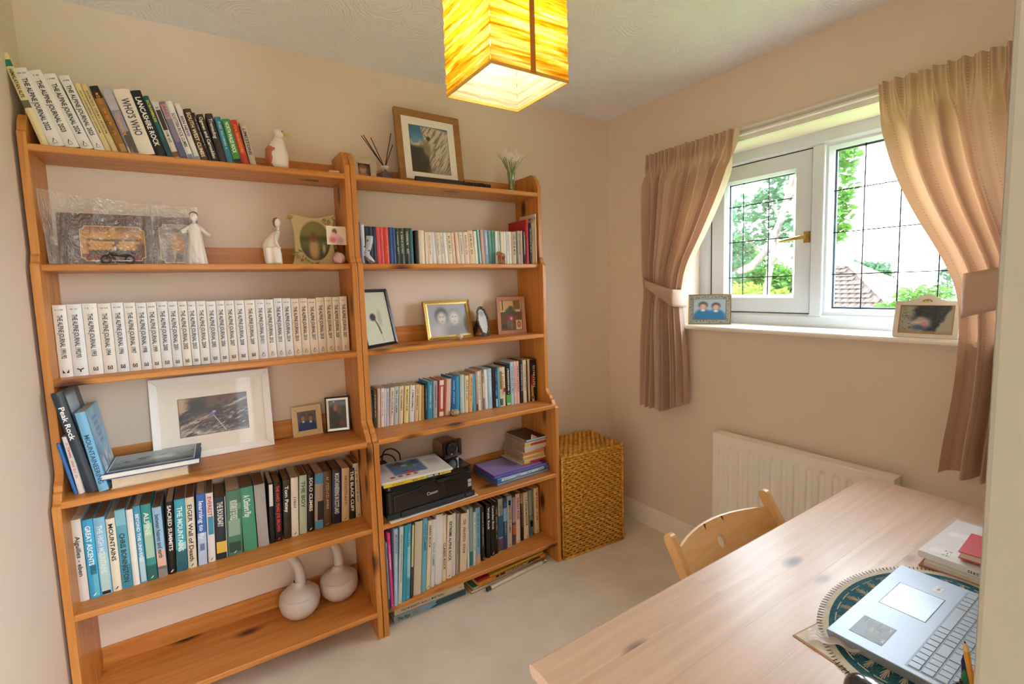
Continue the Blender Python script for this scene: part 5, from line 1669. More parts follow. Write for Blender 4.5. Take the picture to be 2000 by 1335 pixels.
# ================================================================ things on the left bookcase
S1, S2, S3, S4, S5, S6 = [z + .0004 for z in SHZ]
GOLD = mat('b8924a', .35, metal=.7)
SILVER = mat('b4b2ae', .25, metal=.9)
PORC = mat('e9e3da', .30, grain=.02, coat=.1)
# plain white duck ornament
t = thing('duck_ornament', 'white ceramic duck ornament with terracotta glazed back on the top shelf', 'ornament', (.308, 2.035, S1))
b = MB().tube([(0, 0, .0), (0, 0, .02), (.0, 0, .055), (.0, 0, .085), (.006, 0, .108), (.008, 0, .122)], [(.030, .034), (.036, .041), (.037, .040), (.031, .031), (.019, .019), (.015, .015)], 20)
b.ball((.008, 0, .136), (.0185, .017, .019), 16, 12)
b.build('body', PORC, t, smooth=True)
MB().tube([(-.006, .006, .004), (-.006, .006, .04), (-.006, .005, .075), (-.003, .003, .096)], [(.034, .038), (.038, .042), (.036, .038), (.022, .022)], 20).build('glazed_back', mat('c4714a', .3, coat=.4), t, smooth=True)
MB().tube([(.022, -.004, .136), (.034, -.006, .133), (.045, -.008, .130)], [(.007, .006), (.005, .004), (.0015, .001)], 10).build('beak', mat('d9b04a', .35), t, smooth=True)
e = MB()
e.ball((.018, -.0145, .142), .0025, 8, 6)
e.build('eye', mat('1a1614', .2), t)
t = thing('small_box', 'small white box at the right end of the left top shelf', 'box', PL(-.052, .14, S1), (0, 0, YAWL))
MB().box((-.018, -.010, 0), (.018, .010, .010)).build('base', mat('e6ddd2', .7), t, bevel=.001)
MB().box((-.019, -.011, .010), (.019, .011, .013)).build('lid', mat('ece4da', .7), t, bevel=.001)
# double maroon photo folder inside a clear bag
def pic_choir(u, v):
    p = Pic(u, v, 'c9831f')
    p.lay(sstep(.75, 1, v) * .6, '6b3c12')
    p.lay(np.exp(-((u - .35) / .25) ** 2 - ((v - .58) / .18) ** 2) * .8, 'f2c154')
    p.rect(.46, .54, .62, 1, 'd9a04a', .02)
    p.rect(0, 1, .0, .2, '8a2430', .02)
    p.rect(.10, .96, .34, .64, '6a3a14', .04)
    p.rect(.12, .95, .18, .36, '241a16', .03)
    for r in range(3):
        for i in range(12):
            x = .14 + i * .068 + (r % 2) * .03
            if abs(x - .52) < .03:
                continue
            p.ell(x, .36 + r * .085, .038, .06, 'e0981c', .3)
            p.ell(x, .43 + r * .085, .016, .026, '3a2414', .4)
    p.ell(.52, .36, .02, .07, 'e8e0d8')
    p.rect(.86, 1, .15, .5, '5a3420', .04)
    return p
def pic_man(u, v):
    p = Pic(u, v, '8d857c')
    p.lay(fbm(u, v, 3, 4) * .5, 'b0a89e')
    p.lay(sstep(.3, 0, v) * .5, '5f564e')
    p.ell(.55, .45, .22, .26, 'd28a24', .5)
    p.ell(.48, .78, .09, .10, 'c89a80', .4)
    p.ell(.52, .86, .11, .06, '4a3a30', .5)
    p.rect(.45, .66, .04, .24, '3a3834', .05)
    p.ell(.25, .28, .1, .2, '5c5450', .7)
    return p
FU = PL(-.898, .155, S2)
FYAW = YAWL + radians(1)
t = thing('photo_folder', 'maroon card folder showing a choir photo and a portrait on the second shelf', 'photo folder', FU, (0, 0, FYAW))
M_MAR = mat('4e2529', .6)
tilt = radians(-9)
for nm, x0, x1, hh in (('left_leaf', 0, .242, .168), ('right_leaf', .246, .375, .168)):
    f = MB().box((x0, 0, 0), (x1, .003, hh)).build(nm, M_MAR, t, rot=(tilt, 0, 0))
def win_photo(fn, x0, x1, z0, z1, nx=120, ny=84):
    picture('picture', t, x1 - x0, z1 - z0, fn, nx, ny, (x0, -.0006 + z0 * sin(radians(9)), z0 * cos(radians(9))), (tilt, 0, 0))
    c = .012
    q = MB()
    P = [(x0 + c, z0), (x1 - c, z0), (x1 - c + .003, z0 + c - .003), (x1, z0 + c), (x1, z1 - c), (x1 - c + .003, z1 - c + .003), (x1 - c, z1), (x0 + c, z1), (x0 + c - .003, z1 - c + .003), (x0, z1 - c), (x0, z0 + c), (x0 + c - .003, z0 + c - .003)]
    Q = [(a - (.0022 if a < (x0 + x1) / 2 else -.0022), b_ - (.0022 if b_ < (z0 + z1) / 2 else -.0022)) for a, b_ in P]
    n = len(P)
    q.add([(a, -.0012, b_) for a, b_ in P] + [(a, -.0012, b_) for a, b_ in Q], [(i, (i + 1) % n, n + (i + 1) % n, n + i) for i in range(n)])
    q.build('gold_line', mat('e0b868', .4, metal=.3), t, rot=(tilt, 0, 0))
    # clipped corners of the window
    cc = MB()
    for a, s in ((x0, 1), (x1, -1)):
        for b_, r in ((z0, 1), (z1, -1)):
            cc.add([(a, -.0009, b_), (a + s * c, -.0009, b_), (a + s * c * .72, -.0009, b_ + r * c * .72), (a, -.0009, b_ + r * c)], [(0, 1, 2, 3)])
    cc.build('window_corner', M_MAR, t, rot=(tilt, 0, 0))
win_photo(pic_choir, .055, .218, .014, .126)
win_photo(pic_man, .262, .352, .008, .140, 40, 56)
# clear bag: crumpled film
t = thing('plastic_bag', 'crumpled clear plastic bag wrapped around the maroon photo folder', 'bag', FU + Vector((.18, -.02, 0)), (0, 0, FYAW))
def film(x0, x1, hh0, hh1, seed, flare):
    rs = np.random.RandomState(seed)
    ph = rs.uniform(0, 6, 8)
    def fn(u, v):
        x = x0 + (x1 - x0) * u
        h = hh0 + (hh1 - hh0) * min(1, u * 1.6)
        z = v * h
        y = -.016 + z * sin(radians(9))
        f = max(0, 1 - u / .16)
        y -= flare * f * f * (.45 + .55 * v)
        x -= .012 * f * v
        y += .006 * sin(9 * u + 3 * v + ph[0]) + .004 * sin(23 * u - 8 * v + ph[1]) + .0025 * sin(47 * u + 17 * v + ph[2])
        for c, wd, a in ((.10, .018, .014), (.27, .03, .010), (.62, .016, .016)):
            y -= a * math.exp(-((u - c - .05 * (v - .5)) / wd) ** 2)
        return (x - .18, y, z)
    return MB().grid(90, 30, fn)
film(-.012, .375, .225, .200, 3, .055).build('front_film', clear_mat('crumpled_film', .20, rough=.16, haze=.05, wrinkle=22), t, smooth=True)
film(.235, .376, .200, .200, 9, 0).build('sleeve_film', clear_mat('smooth_film', .05, rough=.1, haze=.06), t, smooth=True)
# toy motorcycle
t = thing('toy_motorcycle', 'tiny black and silver model motorcycle in front of the choir photo', 'toy', (-.192, 1.985, S2), (0, 0, radians(2)))
BLK = mat('17171a', .3)
CHR = mat('c8c8cc', .35, metal=1)
for x in (-.030, .030):
    w_ = MB().torus((x, 0, .0135), .0105, .003, 'y', 24, 8).build('wheel', BLK, t, smooth=True)
    s = MB()
    for k in range(8):
        a = 2 * pi * k / 8
        s.tube([(x, 0, .0135), (x + .009 * cos(a), 0, .0135 + .009 * sin(a))], .0004, 4)
    s.lathe([(.002, -.002), (.002, .002)], 10, (0, 0, 0))
    s.torus((x, 0, .0135), .0082, .0009, 'y', 20, 6)
    s.build('spokes', CHR, w_)
fr = MB().tube([(-.030, .003, .0135), (-.024, .003, .026), (-.019, .002, .036)], .0012, 6).tube([(-.030, -.003, .0135), (-.024, -.003, .026), (-.019, -.002, .036)], .0012, 6)
fr.tube([(-.019, 0, .034), (-.006, 0, .012), (.012, 0, .010), (.030, 0, .0135)], .0015, 6)
fr.tube([(-.019, 0, .031), (.004, 0, .024), (.028, 0, .024)], .0014, 6)
fr.build('chassis', BLK, t, smooth=True)
MB().tube([(-.017, 0, .030), (-.010, 0, .031), (.0, 0, .028)], [(.004, .004), (.006, .0055), (.003, .003)], 12).build('fuel_tank', mat('2a1a1c', .2, coat=.6), t, smooth=True)
MB().tube([(.0, 0, .026), (.010, 0, .0255), (.022, 0, .028), (.032, 0, .029)], [(.003, .002), (.005, .003), (.005, .003), (.003, .002)], 10).build('seat', BLK, t, smooth=True)
eng = MB().box((-.006, -.004, .008), (.009, .004, .013))
for k in range(5):
    eng.box((-.005 - .0003 * k, -.0042, .0135 + .0018 * k), (.004, .0042, .0145 + .0018 * k))
eng.build('engine', mat('77777a', .4, metal=.7), t)
MB().tube([(-.004, -.006, .014), (.006, -.007, .009), (.030, -.007, .010), (.036, -.007, .011)], [.0012, .0016, .002, .0018], 8).build('exhaust_pipe', CHR, t, smooth=True)
MB().tube([(-.014, -.013, .041), (-.018, -.007, .040), (-.019, 0, .037), (-.018, .007, .040), (-.014, .013, .041)], .001, 6).build('handlebar', CHR, t)
MB().ball((-.024, 0, .034), (.003, .003, .003), 10, 8).build('headlamp', CHR, t, smooth=True)
mg = MB()
for x, a0, a1 in ((-.030, .5, 2.4), (.030, .5, 2.6)):
    mg.tube([(x + .0145 * cos(a0 + (a1 - a0) * k / 6), 0, .0135 + .0145 * sin(a0 + (a1 - a0) * k / 6)) for k in range(7)], [(.003, .0006)] * 7, 6)
mg.build('mudguard', BLK, t)
MB().tube([(-.006, .006, .010), (-.012, .012, .0005)], .0008, 5).build('side_stand', CHR, t)
MB().box((-.045, -.012, 0), (.02, .012, .0008)).build('base_plate', mat('8a7a60', .5), t)
# porcelain figures
HAIR = mat('7d6a56', .35, coat=.3)
def tilt_path(axis, prof, mb, n=28, fold=0, nf=9):
    """loft ellipses (rx, ry) along axis points"""
    vs, fs = [], []
    for (c, (rx, ry)) in zip(axis, prof):
        for i in range(n):
            a = 2 * pi * i / n
            k = 1 + fold * (1 - c[2] / axis[-1][2]) * cos(nf * a)
            vs.append((c[0] + rx * k * cos(a), c[1] + ry * k * sin(a), c[2]))
    for j in range(len(axis) - 1):
        for i in range(n):
            fs.append((j * n + i, j * n + (i + 1) % n, (j + 1) * n + (i + 1) % n, (j + 1) * n + i))
    fs.append(tuple(range(n))[::-1])
    fs.append(tuple((len(axis) - 1) * n + i for i in range(n)))
    return mb.add(vs, fs)
t = thing('angel_figurine', 'white porcelain figurine in a long gown with arms held out', 'figurine', (.022, 2.03, S2), (0, 0, radians(-8)))
b = MB()
tilt_path([(0, 0, 0), (0, 0, .004), (0, 0, .05), (0, 0, .09), (0, 0, .118), (0, 0, .130), (0, 0, .139), (0, 0, .143)], [(.029, .024), (.030, .025), (.025, .021), (.021, .017), (.019, .014), (.020, .012), (.013, .010), (.006, .006)], b, 40, .07, 8)
b.build('gown', PORC, t, smooth=True)
a = MB()
a.tube([(-.014, -.002, .131), (-.026, -.004, .122), (-.037, -.010, .114), (-.034, -.018, .110), (-.024, -.023, .109)], [(.007, .006), (.007, .006), (.0065, .006), (.0055, .005), (.005, .005)], 12)
a.tube([(.014, -.002, .131), (.024, -.002, .121), (.032, -.006, .111), (.040, -.014, .104), (.045, -.020, .102)], [(.007, .006), (.007, .006), (.006, .0055), (.005, .005), (.0045, .004)], 12)
a.build('sleeves', PORC, t, smooth=True)
hnd = MB()
for x, y, z, dx in ((-.024, -.023, .109, .006), (.045, -.020, .102, .004)):
    hnd.ball((x + dx * .3, y - .001, z), (.004, .003, .0025), 10, 6)
    for k in range(4):
        hnd.tube([(x + dx * .5, y - .001 + .0012 * (k - 1.5), z), (x + dx * 1.5, y - .002 + .0014 * (k - 1.5), z + .0006 * k)], .0007, 5)
    hnd.tube([(x, y - .002, z + .001), (x + dx * .5, y - .003, z + .004)], .0008, 5)
hnd.build('hands', PORC, t, smooth=True)
hd = MB().tube([(0, 0, .139), (0, -.001, .152)], [.0055, .005], 12)
hd.ball((0, -.002, .165), (.0125, .013, .0155), 20, 14)
hd.ball((0, -.0155, .166), (.002, .002, .003), 8, 6)
hd.build('head', PORC, t, smooth=True)
MB().ball((0, .003, .171), (.0136, .0132, .0135), 20, 14).build('hair', HAIR, t, smooth=True)
t = thing('leaning_figurine', 'white porcelain lady bending forward and holding up her skirt', 'figurine', (.268, 2.03, S2), (0, 0, radians(-10)))
b = MB()
tilt_path([(0, 0, 0), (-.002, 0, .004), (-.004, 0, .04), (-.008, 0, .075), (-.006, 0, .088), (.004, 0, .105), (.016, 0, .122), (.019, 0, .128)],
          [(.028, .022), (.029, .023), (.031, .023), (.028, .021), (.023, .018), (.019, .015), (.011, .010), (.006, .006)], b, 36, .05, 7)
b.build('gown', PORC, t, smooth=True)
MB().tube([(.014, -.009, .118), (.010, -.018, .100), (.012, -.022, .078), (.020, -.024, .064), (.026, -.022, .058)], [(.006, .006), (.006, .006), (.0055, .005), (.0045, .004), (.003, .003)], 12).build('arm', PORC, t, smooth=True)
MB().grid(10, 14, lambda u, v: (-.028 + .052 * u + .006 * v * sin(3 * u), -.023 - .004 * sin(pi * u) - .002 * sin(12 * u), .062 * (1 - v) + .004 * u)).build('lifted_skirt', PORC, t, smooth=True, solid=.002)
hd = MB().tube([(.019, 0, .126), (.022, -.001, .141)], [.005, .0047], 12)
hd.tube([(.022, 0, .140), (.019, -.001, .149), (.018, -.001, .158), (.020, -.001, .166), (.024, -.001, .171)], [(.005, .005), (.0105, .0105), (.0125, .012), (.011, .0105), (.005, .005)], 18)
hd.ball((.0305, -.002, .160), (.0025, .002, .002), 8, 6)
hd.build('head', PORC, t, smooth=True)
MB().tube([(.012, .001, .142), (.0105, .001, .151), (.011, .001, .160), (.015, .001, .169), (.021, .001, .1735)], [(.004, .006), (.0065, .011), (.0085, .0125), (.0085, .012), (.004, .007)], 16).build('hair', HAIR, t, smooth=True)
# floral ceramic frame with oval picture
def pic_field(u, v):
    p = Pic(u, v, '6a6a38')
    p.rect(0, 1, .62, 1, '7d7a42', .08)
    p.rect(0, 1, .5, .62, '4a5238', .06)
    p.rect(0, 1, 0, .3, '4c4a34', .1)
    p.ell(.45, .28, .16, .26, 'c8a070', .5)
    p.ell(.45, .60, .10, .12, '7a4c38', .5)
    p.ell(.78, .3, .05, .12, 'c4bca0', .6)
    return p
FW, FH = .176, .200
t = thing('floral_frame', 'cream ceramic frame with roses and an oval photograph', 'photo frame', (.424, 2.06, S2), (0, 0, radians(-6)))
n = 48
cx, cz, ra, rb = .004, .098, .056, .080
def outl(a):
    # scrolled outline, flared at the head and the foot
    c, s = cos(a), sin(a)
    m_ = max(abs(c), abs(s))
    x, z = c / m_, s / m_
    wv = .42 + .08 * abs(z) ** 3
    xx = x * FW * wv
    zz = FH / 2 + z * FH / 2 - (.010 * cos(x * 2.4) if z > .99 else 0) + (.004 * cos(x * 5) if z < -.99 else 0)
    return (xx, max(0, zz))
q = MB()
P = [outl(2 * pi * i / n + pi / 4) for i in range(n)]
Q = [(cx + ra * cos(2 * pi * i / n + pi / 4), cz + rb * sin(2 * pi * i / n + pi / 4)) for i in range(n)]
tl = radians(10)
def tz(x, y, z):
    return (x, y * cos(tl) + z * sin(tl), z * cos(tl) - y * sin(tl))
layers = [[tz(x, -.002, z) for x, z in Q], [tz(cx + (x - cx) * 1.06, -.007, cz + (z - cz) * 1.06) for x, z in Q], [tz(x * .97, -.006, z) for x, z in P], [tz(x, .0, z) for x, z in P], [tz(x, .010, z) for x, z in P]]
q.add(sum(layers, []), [(l_ * n + i, l_ * n + (i + 1) % n, (l_ + 1) * n + (i + 1) % n, (l_ + 1) * n + i) for l_ in range(4) for i in range(n)] + [tuple(4 * n + i for i in range(n))])
q.build('frame', mat('cdbf8c', .4, coat=.3), t, smooth=50)
picture('picture', t, ra * 2, rb * 2, pic_field, 60, 24, tz(cx - ra, -.0025, cz - rb), (-tl, 0, 0), oval=True)
sc = MB()
for s in (-1, 1):
    sc.tube([tz(s * .074, -.004, .190), tz(s * .086, -.006, .197), tz(s * .090, -.002, .190), tz(s * .085, .002, .186)], [.006, .006, .005, .003], 8)
sc.build('scroll', mat('b8a468', .4), t, smooth=True)
for x, z in ((.040, .176), (.054, .168), (-.064, .030), (-.050, .018)):
    r_ = MB()
    for k in range(3):
        for i in range(5):
            a = 2 * pi * i / 5 + k
            rr = .0065 * (1 - k * .3)
            c_ = tz(x + rr * .6 * cos(a), -.009 - .002 * k, z + rr * .6 * sin(a))
            r_.ball(c_, (rr * .55, .003, rr * .55), 8, 6)
    r_.build('rose', mat('cf9a70', .4), t, smooth=True)
lf = MB()
rs = np.random.RandomState(5)
for cx_, cz_, sp, k in ((.03, .182, .035, 16), (-.06, .045, .022, 14), (-.03, .010, .04, 12)):
    for i in range(k):
        x, z, a = cx_ + rs.uniform(-sp, sp), cz_ + rs.uniform(-.014, .014), rs.uniform(0, 6.28)
        if ((x - cx) / ra) ** 2 + ((z - cz) / rb) ** 2 < 1.25 or not 0.004 < z < .19:
            continue
        u_, w_ = Vector((cos(a), 0, sin(a))) * .009, Vector((-sin(a), 0, cos(a))) * .003
        c_ = Vector((x, -.0085, z))
        lf.add([tz(*(c_ - u_)), tz(*(c_ + w_)), tz(*(c_ + u_)), tz(*(c_ - w_))], [(0, 1, 2, 3)])
lf.build('leaf_relief', mat('7f8446', .5), t)
MB().add([tz(-.02, .011, .13), tz(.02, .011, .13), (.03, .055, 0), (-.03, .055, 0)], [(0, 1, 2, 3)]).build('stand', mat('6b5a48', .8), t, solid=.003)
# pink glass ball holding a small snapshot
t = thing('photo_holder', 'pink glass ball photo clip standing before the floral frame', 'photo holder', (.497, 1.995, S2))
MB().lathe([(0, 0), (.014, 0), (.022, .006), (.0262, .018), (.025, .030), (.018, .041), (.008, .046), (0, .047)], 24).build('ball', mat('c99a98', .15, coat=.6), t, smooth=True)
q = MB()
for k in range(4):
    a = k * pi / 2 + .4
    q.tube([(.0265 * cos(a) * sin(s), .0265 * sin(a) * sin(s), .0205 - .0265 * cos(s)) for s in (.9, 1.3, 1.7, 2.2, 2.7, 3.05)], .0008, 5)
q.tube([(0, 0, .046), (-.001, 0, .060), (-.002, 0, .072)], .0012, 6)
q.torus((-.002, 0, .075), .005, .0009, 'x', 14, 5)
q.build('wire', mat('6a5a54', .3, metal=.8), t)
def pic_pink(u, v):
    p = Pic(u, v, 'e6d8c4')
    p.ell(.42, .3, .28, .28, 'd8a0a0', .6)
    p.ell(.28, .24, .16, .16, 'd06a70', .6)
    p.ell(.40, .72, .13, .16, '6a4038', .5)
    p.ell(.34, .55, .12, .14, 'dcb0a0', .6)
    p.ell(.7, .2, .16, .2, 'b8a0b4', .7)
    return p
t = thing('snapshot', 'little pale snapshot held up by the pink glass ball', 'photograph', (.495, 1.993, S2 + .076), (0, 0, radians(8)))
MB().box((-.040, .0, 0), (.038, .0008, .072)).build('card', mat('ece2d4', .5), t)
picture('picture', t, .074, .068, pic_pink, 30, 30, (-.038, -.0004, .002))
# white frame with the climbing picture
def pic_crag(u, v):
    n1, n2 = fbm(u * 1.2 - v * .8 + 2, v * 1.6 + u * .6, 6, 1, 5), fbm((u + v * .5 + 2) * 1.2, (v - u * .55 + 2) * 5, 8, 7)
    p = Pic(u, v, '463430')
    p.lay(sstep(.35, .7, n2) * .6, '7a5c4a')
    p.lay(sstep(.55, .8, fbm(u + v * .4, v - u * .5, 22, 3)) * .6, '9a8472')
    d = v - (.30 + .62 * u)
    p.lay(sstep(0, .12, d) * sstep(.3, .5, u + .2 * n1), '5e3c26')
    p.lay(sstep(.05, .0, np.abs(d + .05 + .1 * (n1 - .5))) * .9, 'b8a698')
    p.lay(sstep(-.1, -.3, d) * sstep(.45, .6, n1) * .8, '1f1c20')
    p.lay(sstep(.25, .0, v + .25 * u - .1 + .2 * (n1 - .5)) * (.5 + .5 * n2), 'c4bdb0')
    p.lay(sstep(.2, .05, u) * sstep(.5, .7, v), 'b59a78')
    p.ell(.28, .75, .12, .22, '1c1714', .6)
    p.ell(.52, .60, .13, .10, '16141a', .5)
    p.lay(sstep(.44, .34, n1) * .85, '17141a')
    p.lay(sstep(.58, .72, n2) * sstep(.55, .2, v - .3 * u) * .8, 'cfc6ba')
    p.ell(.47, .52, .035, .05, '7c5ab4', .3)
    p.ell(.50, .58, .03, .025, 'd0a090', .3)
    p.line((.49, .48), (.66, .02), .006, 'd8d0c4')
    return p
photo_frame('large white frame holding a crag climbing picture on the fourth shelf', (.033, 2.088, S4), YAWL, radians(7), .388, .306, .026, mat('e9e7e4', .35, grain=.01), pic_crag, mount=.058, mount_col='ece7dc', dep=.024, glass=True, stand=False, nx=130, ny=90, name='white_picture_frame')
def kids(bgc, a='b08a78', suit='22407a', hair='4a3830'):
    def f(u, v):
        p = Pic(u, v, bgc)
        for x, y, s in ((.30, .66, 1), (.70, .62, .95)):
            p.ell(x, y - .56 * s, .30, .42, suit, .2)
            p.ell(x, y + .05, .14 * s, .17 * s, hair, .4)
            p.ell(x, y - .02, .105 * s, .14 * s, a, .5)
            p.ell(x, y - .2, .07, .06, 'e6e4e4', .5)
        return p
    return f
photo_frame('small cream mounted picture of two children in blue jumpers', (.362, 2.125, S4), YAWL, radians(10), .118, .125, .0225, mat('ddc8a2', .8), kids('6a6478'), dep=.010, ins=0, stand=False, nx=40, ny=44, name='mounted_photo')
def pic_dark(u, v):
    p = Pic(u, v, '3a3436')
    p.rect(0, 1, .8, 1, '6a7a90', .08)
    p.ell(.35, .4, .28, .42, '1a1618', .4)
    p.ell(.38, .74, .13, .14, 'a06a58', .5)
    p.ell(.6, .68, .14, .18, '6a5044', .6)
    p.ell(.7, .2, .12, .1, '7a2430', .5)
    p.ell(.3, .95, .04, .02, 'e8f0f8')
    return p
photo_frame('black and silver edged frame with a dark photo of two people', (.478, 2.098, S4), radians(-16), radians(9), .100, .150, .006, mat('20201f', .3), pic_dark, inner=(.009, SILVER), dep=.012, nx=40, ny=56)
# two gourd shaped vases with bent necks
def vase(label, loc, yaw):
    t = thing('gourd_vase', label, 'vase', loc, (0, 0, yaw), 'grey white gourd vases')
    m = mat('cfc8c2', .4, grain=.03)
    b = MB().lathe([(.0, 0), (.030, 0), (.052, .010), (.072, .034), (.0785, .060), (.076, .084), (.0735, .092), (.070, .096), (.055, .112), (.036, .122), (.026, .130), (.020, .146)], 40, cap=False)
    b.build('body', m, t, smooth=True)
    path = [(.006, 0, .132), (.008, 0, .160), (.006, 0, .190), (-.004, 0, .222), (-.022, 0, .255), (-.040, 0, .276)]
    MB().tube(path, [.0215, .0195, .0185, .0180, .0175, .0180], 24, cap=False).build('neck', m, t, smooth=True)
    MB().torus((0, 0, 0), .0165, .003, 'z', 24, 8).build('lip', m, t, smooth=True, loc=(-.0405, 0, .2765), rot=(0, radians(-42), 0))
    MB().torus((0, 0, .093), .0738, .0012, 'z', 40, 6).build('shoulder_line', m, t, smooth=True)
    return t
vase('front gourd vase, its neck curving left, on the bottom shelf', (.272, 2.052, S6), radians(0))
vase('rear gourd vase close to the right upright of the bottom shelf', (.434, 2.075, S6), radians(50))
# ================================================================ things on the right bookcase
def white_card(u, v):
    p = Pic(u, v, '5a3a2c')
    p.ell(.4, .55, .3, .3, 'd8a88c', .5)
    p.ell(.4, .1, .4, .25, 'c08a78', .5)
    p.ell(.4, .8, .25, .15, '8a6a40', .5)
    return p
photo_frame('distressed white frame behind the reed diffuser', (.665, 2.115, S1), radians(4), radians(10), .115, .120, .030, mat('d8ccb8', .7, grain=.15), white_card, nx=30, ny=36, name='framed_photo')
photo_frame('distressed white frame turned sideways at the left end of the top shelf', (.600, 2.085, S1), radians(62), radians(10), .10, .120, .022, mat('d8ccb8', .7, grain=.15), white_card, nx=30, ny=36)
t = thing('reed_diffuser', 'square glass reed diffuser with black reeds on the top shelf', 'diffuser', (.722, 2.035, S1), (0, 0, radians(8)))
MB().prism([(-.029, -.029), (.029, -.029), (.029, .029), (-.029, .029)], 'z', 0, .044).build('glass_jar', clear_mat('thick_glass', .22, rough=.03, tint=(.93, .9, .86, 1)), t, bevel=.004)
MB().box((-.0265, -.0265, .003), (.0265, .0265, .030)).build('scented_oil', clear_mat('plum_oil', .06, tint=(.42, .26, .24, 1), haze=.25, hazecol=(.12, .05, .05, 1)), t)
MB().lathe([(.013, .044), (.013, .052), (.016, .053), (.016, .060), (.011, .060)], 20, cap=False).build('neck_ring', mat('d8cfc0', .3, metal=.3), t, smooth=40)
for dx, dy, dz in ((-.093, .01, .172), (-.075, .03, .183), (-.088, -.02, .150), (.042, .01, .205), (.058, .03, .165), (-.062, -.01, .165)):
    MB().tube([(-dx * .22, -dy * .2, .006), (0, 0, .052), (dx, dy, dz)], .0019, 6).build('reed', mat('1c1714', .7), t)
def pic_ridge(u, v):
    p = Pic(u, v, '3f6f9c')
    p.rect(0, 1, .55, .8, '6a94b8', .12)
    n1, n2 = fbm(u, v, 6, 2), fbm((u * .62 + v * .78 + 3) * 1.0, (v * .62 - u * .78 + 3) * 7, 5, 5)
    edge = u - (.52 - .25 * v) + .12 * (n1 - .5)
    m1 = sstep(-.02, .04, edge + .18 * sstep(.55, .35, v)) * sstep(1.04, .98, v + .12 * np.abs(u - .55))
    p.lay(m1, 'cfc4b4')
    p.lay(m1 * sstep(.46, .72, n2) * .8, '6f6250')
    p.lay(m1 * sstep(.06, .0, np.abs(((u * 1.1 + v * .9) * 9) % 1 - .5)) * .4, '7c705c')
    rock = sstep(.70, .60, v + .25 * (n1 - .5)) * sstep(.46, .36, u - .1 * (n1 - .5))
    p.lay(rock, 'a89c8a')
    p.lay(rock * sstep(.42, .6, fbm(u, v, 10, 9)), 'd8d0c4')
    dk = sstep(.62, .5, v) * sstep(.50, .40, u + .3 * (v - .3) * .4 + .1 * (n1 - .5))
    p.lay(dk, '3a3226')
    p.ell(.42, .52, .10, .16, '8a7c5a', .5)
    p.lay(sstep(.16, .04, v) * sstep(.3, .5, u) * .5, '8a7f70')
    p.ell(.48, .75, .05, .05, '5a3a28', .4)
    p.line((.38, .82), (.47, .70), .008, '20180f')
    return p
photo_frame('large oak frame with a snowy ridge climbing picture on the top shelf', (.962, 2.062, S1), radians(2.5), radians(7), .325, .343, .030, wood('oak_veneer', 'x', 'a8783c', '8c5e2c', '5a3a1a', rough=.5, knot=.3), pic_ridge, mount=.036, mount_col='f0ece4', dep=.020, glass=True, nx=110, ny=130, name='oak_picture_frame')
t = thing('carved_strip', 'long dark carved wooden ornament lying before the oak frame', 'ornament', (1.0, 1.988, S1), (0, 0, radians(1.5)))
DK = mat('2a1c14', .5)
MB().prism([(-.009, 0), (-.010, .010), (-.006, .021), (.006, .021), (.010, .010), (.009, 0)], 'x', -.165, .06).build('base_bar', DK, t, bevel=.002)
q = MB()
rs = np.random.RandomState(3)
for i in range(14):
    q.ball((.062 + i * .0115, rs.uniform(-.003, .003), .010 + rs.uniform(-.001, .003)), (.008, .008, rs.uniform(.009, .012)), 10, 8)
q.build('carving', DK, t, smooth=True)
t = thing('bud_vase', 'slim green tinted glass vase at the right end of the top shelf', 'vase', (1.362, 2.03, S1))
MB().lathe([(0, .002), (.015, .002), (.017, .004), (.015, .020), (.0145, .05), (.018, .085), (.023, .098), (.0225, .098), (.0165, .085), (.013, .05), (.013, .02), (.012, .010), (0, .010)], 24, cap=False).build('glass_body', clear_mat('green_glass', .14, rough=.03, tint=(.80, .9, .74, 1), haze=.06), t, smooth=True)
MB().lathe([(0, .011), (.0122, .011), (.0122, .055), (0, .055)], 20).build('water', clear_mat('vase_water', .05, tint=(.72, .85, .6, 1), haze=.1, hazecol=(.4, .5, .3, 1)), t, smooth=True)
t = thing('white_flowers', 'bunch of spidery white flowers standing in the slim glass vase', 'flowers', (1.362, 2.03, S1 + .055))
rs = np.random.RandomState(12)
GRN, WHT = mat('5d7a3c', .6), mat('f6f3ea', .6)
for i in range(14):
    a = 2 * pi * i / 14 + rs.uniform(-.2, .2)
    r_ = rs.uniform(.02, .062)
    hh = rs.uniform(.085, .125)
    tip = Vector((r_ * cos(a), r_ * sin(a) * .7, hh))
    st = MB().tube([(.003 * cos(a), .003 * sin(a), -.035), (.008 * cos(a), .006 * sin(a), .03), tip * .8 + Vector((0, 0, .004)), tip], [.0016, .0016, .0014, .0012], 6).build('stem', GRN, t, smooth=True)
    fl = MB()
    d0 = (tip + Vector((0, 0, .05))).normalized()
    for k in range(9):
        b_ = 2 * pi * k / 9 + rs.uniform(-.2, .2)
        sd = d0.cross(Vector((cos(b_), sin(b_), .3))).normalized()
        L_ = rs.uniform(.022, .042)
        p1 = tip + (d0 * .75 + sd * .35) * L_ * .6
        p2 = tip + (d0 * .9 + sd * .75) * L_
        fl.tube([tip, p1, p2], [(.0022, .0008), (.0030, .0008), (.0005, .0004)], 5)
    fl.build('petals', WHT, st)
for i in range(8):
    a = rs.uniform(0, 2 * pi)
    q = Vector((cos(a), sin(a) * .7, 0))
    MB().tube([(0, 0, .0), q * .02 + Vector((0, 0, .05)), q * .055 + Vector((0, 0, .10)), q * rs.uniform(.07, .10) + Vector((0, 0, rs.uniform(.10, .15)))], [(.0016, .0006), (.002, .0006), (.0014, .0005), .0003], 5).build('grass_blade', mat('8a9a68', .6), t)
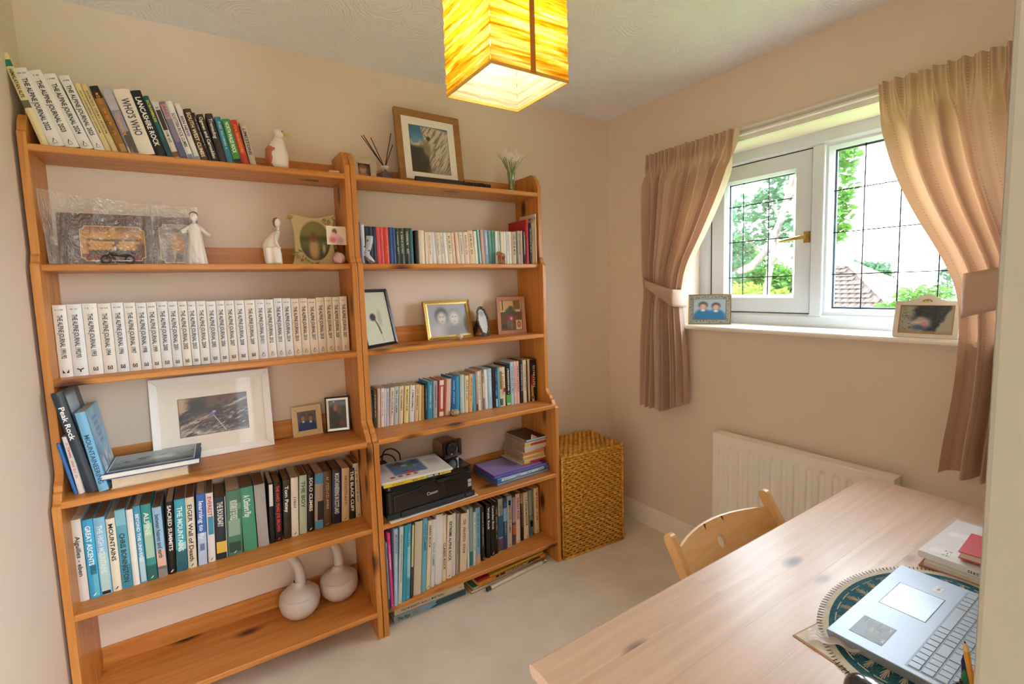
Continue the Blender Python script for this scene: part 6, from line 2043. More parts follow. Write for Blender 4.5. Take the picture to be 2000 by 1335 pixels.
# second shelf: porcelain boot, wooden bear
t = thing('porcelain_boot', 'tall blue and white porcelain boot ornament at the left end', 'ornament', (.607, 1.962, S2), (0, 0, radians(-4)))
PB = mat('b4c2d6', .3, coat=.2)
MB().tube([(.010, 0, .110), (.008, 0, .085), (.002, 0, .062), (-.004, 0, .046), (-.003, 0, .030), (.006, 0, .018), (.016, 0, .009), (.024, 0, .0055)], [(.014, .013), (.0135, .013), (.012, .012), (.0105, .011), (.011, .011), (.0115, .010), (.009, .007), (.004, .003)], 18).build('boot_leg', PB, t, smooth=True)
MB().tube([(-.012, 0, .030), (-.012, 0, .016), (-.010, 0, 0)], [(.006, .007), (.0045, .005), (.004, .004)], 10).build('heel', mat('2a3a68', .2, coat=.4), t, smooth=True)
MB().prism([(-.016, 0.022), (-.004, .016), (.006, .006), (.026, .0), (.028, .003), (.012, .010), (.0, .022), (-.012, .028)], 'y', -.009, .009).build('sole', mat('7c4a34', .3), t, bevel=.002)
q = MB()
for k in range(9):
    a = k * 2.4
    z = .035 + k * .008
    r_ = .0125 + .00012 * k * 8
    q.ball((.010 - .0015 * (9 - k) * .9 + r_ * cos(a), .0125 * sin(a), z), (.003, .003, .0035), 8, 6)
q.build('blue_pattern', mat('3a5a98', .25), t, smooth=True)
t = thing('wooden_bear', 'small carved brown bear standing before the cream books', 'ornament', (1.252, 1.968, S2), (0, 0, radians(200)))
WB = wood('carved_limewood', 'z', 'b9763c', '8f5426', '5a3014', rough=.45, knot=0)
MB().tube([(-.020, 0, .026), (-.012, 0, .036), (.0, 0, .038), (.012, 0, .040), (.020, 0, .040)], [(.007, .008), (.0125, .013), (.0135, .013), (.0125, .0125), (.008, .008)], 16).build('body', WB, t, smooth=True)
hd = MB().ball((.024, 0, .046), (.0095, .0095, .0095), 14, 10).tube([(.030, 0, .045), (.037, 0, .043), (.040, 0, .0425)], [.0055, .0045, .002], 10)
for s in (-1, 1):
    hd.ball((.020, s * .007, .054), (.0025, .003, .0035), 8, 6)
hd.build('head', WB, t, smooth=True)
for x in (-.013, .013):
    for s in (-1, 1):
        MB().tube([(x, s * .006, .034), (x + .001, s * .007, .018), (x - .001, s * .007, .006), (x + .003, s * .007, .0)], [(.0065, .006), (.005, .005), (.0045, .0045), (.006, .005)], 10).build('leg', WB, t, smooth=True)
t = thing('map_leaflet', 'tall beige map leaflet standing against the right upright of the second shelf', 'leaflet', (1.462, 1.975, S2), (0, 0, 0))
MB().box((0, 0, 0), (.006, .135, .247)).build('folded_sheets', mat('d6c6ae', .7), t)
q = MB()
for z, n_, hh, y0 in ((.215, 4, .016, .125), (.193, 10, .005, .125), (.183, 6, .005, .125), (.218, 6, .014, .055), (.198, 8, .005, .058), (.188, 8, .005, .058), (.165, 7, .004, .055)):
    letter_mb(q, '~', (-.0006, y0, z), (0, -1, 0), (0, 0, 1), hh, None, rs_t, n_)
q.build('printed_lines', mat('3c4450', .6, grain=0), t, fix=False)
# third shelf
def pic_stem(u, v):
    p = Pic(u, v, 'd8dcc4')
    p.lay(fbm(u, v, 3, 6) * .5, 'c8d8c0')
    p.ell(.62, .5, .08, .16, 'b4c4b0', .6)
    p.line((.62, .04), (.55, .3), .006, '9a968a')
    p.line((.55, .3), (.42, .5), .018, '4a4442')
    p.line((.58, .2), (.52, .34), .022, '4a4442')
    p.ell(.38, .52, .10, .07, '3c3432', .4)
    p.ell(.06, .95, .1, .08, '8a7a5c', .6)
    return p
photo_frame('slim black frame with a pressed dried flower', (.684, 2.060, S3), radians(32), radians(12), .205, .255, .013, mat('17181a', .3), pic_stem, dep=.014, nx=60, ny=80)
def pic_grey(u, v):
    p = Pic(u, v, 'a4acb4')
    p.ell(.3, .1, .3, .3, 'c0c4c8', .6)
    p.ell(.68, .1, .3, .3, '8a8e94', .6)
    for x, y, hc in ((.34, .56, '54565a'), (.66, .54, '9a9a9c')):
        p.ell(x, y + .08, .16, .26, hc, .4)
        p.ell(x, y, .115, .20, 'd8d4d0', .5)
        p.ell(x - .04, y + .05, .02, .02, '707478')
        p.ell(x + .04, y + .05, .02, .02, '707478')
        p.ell(x, y - .1, .03, .015, '8a8486')
    return p
photo_frame('ornate gilt frame with a faded grey portrait of two people', (1.028, 2.085, S3), radians(3), radians(12), .252, .190, .012, mat('a8823a', .4, metal=.6, grain=.2), pic_grey, inner=(.008, mat('caa860', .35, metal=.6)), dep=.016, nx=60, ny=44)
# silver oval frame
t = thing('oval_frame', 'ornate tarnished silver oval frame standing by the gilt frame', 'photo frame', (1.218, 2.082, S3), (0, 0, radians(34)))
tl = radians(12)
q = MB()
rs = np.random.RandomState(8)
n = 40
for i in range(n):
    a = 2 * pi * i / n
    q.ball(tz(.056 * cos(a), rs.uniform(-.004, .001), .074 + .070 * sin(a)), (.0065 + rs.uniform(0, .003), .005, .0065 + rs.uniform(0, .003)), 8, 6)
q.build('frame', mat('6f675c', .35, metal=.8, grain=.3), t, smooth=True)
def pic_pale(u, v):
    p = Pic(u, v, 'dfe4e0')
    p.lay(fbm(u, v, 5, 2) * .4, 'c0ccc8')
    p.ell(.55, .8, .2, .1, 'a8b4b0', .6)
    return p
picture('picture', t, .106, .134, pic_pale, 40, 14, tz(-.053, .002, .007), (-tl, 0, 0), oval=True)
MB().add([tz(-.02, .006, .11), tz(.02, .006, .11), (.026, .075, 0), (-.026, .075, 0)], [(0, 1, 2, 3)]).build('stand', mat('4a3c30', .9), t, solid=.003)
ft = MB()
for s in (-1, 1):
    ft.ball((s * .03, -.002, .006), (.008, .006, .006), 8, 6)
ft.build('foot', mat('6f675c', .35, metal=.8, grain=.3), t, smooth=True)
def pic_bunch(u, v):
    p = Pic(u, v, '7a5a44')
    p.rect(0, 1, .68, 1, 'd8bc88', .02)
    p.rect(.1, .14, .6, 1, '3a3428', .01)
    p.rect(.62, .95, .7, 1, '8a6a44', .02)
    p.rect(0, .95, .62, .68, 'e4d4b0', .02)
    for x, y in ((.4, .66), (.5, .74), (.6, .62), (.32, .6), (.55, .55)):
        p.ell(x, y, .12, .08, '5c6c5c', .5)
    p.ell(.48, .42, .16, .10, 'b04a68', .5)
    p.ell(.5, .4, .06, .05, 'e8c0cc', .5)
    p.rect(.3, .42, .1, .34, '6a7a84', .03)
    p.rect(.45, .56, .05, .32, '8a7a78', .03)
    p.rect(.05, .28, .08, .2, '4a5050', .04)
    p.rect(.70, .98, .02, .34, 'ead4b4', .01)
    p.ell(.84, .2, .08, .10, 'a04a34', .4)
    p.ell(.84, .2, .045, .06, 'd8a890', .4)
    return p
photo_frame('dusty pink frame with a picture of potted flowers', (1.366, 2.062, S3), radians(-19), radians(10), .150, .192, .018, mat('c08c78', .6), pic_bunch, dep=.014, nx=60, ny=76)
t = thing('stone_ball', 'polished white stone ball lying before the gilt frame', 'ornament', (1.038, 2.022, S3))
MB().ball((0, 0, .0162), .016, 24, 16).build('ball', mat('d8c8b8', .3, grain=.15), t, smooth=True)
MB().torus((0, 0, .0012), .006, .0012, 'z', 16, 6).build('rest_ring', mat('b0a090', .5), t)
t = thing('tiny_pot', 'tiny round speckled pot in front of the shell pink book', 'pot', (.992, 2.014, S4))
MB().lathe([(0, 0), (.014, 0), (.019, .005), (.0205, .012), (.019, .019), (.016, .023), (.0135, .023), (.013, .019), (0, .017)], 24, cap=False).build('pot_body', mat('a89878', .5, grain=.4), t, smooth=True)
q = MB()
for k in range(9):
    a = 2 * pi * k / 9
    q.ball((.0195 * cos(a), .0195 * sin(a), .013 + .003 * (-1) ** k), .003, 6, 5)
q.torus((0, 0, .023), .0148, .0015, 'z', 20, 6)
q.build('beaded_rim', mat('d8ccb0', .5), t, smooth=True)

# ================================================================ fifth shelf of the right bookcase: printer and papers
t = thing('paper_sheet', 'white board sticking out beneath the black printer', 'board', (.795, 2.01, S5), (0, 0, radians(3.2)))
MB().box((-.195, -.135, 0), (.230, .11, .0035)).build('board', mat('e4e2de', .6), t, bevel=.001)
PRX, PRY = .803, 2.016
t = thing('printer', 'glossy black inkjet printer under a pile of magazines', 'printer', (PRX, PRY, S5 + .0037), (0, 0, radians(1.5)))
GB = mat('0c0d0f', .12, grain=0, coat=.8)
MBK = mat('16171a', .45, grain=0)
GREY = mat('2b3138', .3, grain=0)
pw, pd, ph = .207, .130, .146
def rrect(w_, d_, r, n=5):
    P = []
    for cx_, cy_, a0 in ((w_ - r, d_ - r, 0), (-w_ + r, d_ - r, pi / 2), (-w_ + r, -d_ + r, pi), (w_ - r, -d_ + r, 1.5 * pi)):
        for k in range(n + 1):
            a = a0 + pi / 2 * k / n
            P.append((cx_ + r * cos(a), cy_ + r * sin(a)))
    return P
MB().prism(rrect(pw - .004, pd - .002, .02), 'z', .003, ph * .82).build('body', MBK, t, bevel=.003)
MB().prism(rrect(pw, pd, .026), 'z', ph * .84, ph).build('scanner_lid', GB, t, bevel=.006)
MB().prism([(-pw + .03, .030), (pw - .012, .030), (pw - .012, ph * .74), (pw - .05, ph * .80), (-.04, ph * .80), (-.07, ph * .74), (-pw + .03, ph * .70)], 'y', -pd - .004, -pd + .004).build('front_cover', GB, t, bevel=.006)
MB().box((-pw + .06, -pd - .008, .004), (pw - .055, -pd + .01, .028)).build('output_tray', GREY, t, bevel=.003)
MB().box((-pw, -pd - .002, .004), (-pw + .055, -pd + .01, .026)).build('tray_side', GREY, t, bevel=.002)
MB().box((pw - .05, -pd - .006, .004), (pw, -pd + .01, .026)).build('tray_side', GREY, t, bevel=.002)
MB().tube([(.02, -pd - .004, ph * .80), (.045, -pd - .010, ph * .79), (.07, -pd - .004, ph * .80)], [(.006, .003)] * 3, 8).build('lid_grip', mat('30343a', .25), t, smooth=True)
MB().box((-pw + .03, -pd + .0, ph * .83), (.015, -pd + .006, ph * .885)).build('hinge_gap', mat('050506', .6), t)
q = MB()
letter_mb(q, 'Canon', (-.030, -pd - .0046, .066), (1, 0, .02), (0, 0, 1), .0135, .052)
q.build('maker_lettering', mat('c9ccd0', .3, metal=.4, grain=0), t, fix=False)
q = MB().box((pw - .034, -pd - .0048, .052), (pw - .016, -pd - .004, .068))
q.box((pw - .034, -pd - .0048, .071), (pw - .016, -pd - .004, .086))
q.build('front_sticker', mat('9aa4b0', .4), t)
q = MB()
letter_mb(q, '~', (pw - .044, -pd - .0066, .014), (1, 0, 0), (0, 0, 1), .004, .022, rs_t, 8)
q.build('model_lettering', mat('a8acb0', .4, grain=0), t, fix=False)
PT_ = S5 + .0037 + ph
def pic_mag(u, v):
    p = Pic(u, v, 'dfe2e4')
    p.rect(.22, .70, .22, .95, '5a84b0', .02)
    m = sstep(.22, .26, u) * sstep(.70, .66, u) * sstep(.22, .26, v)
    p.lay(m * sstep(.5, .7, fbm(u, v, 6, 2)), 'c8d8e4')
    p.lay(m * sstep(.62, .75, fbm(u, v, 8, 6)), '2c4a70')
    p.ell(.52, .62, .05, .10, '5a8a3c', .5)
    p.ell(.38, .82, .08, .08, '6a4030', .5)
    p.ell(.46, .3, .06, .06, 'c83a30', .5)
    for k in range(7):
        p.rect(.03, .17, .30 + .07 * k, .315 + .07 * k, '7a8088', .006)
        p.rect(.76, .95, .30 + .07 * k, .315 + .07 * k, '7a8088', .006)
    for k in range(4):
        p.rect(.14 + .11 * k, .20 + .11 * k, .10, .20, 'c83a34', .01)
    p.rect(.02, .8, .05, .058, '505860', .006)
    return p
def magazine(label, loc, yaw, w, d, th, col, spine_col, cover=None, texts=(), group=None):
    t = thing('magazine', label, 'magazine', loc, (0, 0, yaw), group)
    MB().box((0, .002, 0), (w, d, th)).build('pages', mat('d8d2c6', .7, grain=.1), t, bevel=.0006)
    MB().prism([(-.0006, .0), (-.001, th * .5), (-.0006, th + .0003), (.004, th + .0003), (.004, 0)], 'x', 0, w).build('spine', mat(spine_col, .35), t)
    MB().box((0, .0, th), (w, d, th + .0006)).build('cover', mat(col, .3), t)
    if cover:
        picture('cover_print', t, w * .98, d * .97, cover, 60, 44, (w * .01, d * .01, th + .0009), (radians(-90), 0, 0))
    for (s, x, l_, c, h_) in texts:
        q = MB()
        letter_mb(q, s, (x * w, -.0014, th * .5 - h_ / 2), (1, 0, 0), (0, 0, 1), h_, l_ * w, rs_t, 9)
        q.build('spine_lettering', mat(c, .4, grain=0), t, fix=False)
    return t
m1 = magazine('yellow spined magazine lying straight on the black printer', (.590, 1.878, PT_ + .0005), radians(-1.5), .300, .205, .0125, 'e4e2dc', 'dfc424', None,
              [('~', .12, .18, '8a6a18', .006), ('~', .40, .09, '2a5a84', .008), ('~', .52, .06, '8a6a18', .006), ('~', .85, .05, '8a7a48', .008)])
q = MB().box((.60 * .3 + .008, -.0017, .0012), (.82 * .3, -.0009, .0118))
q.build('spine_label', mat('23272c', .4), m1)
q = MB().box((.19, -.0021, .0035), (.215, -.0016, .0095)).box((.222, -.0021, .0035), (.240, -.0016, .0095))
q.build('label_print', mat('d0d8e0', .4), m1)
magazine('white magazine with a blue action photo on top of the yellow spined one', (.583, 1.880, PT_ + .0140), radians(-3.5), .312, .220, .008, 'e2e4e6', 'dcdcd8', pic_mag)
t = thing('slide_viewer', 'brown and black slide viewer box standing on the back of the printer', 'slide viewer', (.980, 2.058, PT_ + .0004), (0, 0, radians(8)))
MB().prism([(-.045, .004), (.045, .004), (.047, .05), (.042, .075), (-.042, .075), (-.047, .05)], 'y', -.01, .085).build('body', mat('8a7458', .5), t, bevel=.003)
q = MB()
bars(q, -.050, .050, 0, .080, .012, -.026, -.006, .010)
q.build('front_hood', mat('3a2018', .35), t, bevel=.002)
MB().lathe([(0, 0), (.022, .0), (.03, -.003), (.032, -.005)], 24, cap=False).build('lens', mat('15171c', .05, coat=1, grain=0), t, smooth=True, loc=(0, -.013, .04), rot=(radians(-90), 0, 0))
MB().box((-.040, -.013, .010), (.040, -.009, .072)).build('screen', mat('121317', .08, coat=1, grain=0), t)
t = thing('power_cable', 'looped black cable bunched behind the printer on the left', 'cable', (.66, 2.115, S5))
rs = np.random.RandomState(6)
P = [(-.07, .01, .004), (-.065, .005, .10), (-.05, -.01, .175), (-.02, -.02, .20), (.01, -.02, .215), (.045, -.02, .20), (.06, -.02, .17), (.03, -.02, .165), (.0, -.015, .18), (.012, -.01, .225), (.05, .0, .228), (.085, .0, .20), (.09, .0, .16)]
def smooth_path(P, n=6):
    P = [Vector(p) for p in P]
    out = []
    for i in range(len(P) - 1):
        p0, p1, p2, p3 = P[max(i - 1, 0)], P[i], P[i + 1], P[min(i + 2, len(P) - 1)]
        for k in range(n):
            s = k / n
            out.append(.5 * ((2 * p1) + (p2 - p0) * s + (2 * p0 - 5 * p1 + 4 * p2 - p3) * s * s + (3 * p1 - p0 - 3 * p2 + p3) * s ** 3))
    return out + [P[-1]]
MB().tube(smooth_path(P), .0032, 8).build('cord', mat('141315', .5), t, smooth=True)
MB().box((-.06, -.024, .150), (.02, .016, .178)).build('adaptor', mat('17171a', .5), t, bevel=.004)
# plastic wallets and the pile of magazines
def wallet(label, loc, yaw, w, d, th, col, edge, lab=None, tiltx=0):
    t = thing('document_wallet', label, 'document wallet', loc, (tiltx, 0, yaw))
    m = mat(col, .2, coat=.6)
    MB().prism([(0, 0), (-.003, th * .5), (0, th), (d, th), (d, 0)], 'x', 0, w).build('sleeve', m, t, bevel=.001)
    MB().box((.004, -.0022, th * .2), (w - .004, .002, th * .8)).build('front_edge', mat(edge, .2, coat=.6), t)
    MB().box((.004, .01, th), (w - .02, d - .01, th + .0012)).build('flap', mat(edge, .2, coat=.6), t)
    if lab:
        q = MB()
        for k in range(4):
            letter_mb(q, '~', (w * (.12 + .22 * k), -.0036, th * .3), (1, 0, 0), (0, 0, 1), th * .35, w * .12, rs_t, 5)
        q.build('label_print', mat('20384c', .5, grain=0), t, fix=False)
        MB().box((w * .08, -.0032, th * .18), (w * .9, -.002, th * .82)).build('label_strip', mat(lab, .4), t)
    return t
wallet('grey blue document wallet at the bottom of the wallet pile', (1.150, 1.914, S5), radians(2), .318, .215, .014, '5a6e90', '8a98b0')
wallet('bright blue document wallet with a white label strip', (1.152, 1.916, S5 + .0155), radians(2), .320, .220, .020, '1f62b4', '5aa4dc', 'c4dce8')
wallet('violet document wallet on top of the bright blue one', (1.140, 1.921, S5 + .0375), radians(-1), .312, .210, .012, '3f38a8', '8a84cc')
zz = S5 + .0515
stack = [('glossy magenta magazine at the bottom of the leaning pile', .006, 'c02a6a', 'd8d0d4', -.012, 6), ('red magazine with a yellow spine corner, second from the bottom', .011, 'c83a28', 'd4c8b8', .0, 3), ('magazine with a grey white spine just above the lower red one', .009, 'c8c4bc', 'd0c8bc', .002, 5),
         ('amber yellow spined magazine in the lower half of the pile', .013, 'd0a838', 'd4c8a8', -.004, 2), ('white spined magazine between amber and orange ones', .010, 'd8cfc0', 'cfc4b2', -.003, 6), ('orange spined magazine at the middle of the pile', .015, 'cc7a44', 'd4b8a0', -.006, 4),
         ('cream bent magazine above the orange spined one', .013, 'd2c8b4', 'c8beae', -.003, 7), ('grey white magazine under the red one near the top', .018, 'c4c8cc', 'c0b8ac', -.008, 3), ('red magazine with a yellow corner near the top of the pile', .012, 'c4301c', 'c8bcac', -.010, 2),
         ('white magazine second from the top of the pile', .007, 'dcd8d4', 'c0b4a8', -.006, 5), ('teal blue spined magazine at the very top', .013, '4a86a0', '3a342e', -.002, 4)]
for i, (lab, th, sc_, pc, dx, yw) in enumerate(stack):
    t = thing('magazine', lab, 'magazine', (1.335 + dx + .002 * i * (i > 5), 1.951 - .002 * (i % 3), zz), (0, 0, radians(yw - 3)), 'magazines piled at the right end of the printer shelf')
    w_, d_ = .135, .185
    MB().box((0, .002, 0), (w_, d_, th - .0008)).build('pages', mat('9a8468' if i not in (0, 1) else 'b8a48c', .9, grain=.3), t)
    MB().box((-.0005, 0, -.0002), (w_ + .0005, .003, th - .0006)).build('spine', mat(sc_, .35), t)
    MB().box((0, 0, th - .0009), (w_, d_, th - .0002)).build('cover', mat(pc, .35), t)
    if i in (1, 8):
        MB().box((.0, -.0006, 0), (w_ * .27, .0, th - .0008)).build('spine_patch', mat('dcc838', .35), t)
    if i == 10:
        MB().box((.0, -.0006, .005), (w_, .0, th - .001)).build('spine_patch', mat('c8d4dc', .35), t)
        MB().add([(.03, .002, th), (.075, .004, th), (.055, .03, th + .014)], [(0, 1, 2)]).build('turned_corner', mat('d8d4cc', .6), t, solid=.0006)
    if i == 0:
        q = MB()
        letter_mb(q, '~', (.03, -.0012, .0012), (1, 0, 0), (0, 0, 1), .003, .07, rs_t, 14)
        q.build('spine_lettering', mat('e8d0dc', .4, grain=0), t, fix=False)
    zz += th
# ================================================================ books on the carpet under the right bookcase
fb = flat_book('blue grey large book with mountain spine lying on the carpet', (.616, 1.922, .0006), radians(-.5), .345, .215, .033, '8fa4b0', 'front')
q = MB().add([(.165, -.0006, .004), (.345, -.0006, .003), (.345, -.0006, .030), (.20, -.0006, .030), (.185, -.0006, .018)], [(0, 1, 2, 3, 4)])
q.build('spine_photo', mat('31505f', .4), fb)
q = MB().add([(.13, -.0009, .010), (.15, -.0009, .022), (.185, -.0009, .026), (.20, -.0009, .016), (.17, -.0009, .008)], [(0, 1, 2, 3, 4)])
q.build('spine_sky', mat('6ab0d4', .4), fb)
q = MB()
letter_mb(q, 'The Alps', (.015, -.0011, .009), (1, 0, 0), (0, 0, 1), .016, .058)
for k in range(3):
    letter_mb(q, '~', (.085, -.0011, .022 - .006 * k), (1, 0, 0), (0, 0, 1), .003, .04, rs_t, 10)
q.build('spine_lettering', mat('1c2a34', .4, grain=0), fb, fix=False)
fb = flat_book('cream spined large book lying on the blue grey one', (.620, 1.925, .0342), radians(-1), .335, .205, .028, 'd8ccb8', 'front')
q = MB()
letter_mb(q, 'WALTER BONATTI', (.030, -.0006, .009), (1, 0, 0), (0, 0, 1), .009, .085)
letter_mb(q, 'MAGIC of', (.125, -.0006, .009), (1, 0, 0), (0, 0, 1), .007, .04)
letter_mb(q, 'MONT BLANC', (.172, -.0006, .009), (1, 0, 0), (0, 0, 1), .010, .062)
letter_mb(q, '~', (.31, -.0006, .010), (1, 0, 0), (0, 0, 1), .005, .016, rs_t, 3)
q.build('spine_lettering', mat('1a1714', .4, grain=0), fb, fix=False)
flat_book('tan cardboard folder of papers lowest under the road atlas', (.985, 1.905, .0006), radians(2.5), .40, .21, .016, 'b08a5c', 'back', page=mat('d8d0bc', .8, grain=.2), name='paper_folder')
fb = flat_book('green and white brochure lying below the orange road atlas', (.995, 1.908, .0168), radians(2.5), .36, .20, .008, 'c8d0b8', 'back', name='brochure')
MB().box((0, 0, .0081), (.06, .14, .0087)).build('cover_patch', mat('3a8a4c', .4), fb)
fb = flat_book('orange road atlas with black title band on the carpet', (1.022, 1.903, .0252), radians(2.5), .41, .225, .017, 'dc8420', 'front')
MB().box((.10, -.0006, .005), (.375, .0, .0160)).build('title_band', mat('1c1a1e', .4), fb)
q = MB()
letter_mb(q, 'D', (.118, -.0010, .0065), (1, 0, 0), (.15, 0, 1), .008)
letter_mb(q, 'ROAD ATLAS ITALY', (.155, -.0010, .0063), (1, 0, 0), (.15, 0, 1), .0085, .185)
q.build('spine_lettering', mat('ecece4', .4, grain=0), fb, fix=False)
fb = flat_book('yellow and red road map book topmost on the carpet pile', (1.020, 1.908, .0426), radians(2.5), .405, .215, .010, 'c8b43c', 'front')
MB().box((-.0003, -.0006, .001), (.07, .06, .0104)).build('red_corner', mat('a82430', .4), fb)
t = thing('rolled_paper', 'thin rolled paper with a grey cap lying in front of the road atlas', 'paper roll', (1.21, 1.893, .0095), (0, 0, radians(4.5)))
q = MB().tube([(-.155, 0, 0), (.19, 0, .001)], .0088, 14)
q.build('roll', mat('d4ccbc', .7, grain=.15), t, smooth=40)
MB().tube([(.19, 0, .001), (.20, 0, .001), (.203, 0, .001), (.215, 0, .001)], [.0088, .0088, .011, .011], 14).build('cap', SILVER, t, smooth=40)
MB().tube([(-.157, 0, 0), (-.135, 0, 0)], .0091, 14).build('end_band', mat('2a2a2c', .4), t, smooth=40)
# ================================================================ window sill
def kids_blue(u, v):
    p = kids('a8c4dc', 'd8b4a8', '1f7ab0', '4a4244')(u, v)
    return p
photo_frame('marbled grey frame of two children on the left of the sill', (2.200, 1.500, 1.2055), radians(-61), radians(9), .205, .155, .004, GOLD, kids_blue, mount=.021, mount_col='a8b8b8', dep=.014, inner=(.0005, GOLD), nx=50, ny=40)
fr_ = [o for o in bpy.data.objects if o.name.startswith('framed_photo') and abs(o.location.x - 2.2) < .001][0]
q = MB()
rs = np.random.RandomState(9)
for i in range(46):
    s = i / 46 * 4
    k, f = int(s), s - int(s)
    e0 = .015
    W_, H_ = .205 / 2 - e0, .155
    px_, pz_ = [(-W_ + 2 * W_ * f, e0), (W_, e0 + (H_ - 2 * e0) * f), (W_ - 2 * W_ * f, H_ - e0), (-W_, H_ - e0 - (H_ - 2 * e0) * f)][k]
    a, L_ = rs.uniform(0, pi), rs.uniform(.004, .011)
    c_, n_ = Vector((cos(a), 0, sin(a))) * L_, Vector((-sin(a), 0, cos(a))) * rs.uniform(.0008, .002)
    o_ = Vector((px_ + rs.uniform(-.004, .004), .0060, pz_ + rs.uniform(-.004, .004)))
    q.add([o_ - c_, o_ + n_, o_ + c_, o_ - n_], [(0, 1, 2, 3)])
q.build('marbling', mat('25383c', .5), fr_, rot=(-radians(9), 0, 0))
MO = MB()
bars(MO, -.0805, .0805, .0225, .1325, .0028, .0045, .0075, .0005)
MO.build('inner_gold_line', GOLD, fr_, rot=(-radians(9), 0, 0))
# arched cream frame on the right of the sill
def pic_rocks(u, v):
    n1, n2 = fbm(u, v, 6, 3), fbm(u * 2, v * 2, 12, 5)
    p = Pic(u, v, '2a3440')
    p.lay(sstep(.5, .7, n2) * .6, '4a5a6a')
    p.lay(sstep(.35, .2, u + .4 * (v - .5) * (v < .6) + .2 * (n1 - .5)) * .9, 'a8aca0')
    p.lay(sstep(.02, .1, u - .62 - .3 * v + .15 * (n1 - .5)) * .9, 'b4b2a0')
    p.lay(sstep(.6, .72, n2) * sstep(.4, .2, u) * .8, '3a4248')
    p.rect(0, 1, 0, .08, 'a89880', .05)
    p.ell(.42, .36, .16, .20, 'c8c4c4', .6)
    p.ell(.38, .22, .14, .1, '4a6a88', .6)
    p.ell(.48, .34, .06, .09, 'c88a98', .6)
    p.ell(.40, .50, .07, .08, 'b89c90', .6)
    return p
t = thing('arched_frame', 'white frame with arched top and gold edge on the right of the sill', 'photo frame', (2.132, .612, 1.2055), (0, 0, radians(-88)))
AW, AH = .180, .129
tl2 = radians(14)
def t2(x, y, z):
    return (x, y * cos(tl2) + z * sin(tl2), z * cos(tl2) - y * sin(tl2))
top = []
for k in range(25):
    x = AW / 2 - AW * k / 24
    top.append((x, AH + .027 * math.exp(-(x / .034) ** 2)))
ou = [(-AW / 2, .003), (-AW / 2 + .003, 0), (AW / 2 - .003, 0), (AW / 2, .003)] + top
n = len(ou)
iw = [( -AW / 2 + .016, .015), (AW / 2 - .016, .015), (AW / 2 - .016, AH - .014), (-AW / 2 + .016, AH - .014)]
def near_in(p):
    x, z = p
    return (min(max(x, iw[0][0]), iw[1][0]), min(max(z, iw[0][1]), iw[2][1]))
inn = [near_in((x * .86, (z - AH / 2) * .95 + AH / 2)) for x, z in ou]
q = MB()
q.add([t2(x, -.003, z) for x, z in ou] + [t2(x, -.001, z) for x, z in inn] + [t2(x, .016, z) for x, z in ou], [(i, (i + 1) % n, n + (i + 1) % n, n + i) for i in range(n)] + [(i, (i + 1) % n, 2 * n + (i + 1) % n, 2 * n + i) for i in range(n)] + [tuple(2 * n + i for i in range(n))])
q.build('frame', mat('dcdad4', .35, grain=.02), t, smooth=30)
q = MB()
bars(q, iw[0][0] - .001, iw[1][0] + .001, iw[0][1] - .001, iw[2][1] + .001, .002, -.003, .003, .0)
q.v = [t2(*p) for p in q.v]
q.build('gold_slip', GOLD, t)
picture('picture', t, AW - .034, AH - .031, pic_rocks, 70, 50, t2(-AW / 2 + .017, .0005, .016), (-tl2, 0, 0))
q = MB()
q.add([t2(x * 1.004, .010, z * 1.002) for x, z in ou] + [t2(x * 1.004, .0185, z * 1.002) for x, z in ou], [(i, (i + 1) % n, n + (i + 1) % n, n + i) for i in range(n)])
q.build('gilt_edge', mat('d0b45c', .35, metal=.6), t)
q = MB()
for k in range(7):
    a = pi * k / 6
    q.ball(t2(.011 * cos(a), -.0045, AH + .001 + .006 * sin(a)), (.003, .0018, .0022), 8, 6)
q.ball(t2(0, -.0050, AH + .003), (.004, .002, .003), 8, 6)
q.build('gold_ornament', GOLD, t, smooth=True)
MB().add([t2(-.02, .017, .08), t2(.02, .017, .08), (.026, .065, 0), (-.026, .065, 0)], [(0, 1, 2, 3)]).build('stand', mat('d8d4cc', .6), t, solid=.003)
# ================================================================ things on the desk
ZD = DZ + .0004
MX, MY, MA, MBR = 1.150, .303, .252, .152
t = thing('place_mat', 'oval teal woven place mat with cream border under the laptop', 'place mat', (MX, MY, ZD))
TEAL = noisy('teal_weave', '1f4c58', '3a7080', 300)
def ell_ring(mb, s0, s1, z0, z1, n=96):
    mb.add([(MA * s * cos(2 * pi * i / n), MBR * s * sin(2 * pi * i / n), z) for s, z in ((s0, z0), (s1, z1)) for i in range(n)], [(i, (i + 1) % n, n + (i + 1) % n, n + i) for i in range(n)])
    return mb
q = MB()
ell_ring(q, .001, .93, .0025, .0025)
ell_ring(q, .93, 1.0, .0025, .0018)
ell_ring(q, 1.0, 1.0, .0018, 0)
q.build('woven_base', TEAL, t)
CRM = mat('c9c4b0', .8, grain=.2)
q = ell_ring(MB(), .935, 1.002, .0030, .0026)
q.build('border_band', CRM, t)
q = MB()
for i in range(150):
    a = 2 * pi * i / 150
    c, s = cos(a), sin(a)
    q.tube([(MA * .99 * c, MBR * .99 * s, .0022), (MA * 1.02 * c, MBR * 1.03 * s, .0022), (MA * 1.045 * c + .003, MBR * 1.065 * s, .0008)], .0009, 4, cap=False)
o = q.build('fringe', mat('4a4c46', .9), t)
o['kind'] = 'stuff'
q = MB()
